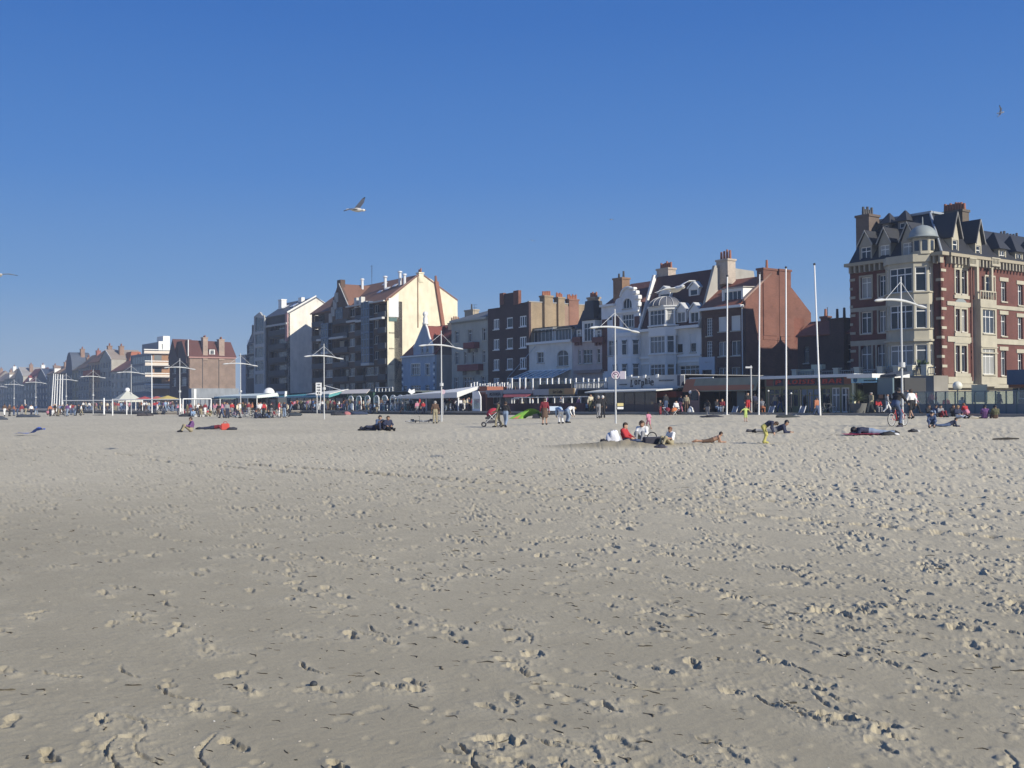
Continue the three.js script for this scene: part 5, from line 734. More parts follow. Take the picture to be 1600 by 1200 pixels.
{ // grey signed restaurant
  const { g, F, w, H } = shop('restaurant', 'restaurant with grey fascia and large quirky black lettering', 952, 1066, 587), y0 = F.Y(1010, 607), D = 14, GR = M(.50, .51, .50, .8, 'plaster');
  const f = box(F, 'fascia', [-w, 0, y0, H, -.4, .2], GR); let x = F.X(985, 600, .2); const xe = F.X(1025, 600, .2), st = (xe - x) / 7.2, W2 = [.9, .35, 1, .85, 1.05, 1.0, .55, 1.1], up = [-.16, .25, .05, .1, 0, .1, .12, -.06], big = [1.15, .3, .8, .75, 1.05, 1.1, .95, .85];
  [...'L\'orphie'].forEach((c, i) => { const h = .66 * big[i], y = lerp(y0, H, .26) + up[i] + (c === '\'' ? .5 : 0) - (c === 'p' ? .25 : 0); letters(F, c, x, x + st * W2[i] * .80, y, y + h, .201, M(.012, .012, .014, .7), f, fontR, i === 0 ? .1 : 0); x += st * W2[i]; });
  letters(F, 'RESTAURANT', F.X(1030, 600, .2), F.X(1053, 600, .2), lerp(y0, H, .52), lerp(y0, H, .64), .201, M(.16, .17, .17), f); letters(F, 'BRASSERIE', F.X(968, 600, .2), F.X(980, 600, .2), lerp(y0, H, .3), lerp(y0, H, .4), .201, M(.16, .17, .17), f);
  box(F, 'roof', [-w, 0, H - .05, H + .03, -D, -.41], M(.25, .25, .25)); box(F, 'wall', [-w, 0, 0, y0, -D, -.6], M(.05, .045, .045));
  const aw0 = F.X(918, 611, 3), aw1 = F.X(1052, 610, 1.2); put(F, 'awning', hull([[aw0, F.Y(930, 614, 3.4), 3.4], [F.X(1025, 612, 3.4), F.Y(1020, 611, 3.4), 3.4], [-.4, y0 - .15, .21], [-w - 1, y0 - .15, .21]], [[aw0, F.Y(930, 612, 3.4), 3.4], [F.X(1025, 610, 3.4), F.Y(1020, 609, 3.4), 3.4], [-.4, y0, .21], [-w - 1, y0, .21]]), M(.60, .60, .56, .8));
  // glazed terrace
  const ta = F.X(929, 630, 3), tb = F.X(1025, 630, 3), n = 6, yl = F.Y(980, 632, 3), yh = F.Y(980, 613, 3), gl = new THREE.MeshPhysicalMaterial({ color: 0x9a9488, roughness: .1, transmission: .75, thickness: 0 });
  for (let i = 0; i < n; i++) { const a = lerp(ta, tb, i / n), b = lerp(ta, tb, (i + 1) / n); box(F, 'terrace_panel', [a + .04, b - .04, 0, yl, 2.96, 3.04], M(.07, .05, .05, .6)); box(F, 'post', [a - .04, a + .04, 0, yh, 2.95, 3.05], M(.05, .04, .04)); box(F, 'pane', [a + .04, b - .04, yl, yh, 2.99, 3.01], gl); } box(F, 'post', [tb - .04, tb + .04, 0, yh, 2.95, 3.05], M(.05, .04, .04));
  for (let i = 0; i < 9; i++) { const q = lerp(ta + .6, tb - .6, i / 8), z = 1.6 + .5 * (i % 2); box(F, 'table', [q - .35, q + .35, .72, .77, z - .35, z + .35], M(.5, .42, .3)); box(F, 'table_leg', [q - .04, q + .04, 0, .72, z - .04, z + .04], IRON); if (i % 2) box(F, 'parasol_box', [q - .12, q + .12, .78, 1.1, z - .1, z + .1], M(.6, .5, .2)); }
  box(F, 'gate_pier', [F.X(1021.5, 640, 4), F.X(1030, 640, 4), 0, F.Y(1026, 630, 4), 3.2, 4], M(.10, .06, .055)); box(F, 'back_awning', [F.X(1026, 616), -.3, F.Y(1040, 621), F.Y(1040, 612), -.3, .6], M(.30, .06, .04));
  for (const [l, r, t, b] of [[984, 998, 588.5, 591], [984, 987, 586, 591], [1005, 1009, 586, 591], [1025, 1028.5, 585, 591], [1065, 1068, 589, 605]]) { const q = rect(F, l, r, t, b, .3); box(F, 'white_board', [q.x0, q.x1, q.y0 + .02, q.y1 + .02, .21, .35], WHITE); }
  box(F, 'side_sign', [.1, .5, y0 + .2, H - .1, .2, .8], M(.05, .06, .09));
}
{ // brown signed cafe with dark railing on top
  const { g, F, w, H } = shop('cafe', 'cafe with brown signboard below a dark terrace railing', 834, 949, 607), y0 = F.Y(880, 617), D = 15;
  box(F, 'fascia', [-w, F.X(899), y0, H, -.3, .1], M(.40, .39, .39, .8)); const s = box(F, 'signboard', [F.X(859), F.X(899), y0 + .05, H + .02, .11, .2], M(.30, .22, .10, .7)); box(F, 'sign_end', [F.X(884), F.X(898), y0 + .06, H + .03, .201, .25], M(.42, .24, .10, .7), s); letters(F, 'Le Cafe', F.X(864, 612, .2), F.X(879, 612, .2), lerp(y0, H, .3), lerp(y0, H, .75), .201, M(.05, .03, .02), s, fontR);
  box(F, 'roof', [-w, 0, H - .2, H - .01, -D, -.31], M(.2, .2, .2)); box(F, 'wall', [-w, 0, 0, H - .21, -D, -2], M(.045, .04, .045)); for (let i = 0; i < 5; i++) box(F, 'pane', [-w * .95 + i * w * .19, -w * .95 + (i * .19 + .15) * w, .4, 2.3, -1.99, -1.95], GLASS[i % 3]);
  box(F, 'parapet', [F.X(836), F.X(887), H, F.Y(860, 600), -.6, -.5], M(.06, .055, .055)); const rl = []; for (let x = F.X(892); x < 0; x += .28) rl.push(bx(x, x + .07, H, F.Y(920, 598), -.55, -.48)); rl.push(bx(F.X(892), 0, F.Y(920, 598), F.Y(920, 596.5), -.58, -.45)); put(F, 'railing', merge(rl), M(.45, .46, .46));
  box(F, 'terrace_wall', [-w, F.X(925, 640, 2), 0, 1.0, 2.9, 3.05], M(.085, .035, .035, .8)); const fr = []; for (let x = -w; x < F.X(915, 630, 3); x += 1.6) fr.push(bx(x, x + .09, 1.0, 1.75, 2.93, 3.02), bx(x, x + 1.5, 1.66, 1.75, 2.93, 3.02)); put(F, 'windscreen_frame', merge(fr), WHITE);
  for (let i = 0; i < 6; i++) { const q = -w * .9 + i * w * .14; box(F, 'table', [q, q + .8, .72, .78, 1.4, 2.2], WHITE); box(F, 'chair', [q + .9, q + 1.3, .42, .9, 1.6, 1.68], WHITE); }
}
{ // astoria
  const { g, F, w, H } = shop('cafe', 'grey fronted cafe with name panel and dark red awning', 760, 833, 609), y0 = F.Y(780, 621), D = 15, GR = M(.40, .39, .39, .8);
  box(F, 'fascia', [-w, 0, F.Y(800, 615), H, -.3, .1], GR); const s = box(F, 'signboard', [F.X(763), F.X(786), y0, H - .1, .11, .18], M(.30, .30, .30)); letters(F, 'ASTORIA', F.X(765, 616, .18), F.X(782.5, 616, .18), lerp(y0, H, .25), lerp(y0, H, .66), .181, M(.04, .045, .06), s);
  put(F, 'awning', slab([[F.X(788, 619, 1), F.Y(810, 620, 1), 1.2], [0, F.Y(810, 620, 1), 1.2], [0, F.Y(810, 615), .1], [F.X(788), F.Y(810, 615), .1]], .08), M(.28, .06, .07)); box(F, 'wall', [-w, 0, 0, F.Y(800, 615) - .01, -D, -1], M(.11, .11, .115)); box(F, 'roof', [-w, 0, H - .2, H - .01, -D, -.31], M(.2, .2, .2));
  for (const [l, r] of [[764, 770], [772, 784], [790, 800], [802, 812], [814, 824]]) { win(F, { x0: F.X(l, 630, -1), x1: F.X(r, 630, -1), y0: .9, y1: 2.4 }, { nx: 2, tr: .3, z: -.98, inset: -.08, sill: null, fm: M(.4, .4, .4) }); }
  box(F, 'terrace_wall', [F.X(797, 640, 2), F.X(833, 640, 3), 0, 1.0, 2.9, 3.05], M(.085, .035, .04, .8)); const fr = []; for (let x = F.X(799, 630, 3); x < 0; x += 1.6) fr.push(bx(x, x + .09, 1.0, 1.6, 2.93, 3.02), bx(x, x + 1.5, 1.52, 1.6, 2.93, 3.02)); put(F, 'windscreen_frame', merge(fr), WHITE);
}
// white posts along the terraces above the shops: uneven palings
{
  const B0 = 15, mk = []; const R = RNG(5);
  for (let px = 736; px < 946; px += (px < 800 ? 4.2 : 9.6) * (.75 + .5 * R())) if (!(px > 838 && px < 842)) mk.push([px, px < 800 ? 597 + R() * 4 : 590.5 + R() * 2.5, px < 800 ? 609 : 607]);
  for (const [px, t, b] of mk) { const p = W(aAt(px, B0), 0, B0), h0 = C0.y + (627 - b + (800 - px) * .0065) * Math.hypot(p.x, p.z) / FL, d = -p.z; const y0 = PH + 2.6, yt = C0.y + ray(px, t).y / -ray(px, t).z * d; const g = thing('white_post', 'slim white post on the terraces above the low cafes', 'post', V(p.x, y0, p.z), TH, 'white posts on the cafe terraces'); mesh('post', bx(-.09, .09, 0, yt - y0, -.06, .06), WHITEPAINT, g); mesh('cap', bx(-.12, .12, yt - y0, yt - y0 + .06, -.09, .09), WHITEPAINT, g); }
  const t = thing('terrace_fence', 'glass and planted fence behind the white posts', 'fence', W(aAt(945, 14.6), PH, 14.6), TH), F = mkFace(t, W(aAt(945, 14.6), PH, 14.6), EX, EZ), x0 = F.X(740); for (let i = 0; i < 14; i++) { box(F, 'pane', [lerp(x0, 0, i / 14) + .05, lerp(x0, 0, (i + 1) / 14) - .05, 2.5, 3.7, -.02, .02], M(.10, .13, .13, .15)); } box(F, 'rail', [x0, 0, 3.7, 3.76, -.04, .04], M(.4, .4, .4));
}
{ // terracotta kiosk
  const { g, F, w, H } = shop('kiosk', 'narrow terracotta kiosk beside the white awning hall', 747, 761, 604, { cat: 'kiosk' }); box(F, 'wall', [-w, 0, 0, H, -8, 0], M(.30, .11, .065, .85)); box(F, 'cornice', [-w - .1, .1, H, H + .12, -.2, .15], M(.5, .42, .38)); box(F, 'band', [-w - .05, .05, H - .75, H - .6, .001, .1], M(.5, .42, .38)); box(F, 'door', [-w + .3, -.4, 0, 2.2, .002, .06], M(.1, .03, .03));
}
{ // white awning hall
  const { g, F, w, H } = shop('awning_hall', 'long white fabric awning over a shaded cafe front', 642, 752, 612), y1 = F.Y(700, 611), D = 12;
  put(F, 'awning', hull([[-w, F.Y(650, 622, 3), 3.4], [-w * .55, F.Y(690, 623, 3), 3.4], [-.6, F.Y(745, 621, 3), 3.4], [-.4, y1 + .2, 0], [-w, F.Y(650, 617), 0]], [[-w, F.Y(650, 620, 3), 3.4], [-w * .55, F.Y(690, 615, 3), 3.4], [-.6, F.Y(745, 612, 3), 3.4], [-.4, y1 + .6, 0], [-w, F.Y(650, 616), 0]]), M(.66, .66, .64, .8));
  box(F, 'wall', [-w, 0, 0, F.Y(650, 617), -D, -1.2], M(.05, .055, .075)); box(F, 'roof', [-w, 0, F.Y(650, 617), y1 - .3, -D, -.6], M(.12, .14, .2));
  for (const px of [642, 668, 693, 718]) { const x = F.X(px, 630, 3); box(F, 'post', [x - .08, x + .08, 0, F.Y(px, 621, 3), 3.1, 3.25], WHITE); }
  const q = rect(F, 739, 752, 620, 645, 3.3), hp = { x0: q.x0 + .22, x1: q.x1 - .22, y0: .35, y1: q.y1 - .25 }; wall(F, [[q.x0, 0], [q.x1, 0], [q.x1, q.y1], [q.x1 - .5, q.y1 + .7], [q.x0, q.y1 + .7]], [hp], WHITEPAINT, .12, 'door_frame', 3.4); box(F, 'pane', [hp.x0, hp.x1, hp.y0, hp.y1, 3.3, 3.32], new THREE.MeshPhysicalMaterial({ color: 0xcfdde0, roughness: .05, transmission: .8, thickness: 0 }));
  for (let i = 0; i < 6; i++) box(F, 'pane', [-w * .95 + i * w * .11, -w * .95 + (i * .11 + .09) * w, .4, 2.4, -1.19, -1.15], GLASS[i % 3 + 1]);
}
{ // white arched windscreens before a dark green cafe
  const { g, F, w, H } = shop('cafe', 'dark green cafe with white lettering behind white arched windscreens', 540, 641, 612, { b: 17 }), y0 = F.Y(580, 623), D = 12;
  box(F, 'wall', [-w, 0, 0, H - .1, -D, -2], M(.035, .055, .05)); const f = box(F, 'fascia', [F.X(541), F.X(584), y0, H - .1, -.3, .1], M(.025, .09, .06, .7)); letters(F, 'Le Paramount', F.X(543, 619, .1), F.X(573, 619, .1), lerp(y0, H, .3), lerp(y0, H, .75), .101, M(.62, .7, .62), f, fontR); put(F, 'awning', slab([[F.X(537, 615, 1), H - .2, 1.6], [F.X(578, 615, 1), H - .2, 1.6], [F.X(578), H + .45, .0], [F.X(537), H + .45, .0]], .1), M(.62, .56, .50, .8));
  box(F, 'roof', [-w, 0, H - .09, H + .03, -D, -.31], M(.15, .17, .17)); const rl = [bx(F.X(585), F.X(612), H + .6, H + .68, -.2, -.1)]; for (let i = 0; i < 6; i++) { const x = lerp(F.X(585), F.X(612), i / 5); rl.push(bx(x, x + .06, H, H + .6, -.2, -.1)); } put(F, 'railing', merge(rl), STEEL);
}
for (let i = 0; i < 8; i++) { // arches
  const px = [548, 560.5, 574, 588, 601, 614, 625.5, 484][i] + (i === 7 ? 152 : 0), p = onStreet(px, 19.6), t = thing('arched_windscreen', ['leftmost white arched windscreen, under the white cafe lettering', 'second white arched windscreen from the left, under the cafe lettering', 'third white arched windscreen from the left at the green cafe', 'fourth white arched windscreen from the left at the green cafe', 'fifth white arched windscreen, near the apartment block corner', 'sixth white arched windscreen, second from the right end', 'white arched windscreen nearest the star shaped banner', 'white arched windscreen overlapping the left end of the long awning'][i], 'windscreen', p, TH, 'white arched windscreens'); const wd = 1.7, hh = 2.35, F = mkFace(t, p, EX, EZ), pts = []; for (let k = 0; k <= 10; k++) { const a = Math.PI * k / 10; pts.push([wd / 2 * Math.cos(a), hh - .55 + .55 * Math.sin(a)]); }
  wall(F, [[-wd / 2, 0], [wd / 2, 0], ...pts], [{ x0: -wd / 2 + .13, x1: wd / 2 - .13, y0: .75, y1: hh - .14, arch: .65 }], WHITEPAINT, .1, 'frame', .05); box(F, 'pane', [-wd / 2 + .14, wd / 2 - .14, .75, hh - .2, -.01, .01], new THREE.MeshPhysicalMaterial({ color: 0xcfe0dd, roughness: .05, transmission: .75, thickness: 0 })); box(F, 'panel', [-wd / 2 + .16, wd / 2 - .16, .12, .7, .051, .08], M(.12, .25, .22, .6)); box(F, 'bar', [-wd / 2 + .13, wd / 2 - .13, 1.3, 1.36, -.03, .04], WHITEPAINT);
}
{ // green awnings of the left cafes
  const { g, F, w, H } = shop('cafe', 'cafe with long teal green awning and white upper edge', 440, 540, 612, { b: 17 }), D = 10;
  box(F, 'wall', [-w, 0, 0, H - .1, -D, -1.5], M(.035, .05, .055)); put(F, 'awning', hull([[-w, F.Y(450, 622, 3), 3], [0, F.Y(530, 621, 3), 3], [0, H - .3, 0], [-w, H - .9, 0]], [[-w, F.Y(450, 620, 3), 3], [0, F.Y(530, 616, 3), 3], [0, H, 0], [-w, H - .6, 0]]), M(.08, .30, .32, .7)); put(F, 'awning_top', slab([[-w * .35, F.Y(520, 615.6, 3) + .08, 2.9], [0, F.Y(530, 615.6, 3) + .08, 2.9], [0, H + .3, -.5], [-w * .35, H + .0, -.5]], .1), M(.75, .73, .66, .8)); put(F, 'awning_edge', slab([[-w, F.Y(450, 620.8, 3), 3.05], [0, F.Y(530, 619.4, 3), 3.05], [0, F.Y(530, 618.4, 3), 3.02], [-w, F.Y(450, 620, 3), 3.02]], .04), WHITE);
  for (let i = 0; i < 8; i++) box(F, 'pane', [-w * .97 + i * w * .12, -w * .97 + (i * .12 + .1) * w, .5, 2.3, -1.49, -1.45], GLASS[i % 3]); box(F, 'terrace_wall', [-w, 0, 0, 1.0, 3.4, 3.5], M(.04, .045, .06)); box(F, 'gate_arch', [F.X(432, 620, 3), F.X(446, 620, 3), F.Y(440, 616, 3), F.Y(440, 611.5, 3), 2.7, 3.1], WHITE); for (const px of [432.5, 445.3]) box(F, 'post', [F.X(px, 620, 3) - .12, F.X(px, 620, 3) + .12, 0, F.Y(440, 616, 3), 2.7, 3.1], WHITE);
  put(F, 'roof_stay', tube(V(F.X(506, 604, 2), F.Y(506, 602, 2), 2), V(F.X(535, 610), F.Y(535, 610), 0), .06), STEEL);
}
{ const { g, F, w, H } = shop('cafe', 'low cafe with off white and pale teal awning at the left', 352, 420, 618, { b: 30 }); box(F, 'wall', [-w, 0, 0, H - .4, -3, -1.5], M(.06, .07, .08)); put(F, 'awning', hull([[-w, H - .4, 2], [0, H - .5, 2], [0, H - .2, -1.5], [-w, H - .2, -1.5]], [[-w, H - .1, 2], [0, H - .1, 2], [0, H + .35, -1.5], [-w, H + .3, -1.5]]), M(.62, .68, .64, .8)); for (let i = 0; i <= 5; i++) box(F, 'post', [lerp(-w, -.1, i / 5), lerp(-w, -.1, i / 5) + .1, 0, H - .4, 1.9, 2], WHITE); for (let i = 0; i < 6; i++) box(F, 'pane', [-w * .97 + i * w * .16, -w * .97 + (i * .16 + .13) * w, .3, 2.2, -1.49, -1.45], GLASS[i % 3 + 1]); put(F, 'roof_dome', muv(new THREE.SphereGeometry(.9, 12, 6, 0, 6.3, 0, 1.57).translate(-w * .12, H + .3, -1)), WHITE); }
{ const { g, F, w, H } = shop('shelter', 'long dark glass shelter roof behind the bicycles', 292, 352, 622, { b: 34 }); box(F, 'roof', [-w, 0, H - .2, H, -4, 1], M(.10, .14, .15)); for (let i = 0; i <= 8; i++) box(F, 'post', [lerp(-w, -.1, i / 8), lerp(-w, -.1, i / 8) + .08, 0, H - .2, .8, .9], WHITE); for (let i = 0; i < 8; i++) box(F, 'pane', [lerp(-w, -.1, i / 8) + .1, lerp(-w, -.1, (i + 1) / 8) - .02, .1, H - .25, -3.9, -3.85], GLASS[2 + i % 2]); box(F, 'panel', [-w, 0, 0, .8, -3.84, -3.8], M(.1, .14, .17)); }
// marquee and parasols at the left
{ const p = onStreet(199, 36), d = -p.z, k = d / FL, t = thing('marquee', 'cream pyramid roofed marquee beside the tall left flagpole', 'marquee', p, TH), hw = 2.4, y0 = C0.y + (633 - 625.5) * k - PH, y1 = C0.y + (633 - 612) * k - PH; mesh('canopy', hull([[-hw, y0, hw], [hw, y0, hw], [hw, y0, -hw], [-hw, y0, -hw]], [[-.3, y1, .3], [.3, y1, .3], [.3, y1, -.3], [-.3, y1, -.3]]), M(.50, .50, .43, .8), t); mesh('valance', merge([bx(-hw, hw, y0 - .35, y0, hw - .05, hw), bx(hw - .05, hw, y0 - .35, y0, -hw, hw - .06), bx(-hw, -hw + .05, y0 - .35, y0, -hw, hw - .06)]), M(.66, .66, .58, .8), t); for (const [x, z] of [[-1, 1], [1, 1], [1, -1], [-1, -1]]) mesh('pole', bx(x * hw - .06, x * hw + .06, 0, y0, z * (hw - .1) - .06, z * (hw - .1) + .06), WHITEPAINT, t); mesh('finial', muv(new THREE.SphereGeometry(.5, 10, 8).translate(0, y1 + .3, 0)), WHITEPAINT, t); }
function parasol(px, b, c, label, r = 2.3) { const p = onStreet(px, b), t = thing('parasol', label, 'parasol', p); mesh('pole', tube(V(0, 0, 0), V(0, 2.5, 0), .04), STEEL, t); const g = new THREE.ConeGeometry(r, .7, 8, 1, true); g.translate(0, 2.45, 0); mesh('canopy', hull(Array.from({ length: 8 }, (_, i) => [r * Math.cos(-i * .785), 2.05, r * Math.sin(-i * .785)]), Array.from({ length: 8 }, (_, i) => [.1 * Math.cos(-i * .785), 2.7, .1 * Math.sin(-i * .785)])), c, t); return t; }
parasol(262, 38, M(.55, .42, .12, .8), 'mustard yellow parasol near the modern balconied block'); parasol(226, 37, M(.42, .07, .06, .8), 'red parasol just right of the cream marquee'); parasol(245, 36, M(.46, .13, .09, .8), 'orange red parasol left of the mustard yellow one');
// ---------------------------------------------------------------- people: one continuous body meshed from joints, clothes as thin shells over it
// joints are metres for a 1.72 m adult facing +z, +x is the person's left
const J = (o = {}) => ({ pel: [0, .95, 0], che: [0, 1.30, 0], nec: [0, 1.48, 0], hea: [0, 1.62, .02], lat: [1, 0, 0], face: [0, 0, 1], eL: [.27, 1.14, -.03], wL: [.29, .90, .06], eR: [-.27, 1.14, -.03], wR: [-.29, .90, .06], kL: [.11, .50, .03], aL: [.12, .09, -.02], tL: [.14, .05, .16], kR: [-.11, .50, .03], aR: [-.12, .09, -.02], tR: [-.14, .05, .16], ...o });
const POSES = {
  stand: J(), standArm: J({ wL: [.12, 1.18, .26], eL: [.26, 1.12, .06] }),
  walk: J({ kL: [.10, .52, .22], aL: [.11, .10, .34], tL: [.11, .08, .52], kR: [-.10, .50, -.06], aR: [-.10, .16, -.36], tR: [-.10, .05, -.22], eL: [.26, 1.15, -.12], wL: [.28, .93, -.10], eR: [-.26, 1.15, .06], wR: [-.25, .97, .24] }),
  walk2: J({ kR: [-.10, .52, .20], aR: [-.11, .10, .28], tR: [-.11, .07, .46], kL: [.10, .50, -.05], aL: [.10, .14, -.28], tL: [.10, .05, -.13], eL: [.27, 1.14, .04], wL: [.22, .98, .24], eR: [-.27, 1.15, -.10], wR: [-.3, .92, -.06] }),
  push: J({ eL: [.25, 1.14, .12], wL: [.2, 1.02, .38], eR: [-.25, 1.14, .12], wR: [-.2, 1.02, .38], kL: [.10, .52, .18], aL: [.10, .10, .2], tL: [.1, .06, .4], kR: [-.10, .5, -.04], aR: [-.1, .14, -.3], tR: [-.1, .05, -.15] }),
  sit: J({ pel: [0, .13, 0], che: [0, .47, -.08], nec: [0, .65, -.06], hea: [0, .79, .0], eL: [.25, .36, .10], wL: [.16, .40, .34], eR: [-.25, .36, .10], wR: [-.16, .40, .34], kL: [.13, .42, .40], aL: [.12, .08, .58], tL: [.13, .05, .76], kR: [-.13, .42, .40], aR: [-.12, .08, .58], tR: [-.13, .05, .76] }),
  sitLong: J({ pel: [0, .13, 0], che: [0, .46, -.12], nec: [0, .64, -.13], hea: [0, .78, -.07], eL: [.26, .38, .02], wL: [.14, .30, .24], eR: [-.26, .38, .02], wR: [-.14, .30, .24], kL: [.12, .16, .46], aL: [.14, .07, .90], tL: [.16, .16, 1.02], kR: [-.12, .18, .46], aR: [-.14, .07, .90], tR: [-.16, .16, 1.02] }),
  chair: J({ pel: [0, .52, 0], che: [0, .88, -.05], nec: [0, 1.06, -.04], hea: [0, 1.2, .01], eL: [.25, .76, .08], wL: [.16, .70, .30], eR: [-.25, .76, .08], wR: [-.16, .70, .30], kL: [.12, .50, .44], aL: [.12, .09, .46], tL: [.12, .05, .64], kR: [-.12, .50, .44], aR: [-.12, .09, .46], tR: [-.12, .05, .64] }),
  recline: J({ pel: [0, .15, 0], che: [.33, .30, -.02], nec: [.50, .42, .0], hea: [.60, .55, .05], lat: [-.35, .8, .2], eL: [.40, .36, .24], wL: [.52, .16, .32], eR: [.58, .10, .06], wR: [.66, .08, .28], kL: [-.34, .26, .22], aL: [-.72, .10, .06], tL: [-.86, .08, .14], kR: [-.42, .10, .04], aR: [-.80, .08, -.02], tR: [-.94, .06, .06] }),
  prone: J({ pel: [0, .13, 0], che: [.36, .17, 0], nec: [.54, .20, 0], hea: [.67, .19, .06], lat: [0, 0, 1], face: [.5, -.2, .8], eL: [.60, .07, .30], wL: [.76, .06, .14], eR: [.60, .07, -.30], wR: [.78, .06, -.12], kL: [-.44, .09, .12], aL: [-.88, .09, .13], tL: [-1.02, .06, .15], kR: [-.44, .09, -.12], aR: [-.88, .09, -.11], tR: [-1.02, .06, -.10] }),
  propped: J({ pel: [0, .12, 0], che: [.33, .26, 0], nec: [.48, .36, 0], hea: [.58, .48, .0], lat: [0, 0, -1], face: [1, .1, .1], eL: [.52, .06, -.22], wL: [.74, .05, -.12], eR: [.52, .06, .22], wR: [.74, .05, .12], kL: [-.42, .10, -.12], aL: [-.84, .09, -.13], tL: [-.98, .06, -.14], kR: [-.42, .10, .12], aR: [-.80, .14, .13], tR: [-.94, .12, .14] }),
  bend: J({ pel: [0, .86, -.12], che: [0, 1.06, .18], nec: [0, 1.08, .37], hea: [0, 1.03, .51], face: [0, -.6, .8], eL: [.24, .82, .30], wL: [.16, .56, .40], eR: [-.24, .82, .30], wR: [-.16, .56, .40], kL: [.12, .47, .02], aL: [.13, .09, -.10], tL: [.14, .05, .08], kR: [-.12, .47, .02], aR: [-.13, .09, -.10], tR: [-.14, .05, .08] }),
  run: J({ che: [0, 1.29, .06], nec: [0, 1.47, .10], hea: [0, 1.61, .14], kL: [.10, .56, .30], aL: [.10, .22, .16], tL: [.10, .12, .30], kR: [-.10, .50, -.02], aR: [-.10, .12, -.30], tR: [-.10, .04, -.16], eL: [.30, 1.18, -.16], wL: [.28, 1.02, .02], eR: [-.30, 1.2, .10], wR: [-.24, 1.24, .34] }),
  crouch: J({ pel: [0, .34, -.1], che: [0, .62, .10], nec: [0, .78, .18], hea: [0, .90, .26], eL: [.24, .46, .26], wL: [.14, .20, .40], eR: [-.24, .46, .26], wR: [-.14, .20, .40], kL: [.17, .44, .30], aL: [.14, .09, .0], tL: [.15, .05, .18], kR: [-.17, .44, .30], aR: [-.14, .09, .0], tR: [-.15, .05, .18] }),
  ride: J({ pel: [0, 1.0, -.18], che: [0, 1.33, -.02], nec: [0, 1.50, .04], hea: [0, 1.64, .09], eL: [.27, 1.20, .20], wL: [.25, 1.06, .42], eR: [-.27, 1.20, .20], wR: [-.25, 1.06, .42], kL: [.10, .72, .20], aL: [.11, .36, .06], tL: [.11, .30, .22], kR: [-.10, .56, .10], aR: [-.11, .12, -.02], tR: [-.11, .08, .16] }),
  arms: J({ eL: [.42, 1.30, .02], wL: [.56, 1.12, .05], eR: [-.42, 1.30, .02], wR: [-.56, 1.12, .05] }),
};
const bodyCache = {};
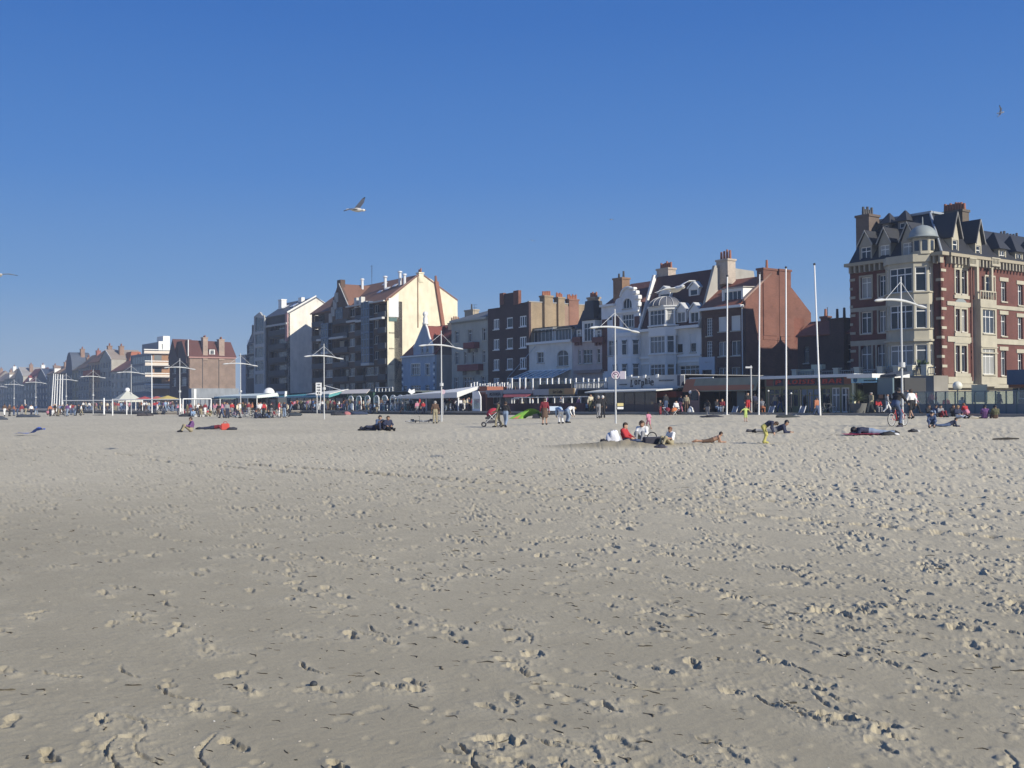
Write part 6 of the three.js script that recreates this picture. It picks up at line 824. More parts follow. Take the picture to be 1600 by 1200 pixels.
function bodyOf(pose, lod) {
  const key = pose + lod; if (bodyCache[key]) return bodyCache[key];
  const p = POSES[pose], v = n => V(...p[n]), lat = V(...p.lat).normalize(), fc = V(...p.face).normalize(), mid = (a, b, t = .5) => a.clone().lerp(b, t);
  const pel = v('pel'), che = v('che'), nec = v('nec'), hea = v('hea'), sp = nec.clone().sub(che).normalize(), hd = hea.clone().sub(nec).normalize();
  const sL = nec.clone().addScaledVector(sp, -.05).addScaledVector(lat, .175), sR = nec.clone().addScaledVector(sp, -.05).addScaledVector(lat, -.175), hL = pel.clone().addScaledVector(lat, .085), hR = pel.clone().addScaledVector(lat, -.085);
  const up = hd.clone(), fw = fc.clone().addScaledVector(up, -fc.dot(up)).normalize(), sd = new THREE.Vector3().crossVectors(up, fw);
  const B = [], b = (a, c, r0, r1, k) => B.push([a, c, r0, r1, k]);
  for (const s of [-1, 1]) { b(pel.clone().addScaledVector(lat, s * .065), mid(pel, che, .5).addScaledVector(lat, s * .055), .105, .095, 1); b(mid(pel, che, .45).addScaledVector(lat, s * .055), che.clone().addScaledVector(lat, s * .075), .095, .115, 0); }
  b(sL, sR, .068, .068, 0); b(che, nec, .10, .055, 0); b(nec, mid(nec, hea, .6), .052, .05, 2);
  b(hea.clone().addScaledVector(up, .03).addScaledVector(fw, -.015), hea.clone().addScaledVector(up, -.045).addScaledVector(fw, .02), .092, .068, 2); b(hea.clone().addScaledVector(fw, .085), hea.clone().addScaledVector(fw, .105).addScaledVector(up, -.025), .012, .017, 2);
  for (const s of [-1, 1]) b(hea.clone().addScaledVector(sd, s * .085).addScaledVector(up, .01), hea.clone().addScaledVector(sd, s * .092).addScaledVector(up, -.02), .016, .014, 2);
  for (const [s, S, H] of [['L', sL, hL], ['R', sR, hR]]) {
    const e = v('e' + s), w = v('w' + s), k = v('k' + s), a = v('a' + s), t = v('t' + s), hv = w.clone().sub(e).normalize();
    b(S, e, .055, .042, 3); b(e, w, .040, .029, 4); b(w, w.clone().addScaledVector(hv, .07), .030, .034, 2);
    b(H, k, .088, .060, 1); b(k, a, .058, .040, 5); b(a, t, .044, .036, 6); b(a, a.clone().add(V(0, -.02, 0)), .045, .04, 6);
  }
  let lo = V(9, 9, 9), hi = V(-9, -9, -9); for (const [a, c, r0, r1] of B) for (const [q, r] of [[a, r0], [c, r1]]) { lo.min(q.clone().subScalar(r)); hi.max(q.clone().addScalar(r)); }
  const ctr = mid(lo, hi), half = Math.max(hi.x - lo.x, hi.y - lo.y, hi.z - lo.z) / 2 + .06, N = lod ? (pose === 'prone' || pose === 'recline' ? 72 : 64) : 36;
  const mc = new MarchingCubes(N, WHITE, false, false, 40000); mc.isolation = 0; mc.field.fill(-1);
  const fat = lod ? 0 : .004, dist = (q, b) => { const [a, c, r0, r1] = b, dx = c.x - a.x, dy = c.y - a.y, dz = c.z - a.z, px = q.x - a.x, py = q.y - a.y, pz = q.z - a.z, t = clamp((px * dx + py * dy + pz * dz) / (dx * dx + dy * dy + dz * dz + 1e-9)); return Math.hypot(px - dx * t, py - dy * t, pz - dz * t) - lerp(r0, r1, t) - fat; };
  const q = V(0, 0, 0), hN = N / 2;
  for (let z = 0; z < N; z++) for (let y = 0; y < N; y++) for (let x = 0; x < N; x++) {
    q.set(ctr.x + (x - hN) / hN * half, ctr.y + (y - hN) / hN * half, ctr.z + (z - hN) / hN * half);
    if (q.x < lo.x - .05 || q.x > hi.x + .05 || q.y < lo.y - .05 || q.y > hi.y + .05 || q.z < lo.z - .05 || q.z > hi.z + .05) continue;
    let s = 0; for (const bb of B) { const d = dist(q, bb); if (d < .25) s += Math.exp(-d * 46); }
    mc.field[x + y * N + z * N * N] = s > 0 ? Math.log(s) / 46 : -.25;
  }
  mc.update();
  let g = new THREE.BufferGeometry(); g.setAttribute('position', new THREE.BufferAttribute(mc.positionArray.slice(0, mc.count * 3), 3)); g.scale(half, half, half); g.translate(ctr.x, ctr.y, ctr.z); g = mergeVertices(g, 1e-4); g.computeVertexNormals();
  const P = g.attributes.position, Nn = g.attributes.normal, n = P.count, reg = new Uint8Array(n); let sgn = 0;
  for (let i = 0; i < n; i++) { q.set(P.getX(i), P.getY(i), P.getZ(i)); let best = 9, k = 0; for (const bb of B) { const d = dist(q, bb); if (d < best) { best = d; k = bb[4]; } } if (k === 2 && q.distanceTo(hea) < .16) { const r = q.clone().sub(hea); const f = r.dot(fw), u = r.dot(up); if (u > .045 + Math.max(0, f) * .35 || (f < -.005 && u > -.07)) k = 7; } reg[i] = k; sgn += (q.x - ctr.x) * Nn.getX(i) + (q.z - ctr.z) * Nn.getZ(i); }
  const I = g.index.array; if (sgn < 0) { for (let i = 0; i < I.length; i += 3) { const t = I[i]; I[i] = I[i + 1]; I[i + 1] = t; } g.computeVertexNormals(); }
  const NN = g.attributes.normal;
  // fingers, thumb and eyes join the body mesh
  const shell = (set, off, rough) => { const map = new Int32Array(n).fill(-1), pos = [], idx = []; for (let i = 0; i < I.length; i += 3) { const a = [I[i], I[i + 1], I[i + 2]]; if (a.filter(j => set.includes(reg[j])).length < 2) continue; for (const j of a) { if (map[j] < 0) { map[j] = pos.length / 3; const o = off * (1 + (rough || 0) * (h2(j, 7) - .5)); pos.push(P.getX(j) + NN.getX(j) * o, P.getY(j) + NN.getY(j) * o, P.getZ(j) + NN.getZ(j) * o); } idx.push(map[j]); } } if (!idx.length) return null; const s = new THREE.BufferGeometry(); s.setAttribute('position', new THREE.Float32BufferAttribute(pos, 3)); s.setIndex(idx); s.computeVertexNormals(); return s; };
  const parts = { tee: shell([0, 3], .012), shirt: shell([0, 3, 4], .013), trousers: shell([1, 5], .014), shorts: shell([1], .016), skirt: shell([1], .03), shoes: shell([6], .010), hair: shell([7], .016, .8), long: null };
  const ex = [g.toNonIndexed()];
  if (lod) {
    for (const s of ['L', 'R']) { const w = v('w' + s), hv = w.clone().sub(v('e' + s)).normalize(), pal = w.clone().addScaledVector(hv, .085); let ac = new THREE.Vector3().crossVectors(hv, V(0, 0, 1)); if (ac.length() < .3) ac = new THREE.Vector3().crossVectors(hv, V(0, 1, 0)); ac.normalize(); const cu = new THREE.Vector3().crossVectors(hv, ac); for (let i = 0; i < 4; i++) { const r = pal.clone().addScaledVector(ac, (i - 1.5) * .019), m = r.clone().addScaledVector(hv, [.034, .04, .037, .028][i]).addScaledVector(cu, .006), e = m.clone().addScaledVector(hv, .026).addScaledVector(cu, .016); ex.push(tube(r, m, .009, .0085, 5), tube(m, e, .0085, .007, 5)); } const tr = w.clone().addScaledVector(hv, .03).addScaledVector(ac, .03), te = tr.clone().addScaledVector(ac, .025).addScaledVector(hv, .035); ex.push(tube(tr, te, .011, .009, 5)); }
  }
  const eyes = []; for (const s of [-1, 1]) { const e = new THREE.SphereGeometry(.011, 6, 5), c = hea.clone().addScaledVector(fw, .080).addScaledVector(sd, s * .032).addScaledVector(up, .012); e.translate(c.x, c.y, c.z); eyes.push(e); } { const c = hea.clone().addScaledVector(fw, .084).addScaledVector(up, -.055), e = new THREE.SphereGeometry(.012, 6, 4); e.scale(1.8, .5, .5); e.translate(c.x, c.y, c.z); eyes.push(e); }
  const cl = a => mergeGeometries(a.map(x => { const y = x.index ? x.toNonIndexed() : x; for (const k of Object.keys(y.attributes)) if (k !== 'position' && k !== 'normal') y.deleteAttribute(k); return y; }));
  parts.body = cl(ex); parts.eyes = lod ? cl(eyes) : null;
  { const c = hea.clone().addScaledVector(fw, -.055).addScaledVector(up, -.07), e = new THREE.SphereGeometry(1, 10, 8); e.scale(.095, .17, .06); const m = new THREE.Matrix4().makeBasis(sd, up, fw); e.applyMatrix4(m); e.translate(c.x, c.y, c.z); parts.long = e; }
  { const c = pel.clone(); const e = new THREE.CylinderGeometry(.15, .27, .5, 14, 1); e.translate(c.x, c.y - .2, c.z); parts.skirtLow = e; }
  return bodyCache[key] = parts;
}
const SKIN = [M(.42, .26, .18, .6), M(.48, .31, .22, .6), M(.36, .21, .14, .6)], DARKEYE = M(.02, .015, .012, .3);
const HAIR = { brown: M(.045, .026, .015, .7), black: M(.012, .011, .012, .6), blond: M(.30, .20, .09, .7), grey: M(.30, .29, .28, .7), red: M(.16, .06, .025, .7), white: M(.55, .54, .52, .7) };
const COL = { white: [.72, .71, .69], cream: [.58, .52, .38], grey: [.24, .24, .25], black: [.016, .016, .019], navy: [.022, .028, .06], blue: [.07, .13, .30], 'light blue': [.28, .40, .56], red: [.40, .03, .035], pink: [.50, .20, .27], 'dark red': [.18, .02, .03], brown: [.10, .06, .04], olive: [.10, .10, .05], green: [.05, .18, .07], yellow: [.46, .42, .13], orange: [.38, .15, .08], purple: [.14, .06, .18], khaki: [.30, .26, .17], denim: [.06, .09, .17], 'pale denim': [.20, .26, .36], lime: [.42, .52, .16], skin: null };
const cm = c => M(...COL[c], .9);
const labelsUsed = new Set();
function person(pos, yaw, o) {
  const { pose = 'stand', top = 'white', legs = 'denim', hair = 'brown', h = 1.7, lod = 0, label, group, long = false, wear = 'shirt', low = 'trousers', shoes = 'black', tilt = 0 } = o;
  const P = bodyOf(pose, lod), t = thing('person', label, 'person', pos, yaw * Math.PI / 180, group), k = h / 1.72; t.scale.setScalar(k);
  mesh('body', P.body, SKIN[Math.floor(h2(Math.round(pos.x * 10), 3) * 3) % 3], t);
  mesh('hair', P.hair, HAIR[hair], t); if (long) mesh('long_hair', P.long, HAIR[hair], t);
  if (COL[top]) mesh(wear === 'tee' ? 'shirt' : 'top', P[wear], cm(top), t);
  if (COL[legs]) { mesh(low === 'skirtLow' ? 'skirt' : low, P[low] || P.trousers, cm(legs), t); if (low === 'skirtLow') mesh('underskirt', P.shorts, cm(legs), t); }
  if (shoes !== 'skin') mesh('shoes', P.shoes, cm(shoes), t);
  if (lod && P.eyes) mesh('eyes_and_mouth', P.eyes, DARKEYE, t);
  if (o.sash) mesh('sleeve_shell', P.tee, cm(o.sash), t);
  return t;
}
// near people: [photo column, row of the feet, options]; yaw 0 faces the camera
const near = (px, py, yaw, o) => { const p = at(px, py), dd = -p.z, h = o.hpx ? o.hpx / FL * dd : o.h || 1.7; return person(p, yaw, { lod: 1, ...o, h: o.hpx ? clamp(h, o.child ? .9 : 1.55, 1.92) : h }); };
// picnic group
near(980, 696, 62, { pose: 'sitLong', top: 'red', legs: 'denim', hair: 'brown', h: 1.5, label: 'man in bright red top and jeans sitting with legs stretched out' });
near(1003, 692, -20, { pose: 'sit', top: 'white', legs: 'grey', hair: 'brown', long: true, h: 1.52, wear: 'shirt', label: 'dark haired woman in white and grey sitting behind the man in red' });
near(1047, 697, -55, { pose: 'sit', top: 'white', legs: 'khaki', hair: 'red', h: 1.22, wear: 'tee', label: 'red haired child in white shirt sitting alone right of the black bag' });
near(1110, 692, 0, { pose: 'propped', top: 'skin', legs: 'brown', hair: 'brown', h: 1.12, low: 'shorts', shoes: 'skin', label: 'bare backed child lying on the sand propped on both arms' });
near(1209, 677, -20, { pose: 'propped', top: 'navy', legs: 'grey', hair: 'black', h: 1.6, label: 'dark haired man in navy top stretched out on his elbows' });
near(1197, 693, 70, { pose: 'bend', top: 'navy', legs: 'yellow', hair: 'brown', h: 1.15, shoes: 'yellow', label: 'bending child in navy top and yellow trousers' });
near(1165, 659, 10, { pose: 'arms', top: 'lime', legs: 'lime', hair: 'blond', wear: 'tee', low: 'shorts', shoes: 'skin', hpx: 24, child: 1, label: 'small child in lime yellow outfit holding both arms out' });
near(1014, 671, 200, { pose: 'run', top: 'pink', legs: 'pink', hair: 'brown', wear: 'tee', low: 'shorts', shoes: 'skin', hpx: 27, child: 1, label: 'running child in pink and white striped top' });
near(1362, 679, 180, { pose: 'prone', top: 'navy', legs: 'pale denim', hair: 'black', h: 1.75, label: 'person in navy top and blue jeans lying face down on a red towel' });
near(1456, 669, -20, { pose: 'crouch', top: 'denim', legs: 'denim', hair: 'black', h: 1.25, label: 'crouching child in dusty blue with back turned, left of the lying child' });
near(1480, 667, 0, { pose: 'propped', top: 'navy', legs: 'denim', hair: 'brown', h: 1.25, label: 'child in navy clothes lying on the sand nearest the seated group' });
// standing and walking further up
near(790, 668, 160, { pose: 'push', top: 'black', legs: 'pale denim', hair: 'brown', hpx: 37, label: 'person in black jacket and pale jeans walking right behind the pushchair' });
near(779, 668, -90, { pose: 'push', top: 'olive', legs: 'khaki', hair: 'black', hpx: 37, label: 'person in olive jacket and light trousers pushing the red pushchair' });
near(851, 664, 175, { pose: 'stand', top: 'dark red', legs: 'brown', hair: 'brown', hpx: 41, low: 'skirtLow', sash: null, label: 'woman in dark red top and brown skirt by the green beach tent' });
near(876, 662, 200, { pose: 'bend', top: 'light blue', legs: 'white', hair: 'brown', hpx: 38, label: 'person in light blue and white stooping left of the one in pale denim' });
near(888, 661, 120, { pose: 'bend', top: 'white', legs: 'pale denim', hair: 'blond', hpx: 38, label: 'fair haired person in white top and pale denim leaning forward' });
near(680, 662, 185, { pose: 'stand', top: 'brown', legs: 'khaki', hair: 'grey', hpx: 35, label: 'person in brown jacket and beige trousers beside the lying bicycles' });
near(935, 654, 170, { pose: 'walk', top: 'black', legs: 'grey', hair: 'grey', hpx: 37, label: 'grey haired person in black jacket and grey trousers striding past the cafe' });
near(942, 653, 185, { pose: 'stand', top: 'black', legs: 'black', hair: 'white', hpx: 36, label: 'white haired person all in black close to the striding one' });
near(923, 648, 10, { pose: 'standArm', top: 'cream', legs: 'olive', hair: 'brown', hpx: 33, label: 'person in long cream jacket standing at the cafe terrace' });
near(298, 675, -60, { pose: 'sit', top: 'purple', legs: 'khaki', hair: 'brown', h: 1.6, label: 'person in mauve top sitting alone on the sand at the left' });
near(332, 671, 0, { pose: 'prone', top: 'dark red', legs: 'navy', hair: 'brown', h: 1.7, label: 'person in dark clothes lying beside the red bag at the left' });
near(583, 673, -10, { pose: 'recline', top: 'brown', legs: 'navy', hair: 'black', h: 1.6, label: 'person in brown lying leftmost of the three dark dressed sunbathers' });
near(594, 673, 20, { pose: 'sit', top: 'denim', legs: 'navy', hair: 'black', h: 1.65, label: 'person in denim sitting up in the middle of the three sunbathers' });
near(607, 673, 20, { pose: 'sitLong', top: 'navy', legs: 'black', hair: 'brown', h: 1.6, label: 'person in navy sitting rightmost of the three dark dressed sunbathers' });
// rider beside the red bicycle, man in white
const bikeAt = at(1403, 666);
person(bikeAt.clone().add(V(0, 0, 0)), 127, { pose: 'ride', top: 'black', legs: 'denim', hair: 'black', h: 1.86, lod: 1, label: 'person in black jacket riding the red bicycle' });
near(1424, 655, 200, { pose: 'walk2', top: 'white', legs: 'black', hair: 'brown', hpx: 46, low: 'shorts', label: 'man in white shirt and black shorts just right of the cyclist' });
// seated group on the right, in front of the windscreen
for (const [px, py, yaw, top, legs, hair, pose, label] of [
  [1452, 652, 20, 'black', 'pale denim', 'brown', 'sit', 'seated person in black jacket with light shoes, first from the left in the group'],
  [1463, 652, -30, 'denim', 'black', 'brown', 'sitLong', 'seated person in denim top leaning beside the one with light shoes'],
  [1470, 652, 10, 'grey', 'dark red', 'black', 'sit', 'seated person in grey top and dark red trousers'],
  [1490, 651, 0, 'black', 'black', 'brown', 'sit', 'seated person wearing only black in the group by the windscreen'],
  [1498, 654, 10, 'navy', 'white', 'blond', 'sitLong', 'seated fair haired person in navy top and white trousers'],
  [1510, 651, -160, 'red', 'pink', 'red', 'crouch', 'crouching person in red and pink with long red hair'],
  [1539, 654, 160, 'purple', 'purple', 'black', 'sit', 'seated person in purple left of the olive dressed one at the right edge'],
  [1555, 654, 170, 'olive', 'brown', 'black', 'sit', 'seated person in olive at the right edge beside the windscreen'],
]) near(px, py, yaw, { pose, top, legs, hair, h: 1.66, label, long: /long red/.test(label) });
// on and by the promenade at the right: [column, b, pose, yaw, top, legs, hair, height, label]
for (const [px, b, pose, yaw, top, legs, hair, h, label, low] of [
  [1105, 23, 'walk', 160, 'black', 'grey', 'brown', 1.72, 'long haired person in black top and grey trousers before the orange sign'],
  [1120, 21.5, 'chair', 20, 'black', 'pale denim', 'brown', 1.7, 'person in black sitting on a deck chair left of the first flagpole'],
  [1128, 21, 'chair', -20, 'dark red', 'grey', 'blond', 1.7, 'person in dark red sitting right beside the first flagpole'],
  [1168, 21, 'stand', 10, 'black', 'red', 'brown', 1.86, 'man in black shirt and red shorts between two flagpoles', 'shorts'],
  [1179, 20, 'standArm', 200, 'navy', 'black', 'black', 1.75, 'person in navy next to the man in red shorts'],
  [1190, 21, 'chair', 150, 'grey', 'orange', 'brown', 1.7, 'person with orange trousers seated at the second flagpole'],
  [1211, 19.2, 'walk', -60, 'khaki', 'denim', 'blond', 1.68, 'person in khaki coat walking left under the red letter sign'],
  [1219, 19.2, 'walk2', -60, 'black', 'denim', 'brown', 1.7, 'person in black coat left of the third flagpole'],
  [1257, 19.2, 'stand', 90, 'black', 'black', 'grey', 1.66, 'stout person in dark coat before the pale blue shop door'],
  [1276, 22.3, 'walk', 200, 'orange', 'denim', 'brown', 1.85, 'person in red and orange striped top by the leaning flagpole'],
  [1293, 19, 'standArm', 90, 'black', 'black', 'grey', 1.66, 'person in black with a white scarf behind the parked bicycle'],
  [1361, 20.6, 'walk2', -70, 'khaki', 'khaki', 'white', 1.74, 'white haired man in beige walking left by the potted palm'],
  [1372, 19, 'chair', 0, 'red', 'grey', 'brown', 1.6, 'person in red seated at the blue signed kiosk'],
  [1386, 20.4, 'walk', 70, 'grey', 'white', 'black', 1.6, 'person in grey walking behind the cyclist'],
  [1430, 20.6, 'walk', 60, 'pink', 'black', 'brown', 1.7, 'person in pink walking just behind the man in white shirt'],
  [1462, 18.4, 'chair', 20, 'grey', 'black', 'brown', 1.7, 'person in grey seated behind the left part of the windscreen'],
  [1478, 18.2, 'chair', -20, 'dark red', 'black', 'grey', 1.7, 'person in dark red seated behind the windscreen'],
  [1503, 18.2, 'chair', 0, 'white', 'navy', 'brown', 1.7, 'person in white seated behind the windscreen glass'],
  [1560, 18.0, 'stand', 20, 'navy', 'black', 'black', 1.7, 'person in navy standing behind the windscreen near the dark blue kiosk'],
  [1031, 22.6, 'standArm', 60, 'black', 'dark red', 'white', 1.72, 'white haired person in dark waistcoat bending arm over the pushchairs'],
  [1040, 21.5, 'stand', 200, 'black', 'denim', 'black', 1.86, 'tall person in black behind the pushchairs at the restaurant gate'],
  [1049, 22.8, 'sit', 30, 'orange', 'orange', 'brown', 1.3, 'child in orange sitting at the restaurant gate'],
  [1056, 22.4, 'stand', 10, 'white', 'brown', 'red', 1.66, 'person in white sleeveless top at the restaurant gate'],
  [1063, 21.5, 'walk', 120, 'navy', 'pink', 'brown', 1.66, 'person in navy and pink left of the arched screen'],
  [1072, 21.5, 'stand', -20, 'khaki', 'brown', 'black', 1.74, 'person in khaki jacket beside the globe lamp'],
]) person(onStreet(px, b), yaw, { pose, top, legs, hair, h, label, lod: 0, low: low || 'trousers', long: /long haired/.test(label) });
// crowd along the middle and left of the sea front
{
  const R = RNG(909), zones = [
    { n: 20, l: 692, r: 748, b: [18.6, 21.2], where: 'under the long white awning' },
    { n: 6, l: 634, r: 662, b: [21, 22.6], where: 'left of the long white awning' },
    { n: 13, l: 560, r: 632, b: [21, 22.5], where: 'at the white arched windscreens' },
    { n: 18, l: 486, r: 556, b: [21, 22.2], where: 'before the green awning' },
    { n: 12, l: 452, r: 490, b: [20.8, 21.8], where: 'below the tall white pictogram sign' },
    { n: 26, l: 345, r: 450, y: [649, 654], where: 'among the parked bicycles' },
    { n: 13, l: 285, r: 345, y: [648, 652], where: 'by the goal frame' },
    { n: 17, l: 215, r: 285, b: [41, 43.6], where: 'along the low wall below the parasols' },
    { n: 18, l: 128, r: 205, b: [41, 43.6], where: 'around the marquee and net' },
    { n: 14, l: 72, r: 128, y: [647, 651], where: 'at the foot of the five flagpoles' },
    { n: 8, l: 2, r: 60, y: [647, 652], where: 'at the far left edge of the beach' },
    { n: 6, l: 800, r: 940, b: [18.5, 20], where: 'in front of the low cafes' },
  ];
  const tops = ['white', 'white', 'black', 'navy', 'red', 'cream', 'blue', 'grey', 'light blue', 'pink', 'brown', 'olive', 'dark red', 'black', 'purple', 'white', 'orange', 'navy', 'cream'], lg = ['denim', 'black', 'navy', 'pale denim', 'khaki', 'grey', 'brown', 'white'], hr = ['brown', 'brown', 'black', 'blond', 'grey', 'red'];
  for (const z of zones) {
    const seen = new Set();
    for (let i = 0; i < z.n; i++) {
      let t, l, w, tries = 0; do { t = tops[Math.floor(R() * tops.length)]; l = lg[Math.floor(R() * lg.length)]; w = ['stand', 'walk', 'walk2', 'standArm', 'sit'][Math.floor(R() * (z.y ? 5 : 4))]; } while (seen.has(t + l + (w === 'sit')) && tries++ < 40); seen.add(t + l + (w === 'sit'));
      const px = z.l + (i + .2 + .6 * R()) / z.n * (z.r - z.l), p = z.b ? onStreet(px, lerp(z.b[0], z.b[1], R())) : at(px, lerp(z.y[0], z.y[1], R()));
      const verb = w === 'sit' ? 'sitting' : w.startsWith('walk') ? 'walking' : 'standing', short = l === 'pale denim' || l === 'denim' ? l + ' jeans' : l + ' trousers';
      person(p, R() * 360, { pose: w, top: t, legs: l, hair: hr[Math.floor(R() * 6)], h: 1.58 + .26 * R(), lod: 0, long: R() < .3, label: `person in ${t} and ${short} ${verb} ${z.where}`, wear: R() < .25 ? 'tee' : 'shirt', group: 'people along the sea front' });
    }
  }
}
// ---------------------------------------------------------------- lamps and flagpoles
{
  // template lamp: arms run across the promenade (local z), 7.5 m tall
  const LM = M(.50, .51, .51, .5), make = (pos, label) => {
    const t = thing('street_lamp', label, 'street lamp', pos, TH, 'white double armed street lamps along the beach'), yA = 6.35;
    mesh('pole', tube(V(0, -.3, 0), V(0, 7.55, 0), .065, .042, 10), LM, t); mesh('collar', tube(V(0, 2.95, 0), V(0, 3.2, 0), .17, .17, 10), LM, t);
    const arc = []; for (let i = 0; i <= 12; i++) { const u = -1 + i / 6; arc.push(V(0, yA - .13 * u * u + .075 * u, u * 1.55)); } const ag = []; for (let i = 0; i < 12; i++) { const r = i => .078 - .035 * Math.abs(-1 + i / 6); ag.push(tube(arc[i], arc[i + 1], r(i), r(i + 1), 8)); } mesh('arm', merge(ag), LM, t);
    for (const s of [-1, 1]) { const g = new THREE.SphereGeometry(1, 14, 10); g.scale(.15, .085, .42); g.rotateX(s * .12); g.translate(0, yA - .16 + s * .085, s * 1.75); mesh('lamp_head', muv(g), LM, t); mesh('stay', tube(V(0, 7.3, 0), V(0, yA - .05 + s * .06, s * 1.25), .013, .013, 6), STEEL, t); }
    return t;
  };
  const spots = [[1410, 664.5, 'nearest street lamp, right behind the cyclist'], [962, 666, 'street lamp that carries the round sign, before the grey signed restaurant'], [690, 658, 'street lamp in front of the blue house'], [506.5, 654, 'street lamp next to the tall white pictogram sign'], [376, 652.5, 'street lamp at the bicycles left of the dark glass block'], [281, 650.5, 'street lamp before the pink brick mansard house'], [205, 649, 'street lamp rising behind the cream marquee'], [145.5, 648, 'street lamp left of the marquee, over the net'], [103.5, 647, 'street lamp just right of the five flagpoles'], [56, 646.5, 'second street lamp from the left edge'], [22, 646, 'third street lamp from the left edge, below the beige roof'], [-3, 645.5, 'street lamp cut by the left edge']];
  spots.forEach(([px, py, label], i) => { const dist = [53.5, 69.4, 87.5, 105.5, 124, 142, 162, 184, 205, 227, 248, 268][i], d = ray(px, 640), k = dist / -d.z, x = d.x * k, z = d.z * k; const p = V(x, i > 4 ? PH * .6 : groundY(x, z), z); make(p, label); });
  // signs on the second lamp
  const d = ray(962, 640), k = 69.4 / -d.z, P = V(d.x * k, groundY(d.x * k, d.z * k), d.z * k), yaw = -.05;
  const disc = (x, y, r, parent) => { const t = thing('prohibition_sign', 'round white sign with dark ring and slash on the lamp pole', 'sign', P.clone().add(V(0, 0, .12)), yaw), pl = new THREE.CylinderGeometry(r, r, .03, 24); pl.rotateX(Math.PI / 2); pl.translate(x, y, 0); const face = mesh('sign_plate', muv(pl), M(.62, .52, .58, .5), t); const rg = new THREE.TorusGeometry(r * .68, r * .10, 6, 24); rg.scale(1, 1, .2); rg.translate(x, y, .018); mesh('ring', muv(rg), M(.10, .04, .10, .5), t); const sl = new THREE.BoxGeometry(r * 1.2, r * .16, .01); sl.rotateZ(-.78); sl.translate(x, y, .022); mesh('slash', muv(sl), M(.10, .04, .10, .5), t); const dg = new THREE.SphereGeometry(r * .28, 8, 6); dg.scale(1.2, .8, .05); dg.translate(x, y, .020); mesh('symbol', muv(dg), M(.04, .04, .05, .5), t); return t; };
  disc(-.0, 3.2, .27);
  const t = thing('sign_plate', 'small rectangular pale sign right of the round sign on the lamp pole', 'sign', P.clone().add(V(0, 0, .1)), yaw); mesh('plate', bx(.29, .62, 2.93, 3.45, -.015, .015), M(.42, .38, .45, .5), t); mesh('edge', bx(.625, .68, 2.93, 3.45, -.02, .02), WHITEPAINT, t); mesh('bracket', bx(.05, .29, 3.15, 3.2, -.01, .01), STEEL, t);
  const t2 = thing('pole_label', 'small yellow and white plate low on the lamp pole', 'sign', P.clone().add(V(0, 0, .1)), yaw); mesh('plate', bx(.1, .5, 1.15, 1.35, -.01, .01), M(.65, .55, .25, .5), t2); mesh('lower_plate', bx(.1, .5, .95, 1.1, -.01, .01), WHITEPAINT, t2);
}
{
  const fl = (px, py, top, b, label, grp, r = .075) => { const p = b === null ? at(px, py) : onStreet(px, b), d = -p.z, rt = ray(top[0], top[1]), yt = C0.y + rt.y / -rt.z * d, xt = rt.x / -rt.z * d; const t = thing('flagpole', label, 'flagpole', p, 0, grp), tipp = V(xt - p.x, yt - p.y, 0); mesh('pole', tube(V(0, -.2, 0), tipp, r, r * .75, 10), WHITEPAINT, t); mesh('finial', muv(new THREE.SphereGeometry(r * 1.5, 8, 6).translate(tipp.x, tipp.y + .06, 0)), IRON, t); return t; };
  const G = 'tall white flagpoles at the right'; fl(1135, 644, [1136.5, 432], 22.6, 'tall flagpole in front of the brown brick house with stair windows', G); fl(1185, 646, [1187, 428], 22.6, 'tall flagpole at the left edge of the red brick gable', G); fl(1228, 646, [1228, 419], 22.6, 'tall flagpole in front of the middle of the red brick gable', G); fl(1281.5, 644, [1272.5, 414], 22.6, 'leaning tall flagpole against the sky left of the corner building', G);
  [[80.3, 640, 84], [84, 643, 87], [88, 643, 90.5], [92.5, 643, 94.5], [96.5, 641, 98]].forEach(([b, y, t], i) => fl(b, 647, [t, 583 + i * .4], 44.6, `${['leftmost', 'second', 'middle', 'fourth', 'rightmost'][i]} slim white flagpole in the row of five at the left`, 'five flagpoles at the left', .11));
  fl(237.5, 645, [237, 555], 44.6, 'single tall white flagpole before the modern balconied block', null, .09); fl(39.5, 645, [39, 624], 44.6, 'short white pole near the left edge', null, .1);
  { const p = onStreet(1173.5, 20.5), t = thing('lamp_post', 'grey lamp post between two flagpoles before the orange signed restaurant', 'lamp post', p), yt = C0.y + ray(1173, 571).y * (-p.z) - p.y; mesh('post', tube(V(0, 0, 0), V(0, yt, 0), .09, .07), M(.42, .42, .42, .5), t); mesh('lamp_head', bx(-.5, .1, yt - .25, yt - .1, -.1, .1), M(.6, .6, .6, .4), t); }
  { const p = onStreet(1496, 19), t = thing('globe_lamp', 'white globe lamp behind the windscreen', 'lamp', p), y = C0.y + ray(1496, 603).y * (-p.z) - p.y; mesh('post', tube(V(0, 0, 0), V(0, y - .3, 0), .05), IRON, t); mesh('globe', muv(new THREE.SphereGeometry(.36, 14, 10).translate(0, y, 0)), M(.72, .70, .58, .4), t); }
  for (const [px, x2] of [[1200.5, 0], [1236, 1], [1250, 2], [1265, 3], [1325, 4]]) { const p = onStreet(px, 20.8), t = thing('bollard', ['slim black bollard at the left end of the red lettered bar', 'slim black bollard left of the pale blue shop door', 'slim black bollard nearest the stout person in dark coat', 'slim black bollard right of the stout person in dark coat', 'slim black bollard at the right end of the red lettered bar'][x2], 'bollard', p, 0, 'black bollards before the bar'); mesh('post', tube(V(0, 0, 0), V(0, 2.0 - .25 * (x2 % 2), 0), .06), IRON, t); mesh('cap', muv(new THREE.SphereGeometry(.09, 8, 6).translate(0, 2.0 - .25 * (x2 % 2), 0)), x2 < 2 ? WHITE : IRON, t); }
}
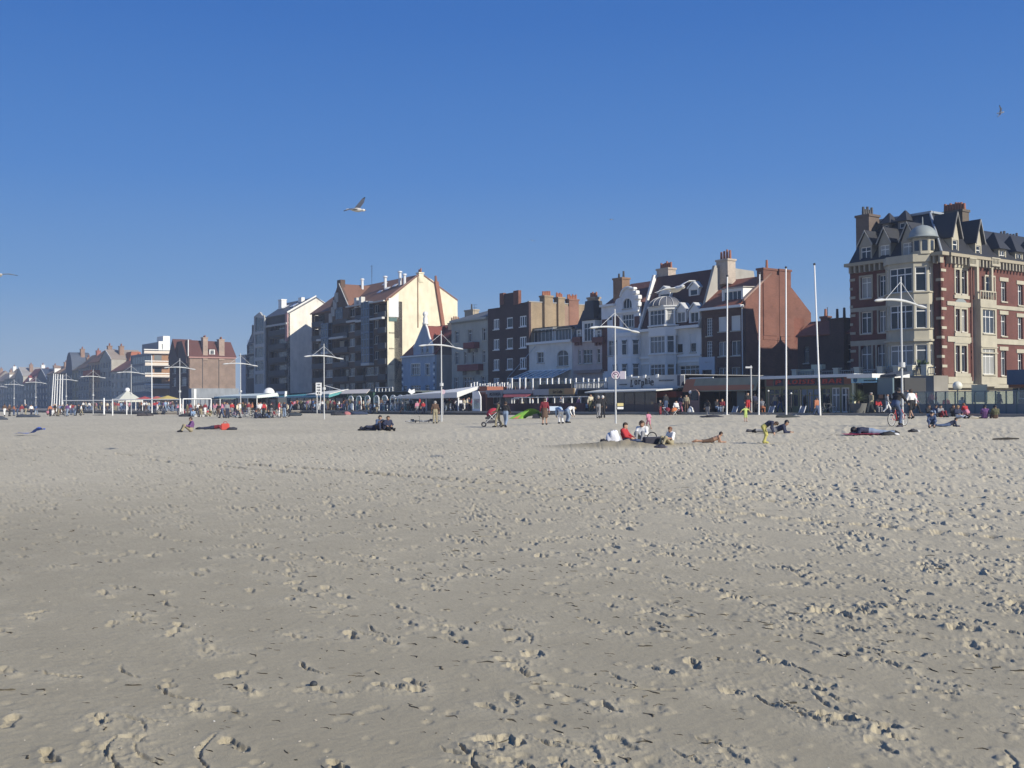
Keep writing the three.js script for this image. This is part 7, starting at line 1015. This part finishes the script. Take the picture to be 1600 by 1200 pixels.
{ // tall white sign with dark pictogram rows
  const p = onStreet(498, 22.4), d = -p.z, y1 = C0.y + ray(498, 598).y * d - p.y, y0 = C0.y + ray(498, 617.5).y * d - p.y, k = d / FL, t = thing('pictogram_sign', 'tall white sign with rows of dark symbols beside a lamp', 'sign', p, -.06), w = 4.6 * k; mesh('panel', bx(-w, w, y0, y1, -.05, .05), WHITEPAINT, t); mesh('post', tube(V(-w * .6, 0, 0), V(-w * .6, y0, 0), .07), STEEL, t); mesh('post', tube(V(w * .6, 0, 0), V(w * .6, y0, 0), .07), STEEL, t);
  for (let i = 0; i < 4; i++) { const y = lerp(y1, y0, .14 + i * .22), h = (y1 - y0) * .10; for (let q = 0; q < 3; q++) mesh('symbol', i === 3 && q === 1 ? muv(new THREE.TorusGeometry(h * .8, h * .25, 5, 12).translate(w * .05, y - h * .3, .06)) : bx(-w * .6 + q * w * .42, -w * .6 + q * w * .42 + w * (.22 + .14 * h2(i, q)), y - h * (.4 + .4 * h2(q, i)), y + h * .5, .051, .07), M(.06, .06, .07, .6), t); }
}
{ // lifebuoy-like round sign before the awning, small white gull-shaped banner
  const p = onStreet(692, 22.5), y = C0.y + ray(692, 612.3).y * -p.z - p.y, t = thing('round_sign', 'small round sign on a post before the white awning', 'sign', p); mesh('post', tube(V(0, 0, 0), V(0, y, 0), .04), STEEL, t); const g = new THREE.CylinderGeometry(.32, .32, .04, 18); g.rotateX(1.571); g.translate(0, y, .05); mesh('sign_plate', muv(g), M(.6, .45, .5, .5), t);
  const p2 = onStreet(643, 21), y2 = C0.y + ray(643, 611).y * -p2.z - p2.y, t2 = thing('banner', 'white star shaped cloth banner left of the white awning', 'banner', p2); mesh('post', tube(V(0, 0, 0), V(0, y2, 0), .05), STEEL, t2); mesh('cloth', hull([[-.5, y2 - .1, 0], [0, y2 - .45, 0], [.5, y2 - .2, 0], [.42, y2 + .3, 0], [0, y2 + .12, 0], [-.3, y2 + .35, 0]], [[-.5, y2 - .1, .1], [0, y2 - .45, .16], [.5, y2 - .2, .1], [.42, y2 + .3, .1], [0, y2 + .12, .14], [-.3, y2 + .35, .1]]), WHITEPAINT, t2);
}
{ // volleyball net and goal at the left
  const seg = (l, r, py, d0, name, label) => { const a = ray(l, py), b = ray(r, py + 2), A = V(a.x * d0, 0, -d0), B = V(b.x * d0 * .96, 0, -d0 * .96), t = thing(name, label, 'net', A.clone().setY(0)), y = C0.y + a.y * d0, D = B.clone().sub(A); mesh('tape', tube(V(0, y, 0), V(D.x, y - .05, D.z), .075, .075, 6), WHITE, t); for (const k of [.0, 1]) mesh('post', tube(V(D.x * k, -.2, D.z * k), V(D.x * k, y + .1, D.z * k), .09), WHITEPAINT, t); const ns = []; for (let i = 0; i <= 26; i++) ns.push(tube(V(D.x * i / 26, y - .95, D.z * i / 26), V(D.x * i / 26, y, D.z * i / 26), .012, .012, 4)); for (let k = 1; k < 5; k++) ns.push(tube(V(0, y - k * .22, 0), V(D.x, y - .05 - k * .22, D.z), .012, .012, 4)); mesh('netting', merge(ns), M(.2, .2, .2), t); };
  seg(98, 198, 626, 175, 'beach_net', 'white taped beach volleyball net left of the marquee'); seg(176, 282, 624.5, 158, 'beach_net', 'white taped net stretched right of the marquee');
  const p = at(162.5, 649), t = thing('net_post', 'thick white post standing in the sand below the net', 'post', p), y = C0.y + ray(162.5, 622).y * -p.z - p.y; mesh('post', tube(V(0, -.1, 0), V(0, y, 0), .13, .12), WHITEPAINT, t); mesh('base', bx(-1.6, .2, -.05, .12, -.3, .3), M(.12, .12, .12), t);
  const q = at(286, 651), s = thing('goal_frame', 'white goal frame standing at the sand edge', 'goal', q, .5), gh = 2.3; mesh('frame', merge([tube(V(0, 0, 0), V(0, gh, 0), .07), tube(V(3.6, 0, 0), V(3.6, gh, 0), .07), tube(V(0, gh, 0), V(3.6, gh, 0), .07), tube(V(0, gh, 0), V(0, 0, -1.3), .05), tube(V(3.6, gh, 0), V(3.6, 0, -1.3), .05), tube(V(0, .04, -1.3), V(3.6, .04, -1.3), .05)]), WHITEPAINT, s);
}
// ---------------------------------------------------------------- bicycles
function bicycle(pos, yaw, label, c, group, lay = 0) {
  const t = thing('bicycle', label, 'bicycle', pos, yaw, group); if (lay) { t.rotation.set(-1.42, 0, 0); t.rotateOnWorldAxis(V(0, 1, 0), yaw); t.position.y += .12; }
  const R_ = .34, fm = M(...c, .35);
  for (const x of [-.53, .53]) { const w = new THREE.Group(); const g = new THREE.TorusGeometry(R_ - .02, .022, 8, 26); g.translate(x, R_, 0); const tyre = mesh('wheel', muv(g), M(.02, .02, .02, .8), t); const sp = []; for (let i = 0; i < 9; i++) { const a = i * Math.PI * 2 / 9; sp.push(tube(V(x, R_, 0), V(x + (R_ - .03) * Math.cos(a), R_ + (R_ - .03) * Math.sin(a), 0), .004, .004, 4)); } const rim = new THREE.TorusGeometry(R_ - .05, .012, 6, 24); rim.translate(x, R_, 0); mesh('rim', merge([...sp, rim, tube(V(x, R_, -.05), V(x, R_, .05), .025)]), STEEL, tyre); }
  const bb = V(-.08, .30, 0), st = V(-.22, .80, 0), hd = V(.36, .82, 0), fk = V(.53, R_, 0), rr_ = V(-.53, R_, 0), hb = V(.38, .62, 0);
  mesh('frame', merge([tube(bb, st, .022), tube(st, hd, .02), tube(bb, hb, .024), tube(hd, hb, .022), tube(bb, rr_, .016), tube(st.clone().lerp(bb, .15), rr_, .014)]), fm, t);
  mesh('fork', merge([tube(hd, V(.45, .6, .05), .016), tube(V(.45, .6, .05), V(.53, R_, .05), .014), tube(V(.45, .6, -.05), V(.53, R_, -.05), .014), tube(hd, V(.45, .6, -.05), .016)]), fm, t);
  mesh('handlebar', merge([tube(hd, V(.34, 1.0, 0), .014), tube(V(.34, 1.0, -.28), V(.34, 1.0, .28), .013), tube(V(.34, 1.0, .28), V(.2, .99, .3), .015), tube(V(.34, 1.0, -.28), V(.2, .99, -.3), .015)]), IRON, t);
  const sd = new RoundedBoxGeometry(.27, .06, .16, 2, .025); sd.translate(-.24, .90, 0); mesh('saddle', muv(sd), IRON, t); mesh('seat_post', tube(st, V(-.23, .88, 0), .014), STEEL, t); mesh('crank', merge([tube(V(-.08, .30, -.08), V(-.08, .30, .08), .05, .05, 12), tube(V(-.08, .3, .09), V(.06, .22, .1), .012), tube(V(-.08, .3, -.09), V(-.22, .38, -.1), .012)]), IRON, t);
  return t;
}
bicycle(bikeAt.clone(), THREE.MathUtils.degToRad(127 - 90), 'red bicycle with a rider in black crossing the sand', [.42, .045, .04]);
bicycle(onStreet(1291, 21), -.35, 'bicycle with pale mudguards parked at the right end of the bar', [.3, .28, .25]);
bicycle(at(652, 662), .25, 'grey bicycle lying on its side left of the person in brown', [.12, .13, .14], null, 1); bicycle(at(668, 661.5), -.5, 'dark bicycle lying on its side at the feet of the person in brown', [.03, .03, .04], null, 1);
{ const R = RNG(44), cols = [[.4, .4, .42], [.05, .05, .06], [.3, .05, .05], [.06, .1, .25], [.5, .5, .5], [.1, .1, .1], [.35, .3, .2], [.08, .18, .1], [.45, .45, .47], [.03, .03, .05]]; const nm = ['silver', 'black', 'dark red', 'blue', 'pale grey', 'charcoal', 'tan', 'green', 'light steel', 'near black']; cols.forEach((c, i) => bicycle(at(352 + i * 9.4 + R() * 3, 651.5 + R() * 1.8), R() * 1.6 - .8, `${nm[i]} bicycle parked in the cluster left of the green awning`, c, 'bicycles parked at the sand edge')); }
// ---------------------------------------------------------------- pushchairs
function pram(pos, yaw, label, hood, k = 1) {
  const t = thing('pushchair', label, 'pushchair', pos, yaw); t.scale.setScalar(k); const hm = M(...hood, .8);
  for (const [x, z] of [[-.42, .26], [-.42, -.26], [.38, .26], [.38, -.26]]) { const g = new THREE.TorusGeometry(.11, .03, 6, 14); g.translate(x, .14, z); mesh('wheel', muv(g), IRON, t); }
  mesh('frame', merge([...[-.24, .24].flatMap(z => [tube(V(-.42, .14, z), V(.5, 1.02, z), .015), tube(V(.38, .14, z), V(-.15, .72, z), .015)]), tube(V(.5, 1.02, -.24), V(.5, 1.02, .24), .02), tube(V(-.42, .14, -.24), V(-.42, .14, .24), .012)]), STEEL, t);
  mesh('seat', hull([[-.32, .42, -.2], [-.32, .42, .2], [.12, .40, .2], [.12, .40, -.2]].reverse(), [[-.36, .5, -.2], [-.36, .5, .2], [.3, .85, .2], [.3, .85, -.2]].reverse()), M(.03, .03, .035, .8), t);
  const hd = []; const g = new THREE.SphereGeometry(.36, 12, 6, 0, Math.PI * 2, 0, Math.PI * .5); g.scale(1, .85, .72); g.rotateZ(.5); g.translate(.08, .72, 0); mesh('hood', muv(g), hm, t); mesh('basket', bx(-.3, .3, .2, .36, -.2, .2), M(.05, .05, .06, .8), t);
  return t;
}
pram(at(768, 667), Math.PI * .02, 'red hooded pushchair with black wheels', [.38, .03, .05], 1.15); pram(onStreet(1044, 23.4), 2.4, 'pushchair with dark red seat at the restaurant gate', [.2, .02, .03]); pram(onStreet(1052, 23.2), .6, 'orange pushchair beside the dark red one', [.5, .16, .05]);
// ---------------------------------------------------------------- beach belongings
{
  const p = at(832, 654), t = thing('beach_tent', 'bright green beach tent with dark opening', 'tent', p, -.2), GR = M(.20, .42, .05, .8), w = 1.05, n = 12, lo = [], hi = [];
  const pos = [], idx = [], S = 14, U = 8; for (let i = 0; i <= S; i++) for (let j = 0; j <= U; j++) { const u = Math.PI * i / S, v = j / U, x = -w * Math.cos(u) * (1 - .25 * v), y = .92 * Math.sin(u) * (1 - .72 * v * v), z = .45 - 1.3 * v; pos.push(x, y, z); } for (let i = 0; i < S; i++) for (let j = 0; j < U; j++) { const a = i * (U + 1) + j; idx.push(a, a + 1, a + U + 1, a + 1, a + U + 2, a + U + 1); }
  const g = new THREE.BufferGeometry(); g.setAttribute('position', new THREE.Float32BufferAttribute(pos, 3)); g.setIndex(idx); g.computeVertexNormals(); const g2 = g.clone(); g2.translate(0, -.015, 0); mesh('canopy', merge([g, g2]), GR, t); mesh('flap', slab([[-2.0, .02, .9], [-.9, .02, 1.0], [-.2, .75, .5], [-.95, .6, .35]], .02), GR, t); mesh('orange_flap', slab([[-1.6, .02, 1.0], [-1.2, .02, 1.05], [-.9, .35, .8]], .02), M(.6, .22, .12), t); mesh('contents', hull([[.0, 0, .3], [.7, 0, .3], [.7, 0, -.2], [0, 0, -.2]], [[.1, .4, .25], [.6, .45, .25], [.6, .45, -.1], [.1, .4, -.1]]), IRON, t);
  const b = at(866, 648), tb = thing('windbreak_cloth', 'pale blue cloth panel held upright near the stooping pair', 'cloth', b, .1); mesh('cloth', bx(-.75, .75, .15, .65, -.03, .03), M(.52, .62, .75, .8), tb); mesh('pole', tube(V(-.74, -.1, 0), V(-.74, .75, 0), .02), WOODY(), tb); mesh('pole', tube(V(.74, -.1, 0), V(.74, .75, 0), .02), WOODY(), tb);
}
function WOODY() { return M(.25, .17, .10, .8); }
function lump(name, label, cat, px, py, s, c, o = {}) { // soft crumpled bag or cloth
  const p = at(px, py), t = thing(name, label, cat, p, o.yaw || 0), g = new THREE.SphereGeometry(1, 18, 12), P = g.attributes.position; for (let i = 0; i < P.count; i++) { const x = P.getX(i), y = P.getY(i), z = P.getZ(i), k = 1 + .9 * (fbm(x * 2.2 + px, y * 2.2 + z * 1.7 + 5, 3) - .5); P.setXYZ(i, x * k * s[0], Math.max(-.02, (y * k * .9 + .25) * s[1] * 1.6), z * k * s[2]); } g.computeVertexNormals(); mesh('fabric', muv(g), M(...c, .85), t); if (o.strap) mesh('strap', muv(new THREE.TorusGeometry(s[0] * .5, .018, 6, 14, Math.PI).translate(0, s[1] * .9, 0)), M(...c.map(v => v * .6), .8), t); if (o.extra) mesh('fold', muv(new THREE.SphereGeometry(1, 10, 8).scale(s[0] * .5, s[1] * .9, s[2] * .6).translate(s[0] * .8, s[1] * .25, 0)), M(...o.extra, .85), t); return t;
}
lump('bag', 'white plastic bag at the feet of the man in red', 'bag', 958, 692, [.22, .26, .18], [.68, .68, .72], { extra: [.5, .52, .6] }); lump('bag', 'small black bag lying furthest left of the picnic group', 'bag', 943, 693, [.16, .1, .12], [.02, .02, .025]); lump('clothing', 'dark shoes and clothes dropped right of the black bag', 'clothing', 1032, 700, [.18, .06, .12], [.03, .03, .05], { extra: [.1, .1, .14] });
{ const p = at(1019, 697), t = thing('bag', 'large black holdall beside the picnic group', 'bag', p, .15), g = new RoundedBoxGeometry(.62, .32, .34, 3, .06); g.translate(0, .16, 0); mesh('fabric', muv(g), M(.025, .025, .04, .8), t); mesh('strap', muv(new THREE.TorusGeometry(.16, .018, 6, 16, Math.PI).translate(0, .31, 0)), M(.01, .01, .015), t); mesh('zip', bx(-.26, .26, .318, .326, -.01, .01), STEEL, t); }
{ const p = at(46, 681), t = thing('towel', 'crumpled bright blue towel lying alone at the left', 'towel', p, .05), g = new THREE.PlaneGeometry(1.4, .7, 30, 16); g.rotateX(-Math.PI / 2); const P = g.attributes.position; for (let i = 0; i < P.count; i++) { const x = P.getX(i), z = P.getZ(i); P.setY(i, .10 + .24 * sst(.05, .6, x) * (.5 + fbm(x * 4, z * 4, 3)) + .10 * fbm(x * 3 + 9, z * 3, 3)); } g.computeVertexNormals(); mesh('cloth', muv(g), M(.045, .10, .42, .85), t); }
{ const p = at(1358, 680), t = thing('towel', 'red beach towel under the person lying face down', 'towel', p, Math.PI), g = new THREE.PlaneGeometry(2.0, .75, 20, 8); g.rotateX(-Math.PI / 2); const P = g.attributes.position; for (let i = 0; i < P.count; i++) P.setY(i, .035 + .03 * fbm(P.getX(i) * 3, P.getZ(i) * 3, 2)); g.computeVertexNormals(); mesh('cloth', muv(g), M(.36, .03, .07, .85), t); }
{ const p = at(352, 672), t = thing('bag', 'bright red bag standing beside the lying person at the left', 'bag', p, .2), g = new RoundedBoxGeometry(.5, .42, .3, 3, .08); g.translate(0, .2, 0); mesh('fabric', muv(g), M(.52, .07, .05, .8), t); mesh('handle', muv(new THREE.TorusGeometry(.12, .015, 6, 14, Math.PI).translate(0, .4, 0)), M(.3, .03, .03), t); }
lump('clothing', 'dark heap of clothes at the right end of the lying person on the left', 'clothing', 362, 672, [.3, .1, .2], [.03, .03, .04]); lump('shoes', 'small dark shoes left of the three sunbathers', 'shoes', 565, 673, [.16, .12, .1], [.03, .03, .04]); lump('clothing', 'black clothes with white cloth right of the red towel', 'clothing', 1390, 680, [.3, .08, .16], [.03, .03, .03], { extra: [.6, .6, .6] }); lump('shoes', 'black and white shoes on the sand below the cyclist', 'shoes', 1428, 675, [.2, .07, .12], [.03, .03, .035], { extra: [.45, .45, .45] }); lump('bag', 'flat dark thing under the pedals of the red bicycle', 'bag', 1406, 667.5, [.18, .06, .1], [.03, .03, .05]); lump('clothing', 'cream and dark cloth between the two seated groups on the right', 'clothing', 1520, 654, [.5, .09, .25], [.4, .36, .28], { extra: [.05, .05, .05] }); lump('shoes', 'small dark shoes left of the man in navy', 'shoes', 1171, 675, [.16, .06, .1], [.05, .05, .06]); lump('clothing', 'dark jackets spread before the first flagpole', 'clothing', 1112, 652, [.9, .10, .35], [.02, .02, .03]); lump('board', 'long dark board bag lying before the third flagpole', 'bag', 1228, 652.5, [.85, .12, .25], [.035, .04, .04], { extra: [.07, .07, .07] }); lump('bag', 'white bag on the ground by the arched screen', 'bag', 1080, 647, [.28, .3, .2], [.7, .7, .68]);
for (const [px, py, c, label, s] of [[457, 650, [.03, .04, .05], 'dark inflatable boat on the sand left of the green awning', 1.2], [528, 649, [.03, .03, .035], 'flat black bag on the sand before the green awning', .9], [562, 648, [.03, .045, .09], 'dark blue heap of bags by the arched windscreens', 1.2], [542, 648, [.4, .15, .15], 'reddish bundle on the sand before the green awning', .5], [410, 653, [.02, .02, .025], 'black bags under the parked bicycles', 1.0], [292, 651, [.03, .03, .035], 'dark bags inside the goal frame', .9], [43, 652, [.04, .05, .07], 'dark boat shaped bundle at the far left', 1.4], [2, 656, [.05, .06, .08], 'dark bundle cut by the left edge', .8], [226, 650, [.06, .05, .05], 'dark strip of cloth on the sand below the parasols', 1.2]]) lump('bundle', label, 'bundle', px, py, [s, .22, .4], c);
// deck chairs: white framed loungers at the right
for (const [px, b, c] of [[1140, 22, 'white framed deck chair right of the first flagpole'], [1197, 22, 'white framed deck chair right of the second flagpole'], [1245, 22, 'white framed deck chair right of the third flagpole']]) { const t = thing('deck_chair', c, 'chair', onStreet(px, b), .5, null); mesh('frame', merge([tube(V(-.6, .35, -.3), V(.5, .35, -.3), .03), tube(V(-.6, .35, .3), V(.5, .35, .3), .03), tube(V(.4, .35, .3), V(.75, 1.15, .3), .035), tube(V(.4, .35, -.3), V(.75, 1.15, -.3), .035), ...[[-.5, .3], [-.5, -.3], [.4, .3], [.4, -.3]].map(([x, z]) => tube(V(x, 0, z), V(x, .35, z), .03))]), WHITEPAINT, t); mesh('sling', merge([slab([[-.6, .37, .28], [.45, .37, .28], [.45, .37, -.28], [-.6, .37, -.28]], .03), slab([[.45, .38, .28], [.76, 1.1, .28], [.76, 1.1, -.28], [.45, .38, -.28]], .03)]), M(.25, .26, .3, .8), t); }
{ const p = at(1573, 688), t = thing('driftwood', 'dark thin stick lying on the sand at the right edge', 'driftwood', p, .1); mesh('stick', merge([tube(V(-.5, .04, 0), V(0, .06, .03), .025, .04, 7), tube(V(0, .06, .03), V(.45, .05, -.02), .04, .02, 7)]), M(.03, .025, .02, .9), t); }
// pebbles, shell bits and dark scraps in the foreground
{
  const R = RNG(31), items = [[490, 1074, .024, 'dark grey pebble in the foreground left of centre', [.04, .045, .05]], [1325, 1026, .014, 'small dark pebble in the right foreground', [.05, .05, .05]]];
  for (const [px, py, r, label, c] of items) { const g = new THREE.IcosahedronGeometry(r, 2), P = g.attributes.position; for (let i = 0; i < P.count; i++) { const k = 1 + .35 * (fbm(P.getX(i) * 40 + px, P.getY(i) * 40 + P.getZ(i) * 31, 2) - .5); P.setXYZ(i, P.getX(i) * k, P.getY(i) * k * .75, P.getZ(i) * k); } g.computeVertexNormals(); const t = thing('pebble', label, 'pebble', at(px, py).add(V(0, r * .4, 0))); mesh('stone', muv(g), M(...c, .7), t); }
  const sg = new THREE.IcosahedronGeometry(1, 0), mk = (n, name, f, lo, hi) => { const im = new THREE.InstancedMesh(sg, M(1, 1, 1, .8), n), m = new THREE.Matrix4(), q = new THREE.Quaternion(), c = new THREE.Color(); for (let i = 0; i < n; i++) { const d = 4.2 + 26 * Math.pow(R(), 1.6), x = (R() - .5) * d * 1.15, z = -d, s = lo + (hi - lo) * R() * R(); q.setFromEuler(new THREE.Euler(R() * .5, R() * 6, R() * .5)); m.compose(V(x, sandAt(x, z, true)[0] + s * .2, z), q, V(s * (1 + R()), s * .5, s)); im.setMatrixAt(i, m); im.setColorAt(i, f(c, R())); } im.name = name; im.castShadow = im.receiveShadow = true; scene.add(im); tag(im, null, null, null, 'stuff'); return im; };
  mk(50, 'shell_fragments', (c, r) => c.setRGB(.5 + .25 * r, .48 + .25 * r, .42 + .25 * r), .002, .006); mk(800, 'sand_crumbs', (c, r) => c.setRGB(.34 + .14 * r, .30 + .13 * r, .23 + .1 * r), .003, .009); mk(160, 'dark_scraps', (c, r) => c.setRGB(.03 + .04 * r, .03 + .03 * r, .02), .003, .012);
  // dry weed and straw strewn over the sand, lying mostly the way the wind left it
  for (let k = 0; k < 4; k++) {
    const q = i => V(-.5 + i / 5, .02 * Math.sin(i * 2 + k), (.10 + .05 * k) * Math.sin(i * (.5 + .2 * k) + k) * .8), gs = []; for (let i = 0; i < 5; i++) { const r = i => .055 * (1 - Math.pow(Math.abs(i / 5 - .6) * 1.5, 2)) + .012; gs.push(tube(q(i), q(i + 1), r(i), r(i + 1), 5)); } if (k === 2) gs.push(tube(q(2), q(2).clone().add(V(.22, .01, -.2)), .03, .012, 5)); const geo = merge(gs); geo.scale(1, .8, 1);
    const n = 800, im = new THREE.InstancedMesh(geo, M(1, 1, 1, .9), n), m = new THREE.Matrix4(), qt = new THREE.Quaternion(), c = new THREE.Color(); let j = 0;
    for (let tries = 0; j < n && tries < 60000; tries++) { const d = 4.3 + 40 * Math.pow(R(), .95), x = (R() - .5) * d * 1.2, z = -d; if (R() > (.10 + .9 * sst(.42, .66, fbm(x * .5 + 13, z * .3 + 2, 3))) * (.4 + .6 * sst(-.5, .4, x / d))) continue; const s = (.022 + .075 * R() * R()) * (1 + d * .014); qt.setFromEuler(new THREE.Euler((R() - .5) * .1, -.65 + (R() + R() - 1) * .75 + (R() < .1 ? 1.4 : 0), (R() - .5) * .12)); m.compose(V(x, sandAt(x, z, true)[0] + s * .02, z), qt, V(s, s * (.7 + .5 * R()), s)); im.setMatrixAt(j, m); const w = R(); im.setColorAt(j, c.setRGB(.04 + .08 * w, .035 + .065 * w, .025 + .04 * w)); j++; }
    im.count = j; im.name = numbered('weed_scraps'); im.castShadow = im.receiveShadow = true; scene.add(im); tag(im, null, null, null, 'stuff');
  }
}
// ---------------------------------------------------------------- gulls
function gull(px, py, dist, span, yaw, pitch, roll, label, { wingL = [.35, .25], wingR = [.35, .25], dark = .1, back = [.62, .60, .56] } = {}) {
  const d = ray(px, py), t = thing('gull', label, 'bird', C0.clone().addScaledVector(d, dist), 0, null); t.rotation.set(pitch, yaw, roll, 'YXZ'); const k = span / 1.3; t.scale.setScalar(k); // faces +z
  const prof = [[0, -.27], [.018, -.25], [.05, -.16], [.075, -.02], [.072, .08], [.045, .17], [.042, .20], [.05, .235], [.042, .27], [.015, .295], [0, .3]].map(p => new THREE.Vector2(p[0], p[1])), g = new THREE.LatheGeometry(prof, 14); g.rotateX(Math.PI / 2); g.scale(1, .9, 1); mesh('body', muv(g), M(...back, .8), t);
  const bk = new THREE.ConeGeometry(.014, .06, 8); bk.rotateX(Math.PI / 2); bk.translate(0, -.004, .32); mesh('beak', muv(bk), M(.5, .32, .06, .5), t); mesh('tail', slab([[-.045, .01, -.2], [.045, .01, -.2], [.075, .012, -.38], [-.075, .012, -.38]].reverse(), .012), M(.6, .6, .6, .8), t);
  for (const [s, [a1, a2]] of [[1, wingL], [-1, wingR]]) { // two jointed wing panels, each a thin tapering solid
    const e = [s * .05, .03, .04], m = [s * (.05 + .27 * Math.cos(a1)), .03 + .27 * Math.sin(a1), .09], b = a1 + a2, tp = [m[0] + s * .36 * Math.cos(b), m[1] + .36 * Math.sin(b), -.06];
    const quad = (A, B, ca, cb, nm, mat) => { const up = .012, L = [[A[0], A[1], A[2] + .02], [B[0], B[1], B[2] + .015], [B[0], B[1] - .002, B[2] - cb], [A[0], A[1] - .004, A[2] - ca]], H = L.map((p, i) => [p[0], p[1] + (i === 0 ? up : i === 1 ? up * .6 : .004), p[2]]); mesh(nm, s > 0 ? hull(L.reverse(), H.reverse()) : hull(L, H), mat, t); };
    const near_ = M(.30 - dark, .31 - dark, .33 - dark, .8); quad(e, m, .20, .17, 'inner_wing', near_); const tipm = [lerp(m[0], tp[0], .75), lerp(m[1], tp[1], .75), lerp(m[2], tp[2], .75)]; quad(m, tipm, .17, .09, 'outer_wing', near_); quad(tipm, tp, .09, .02, 'wing_tip', M(.02, .02, .022, .8));
  }
  return t;
}
gull(558, 328, 30, 1.15, 1.15, .12, .25, 'gull with raised dark wing flying right in the sky', { wingL: [.75, -.35], wingR: [.15, -.3], dark: .2 });
gull(1057, 452, 26, 1.45, .45, -.1, .24, 'large pale gull gliding in front of the dark red roof', { wingL: [.30, -.38], wingR: [.12, -.22], dark: -.30, back: [.72, .70, .66] });
gull(1564, 176, 40, .55, .6, 0, 1.25, 'small gull high at the right above the corner building', { dark: .0 }); gull(955, 343, 70, .5, .5, 0, .1, 'tiny gull high over the white houses', { wingL: [.2, -.4], wingR: [.2, -.4], dark: .2 }); gull(832, 376, 85, .5, .2, 0, -.2, 'tiny gull over the dark brick house', { wingL: [.3, -.5], wingR: [.3, -.5], dark: .2 }); gull(0, 430, 26, .8, .6, 0, .2, 'dark gull wing entering at the left edge', { wingL: [-.1, -.2], wingR: [.1, -.3], dark: .12 });
renderer.render(scene, camera);
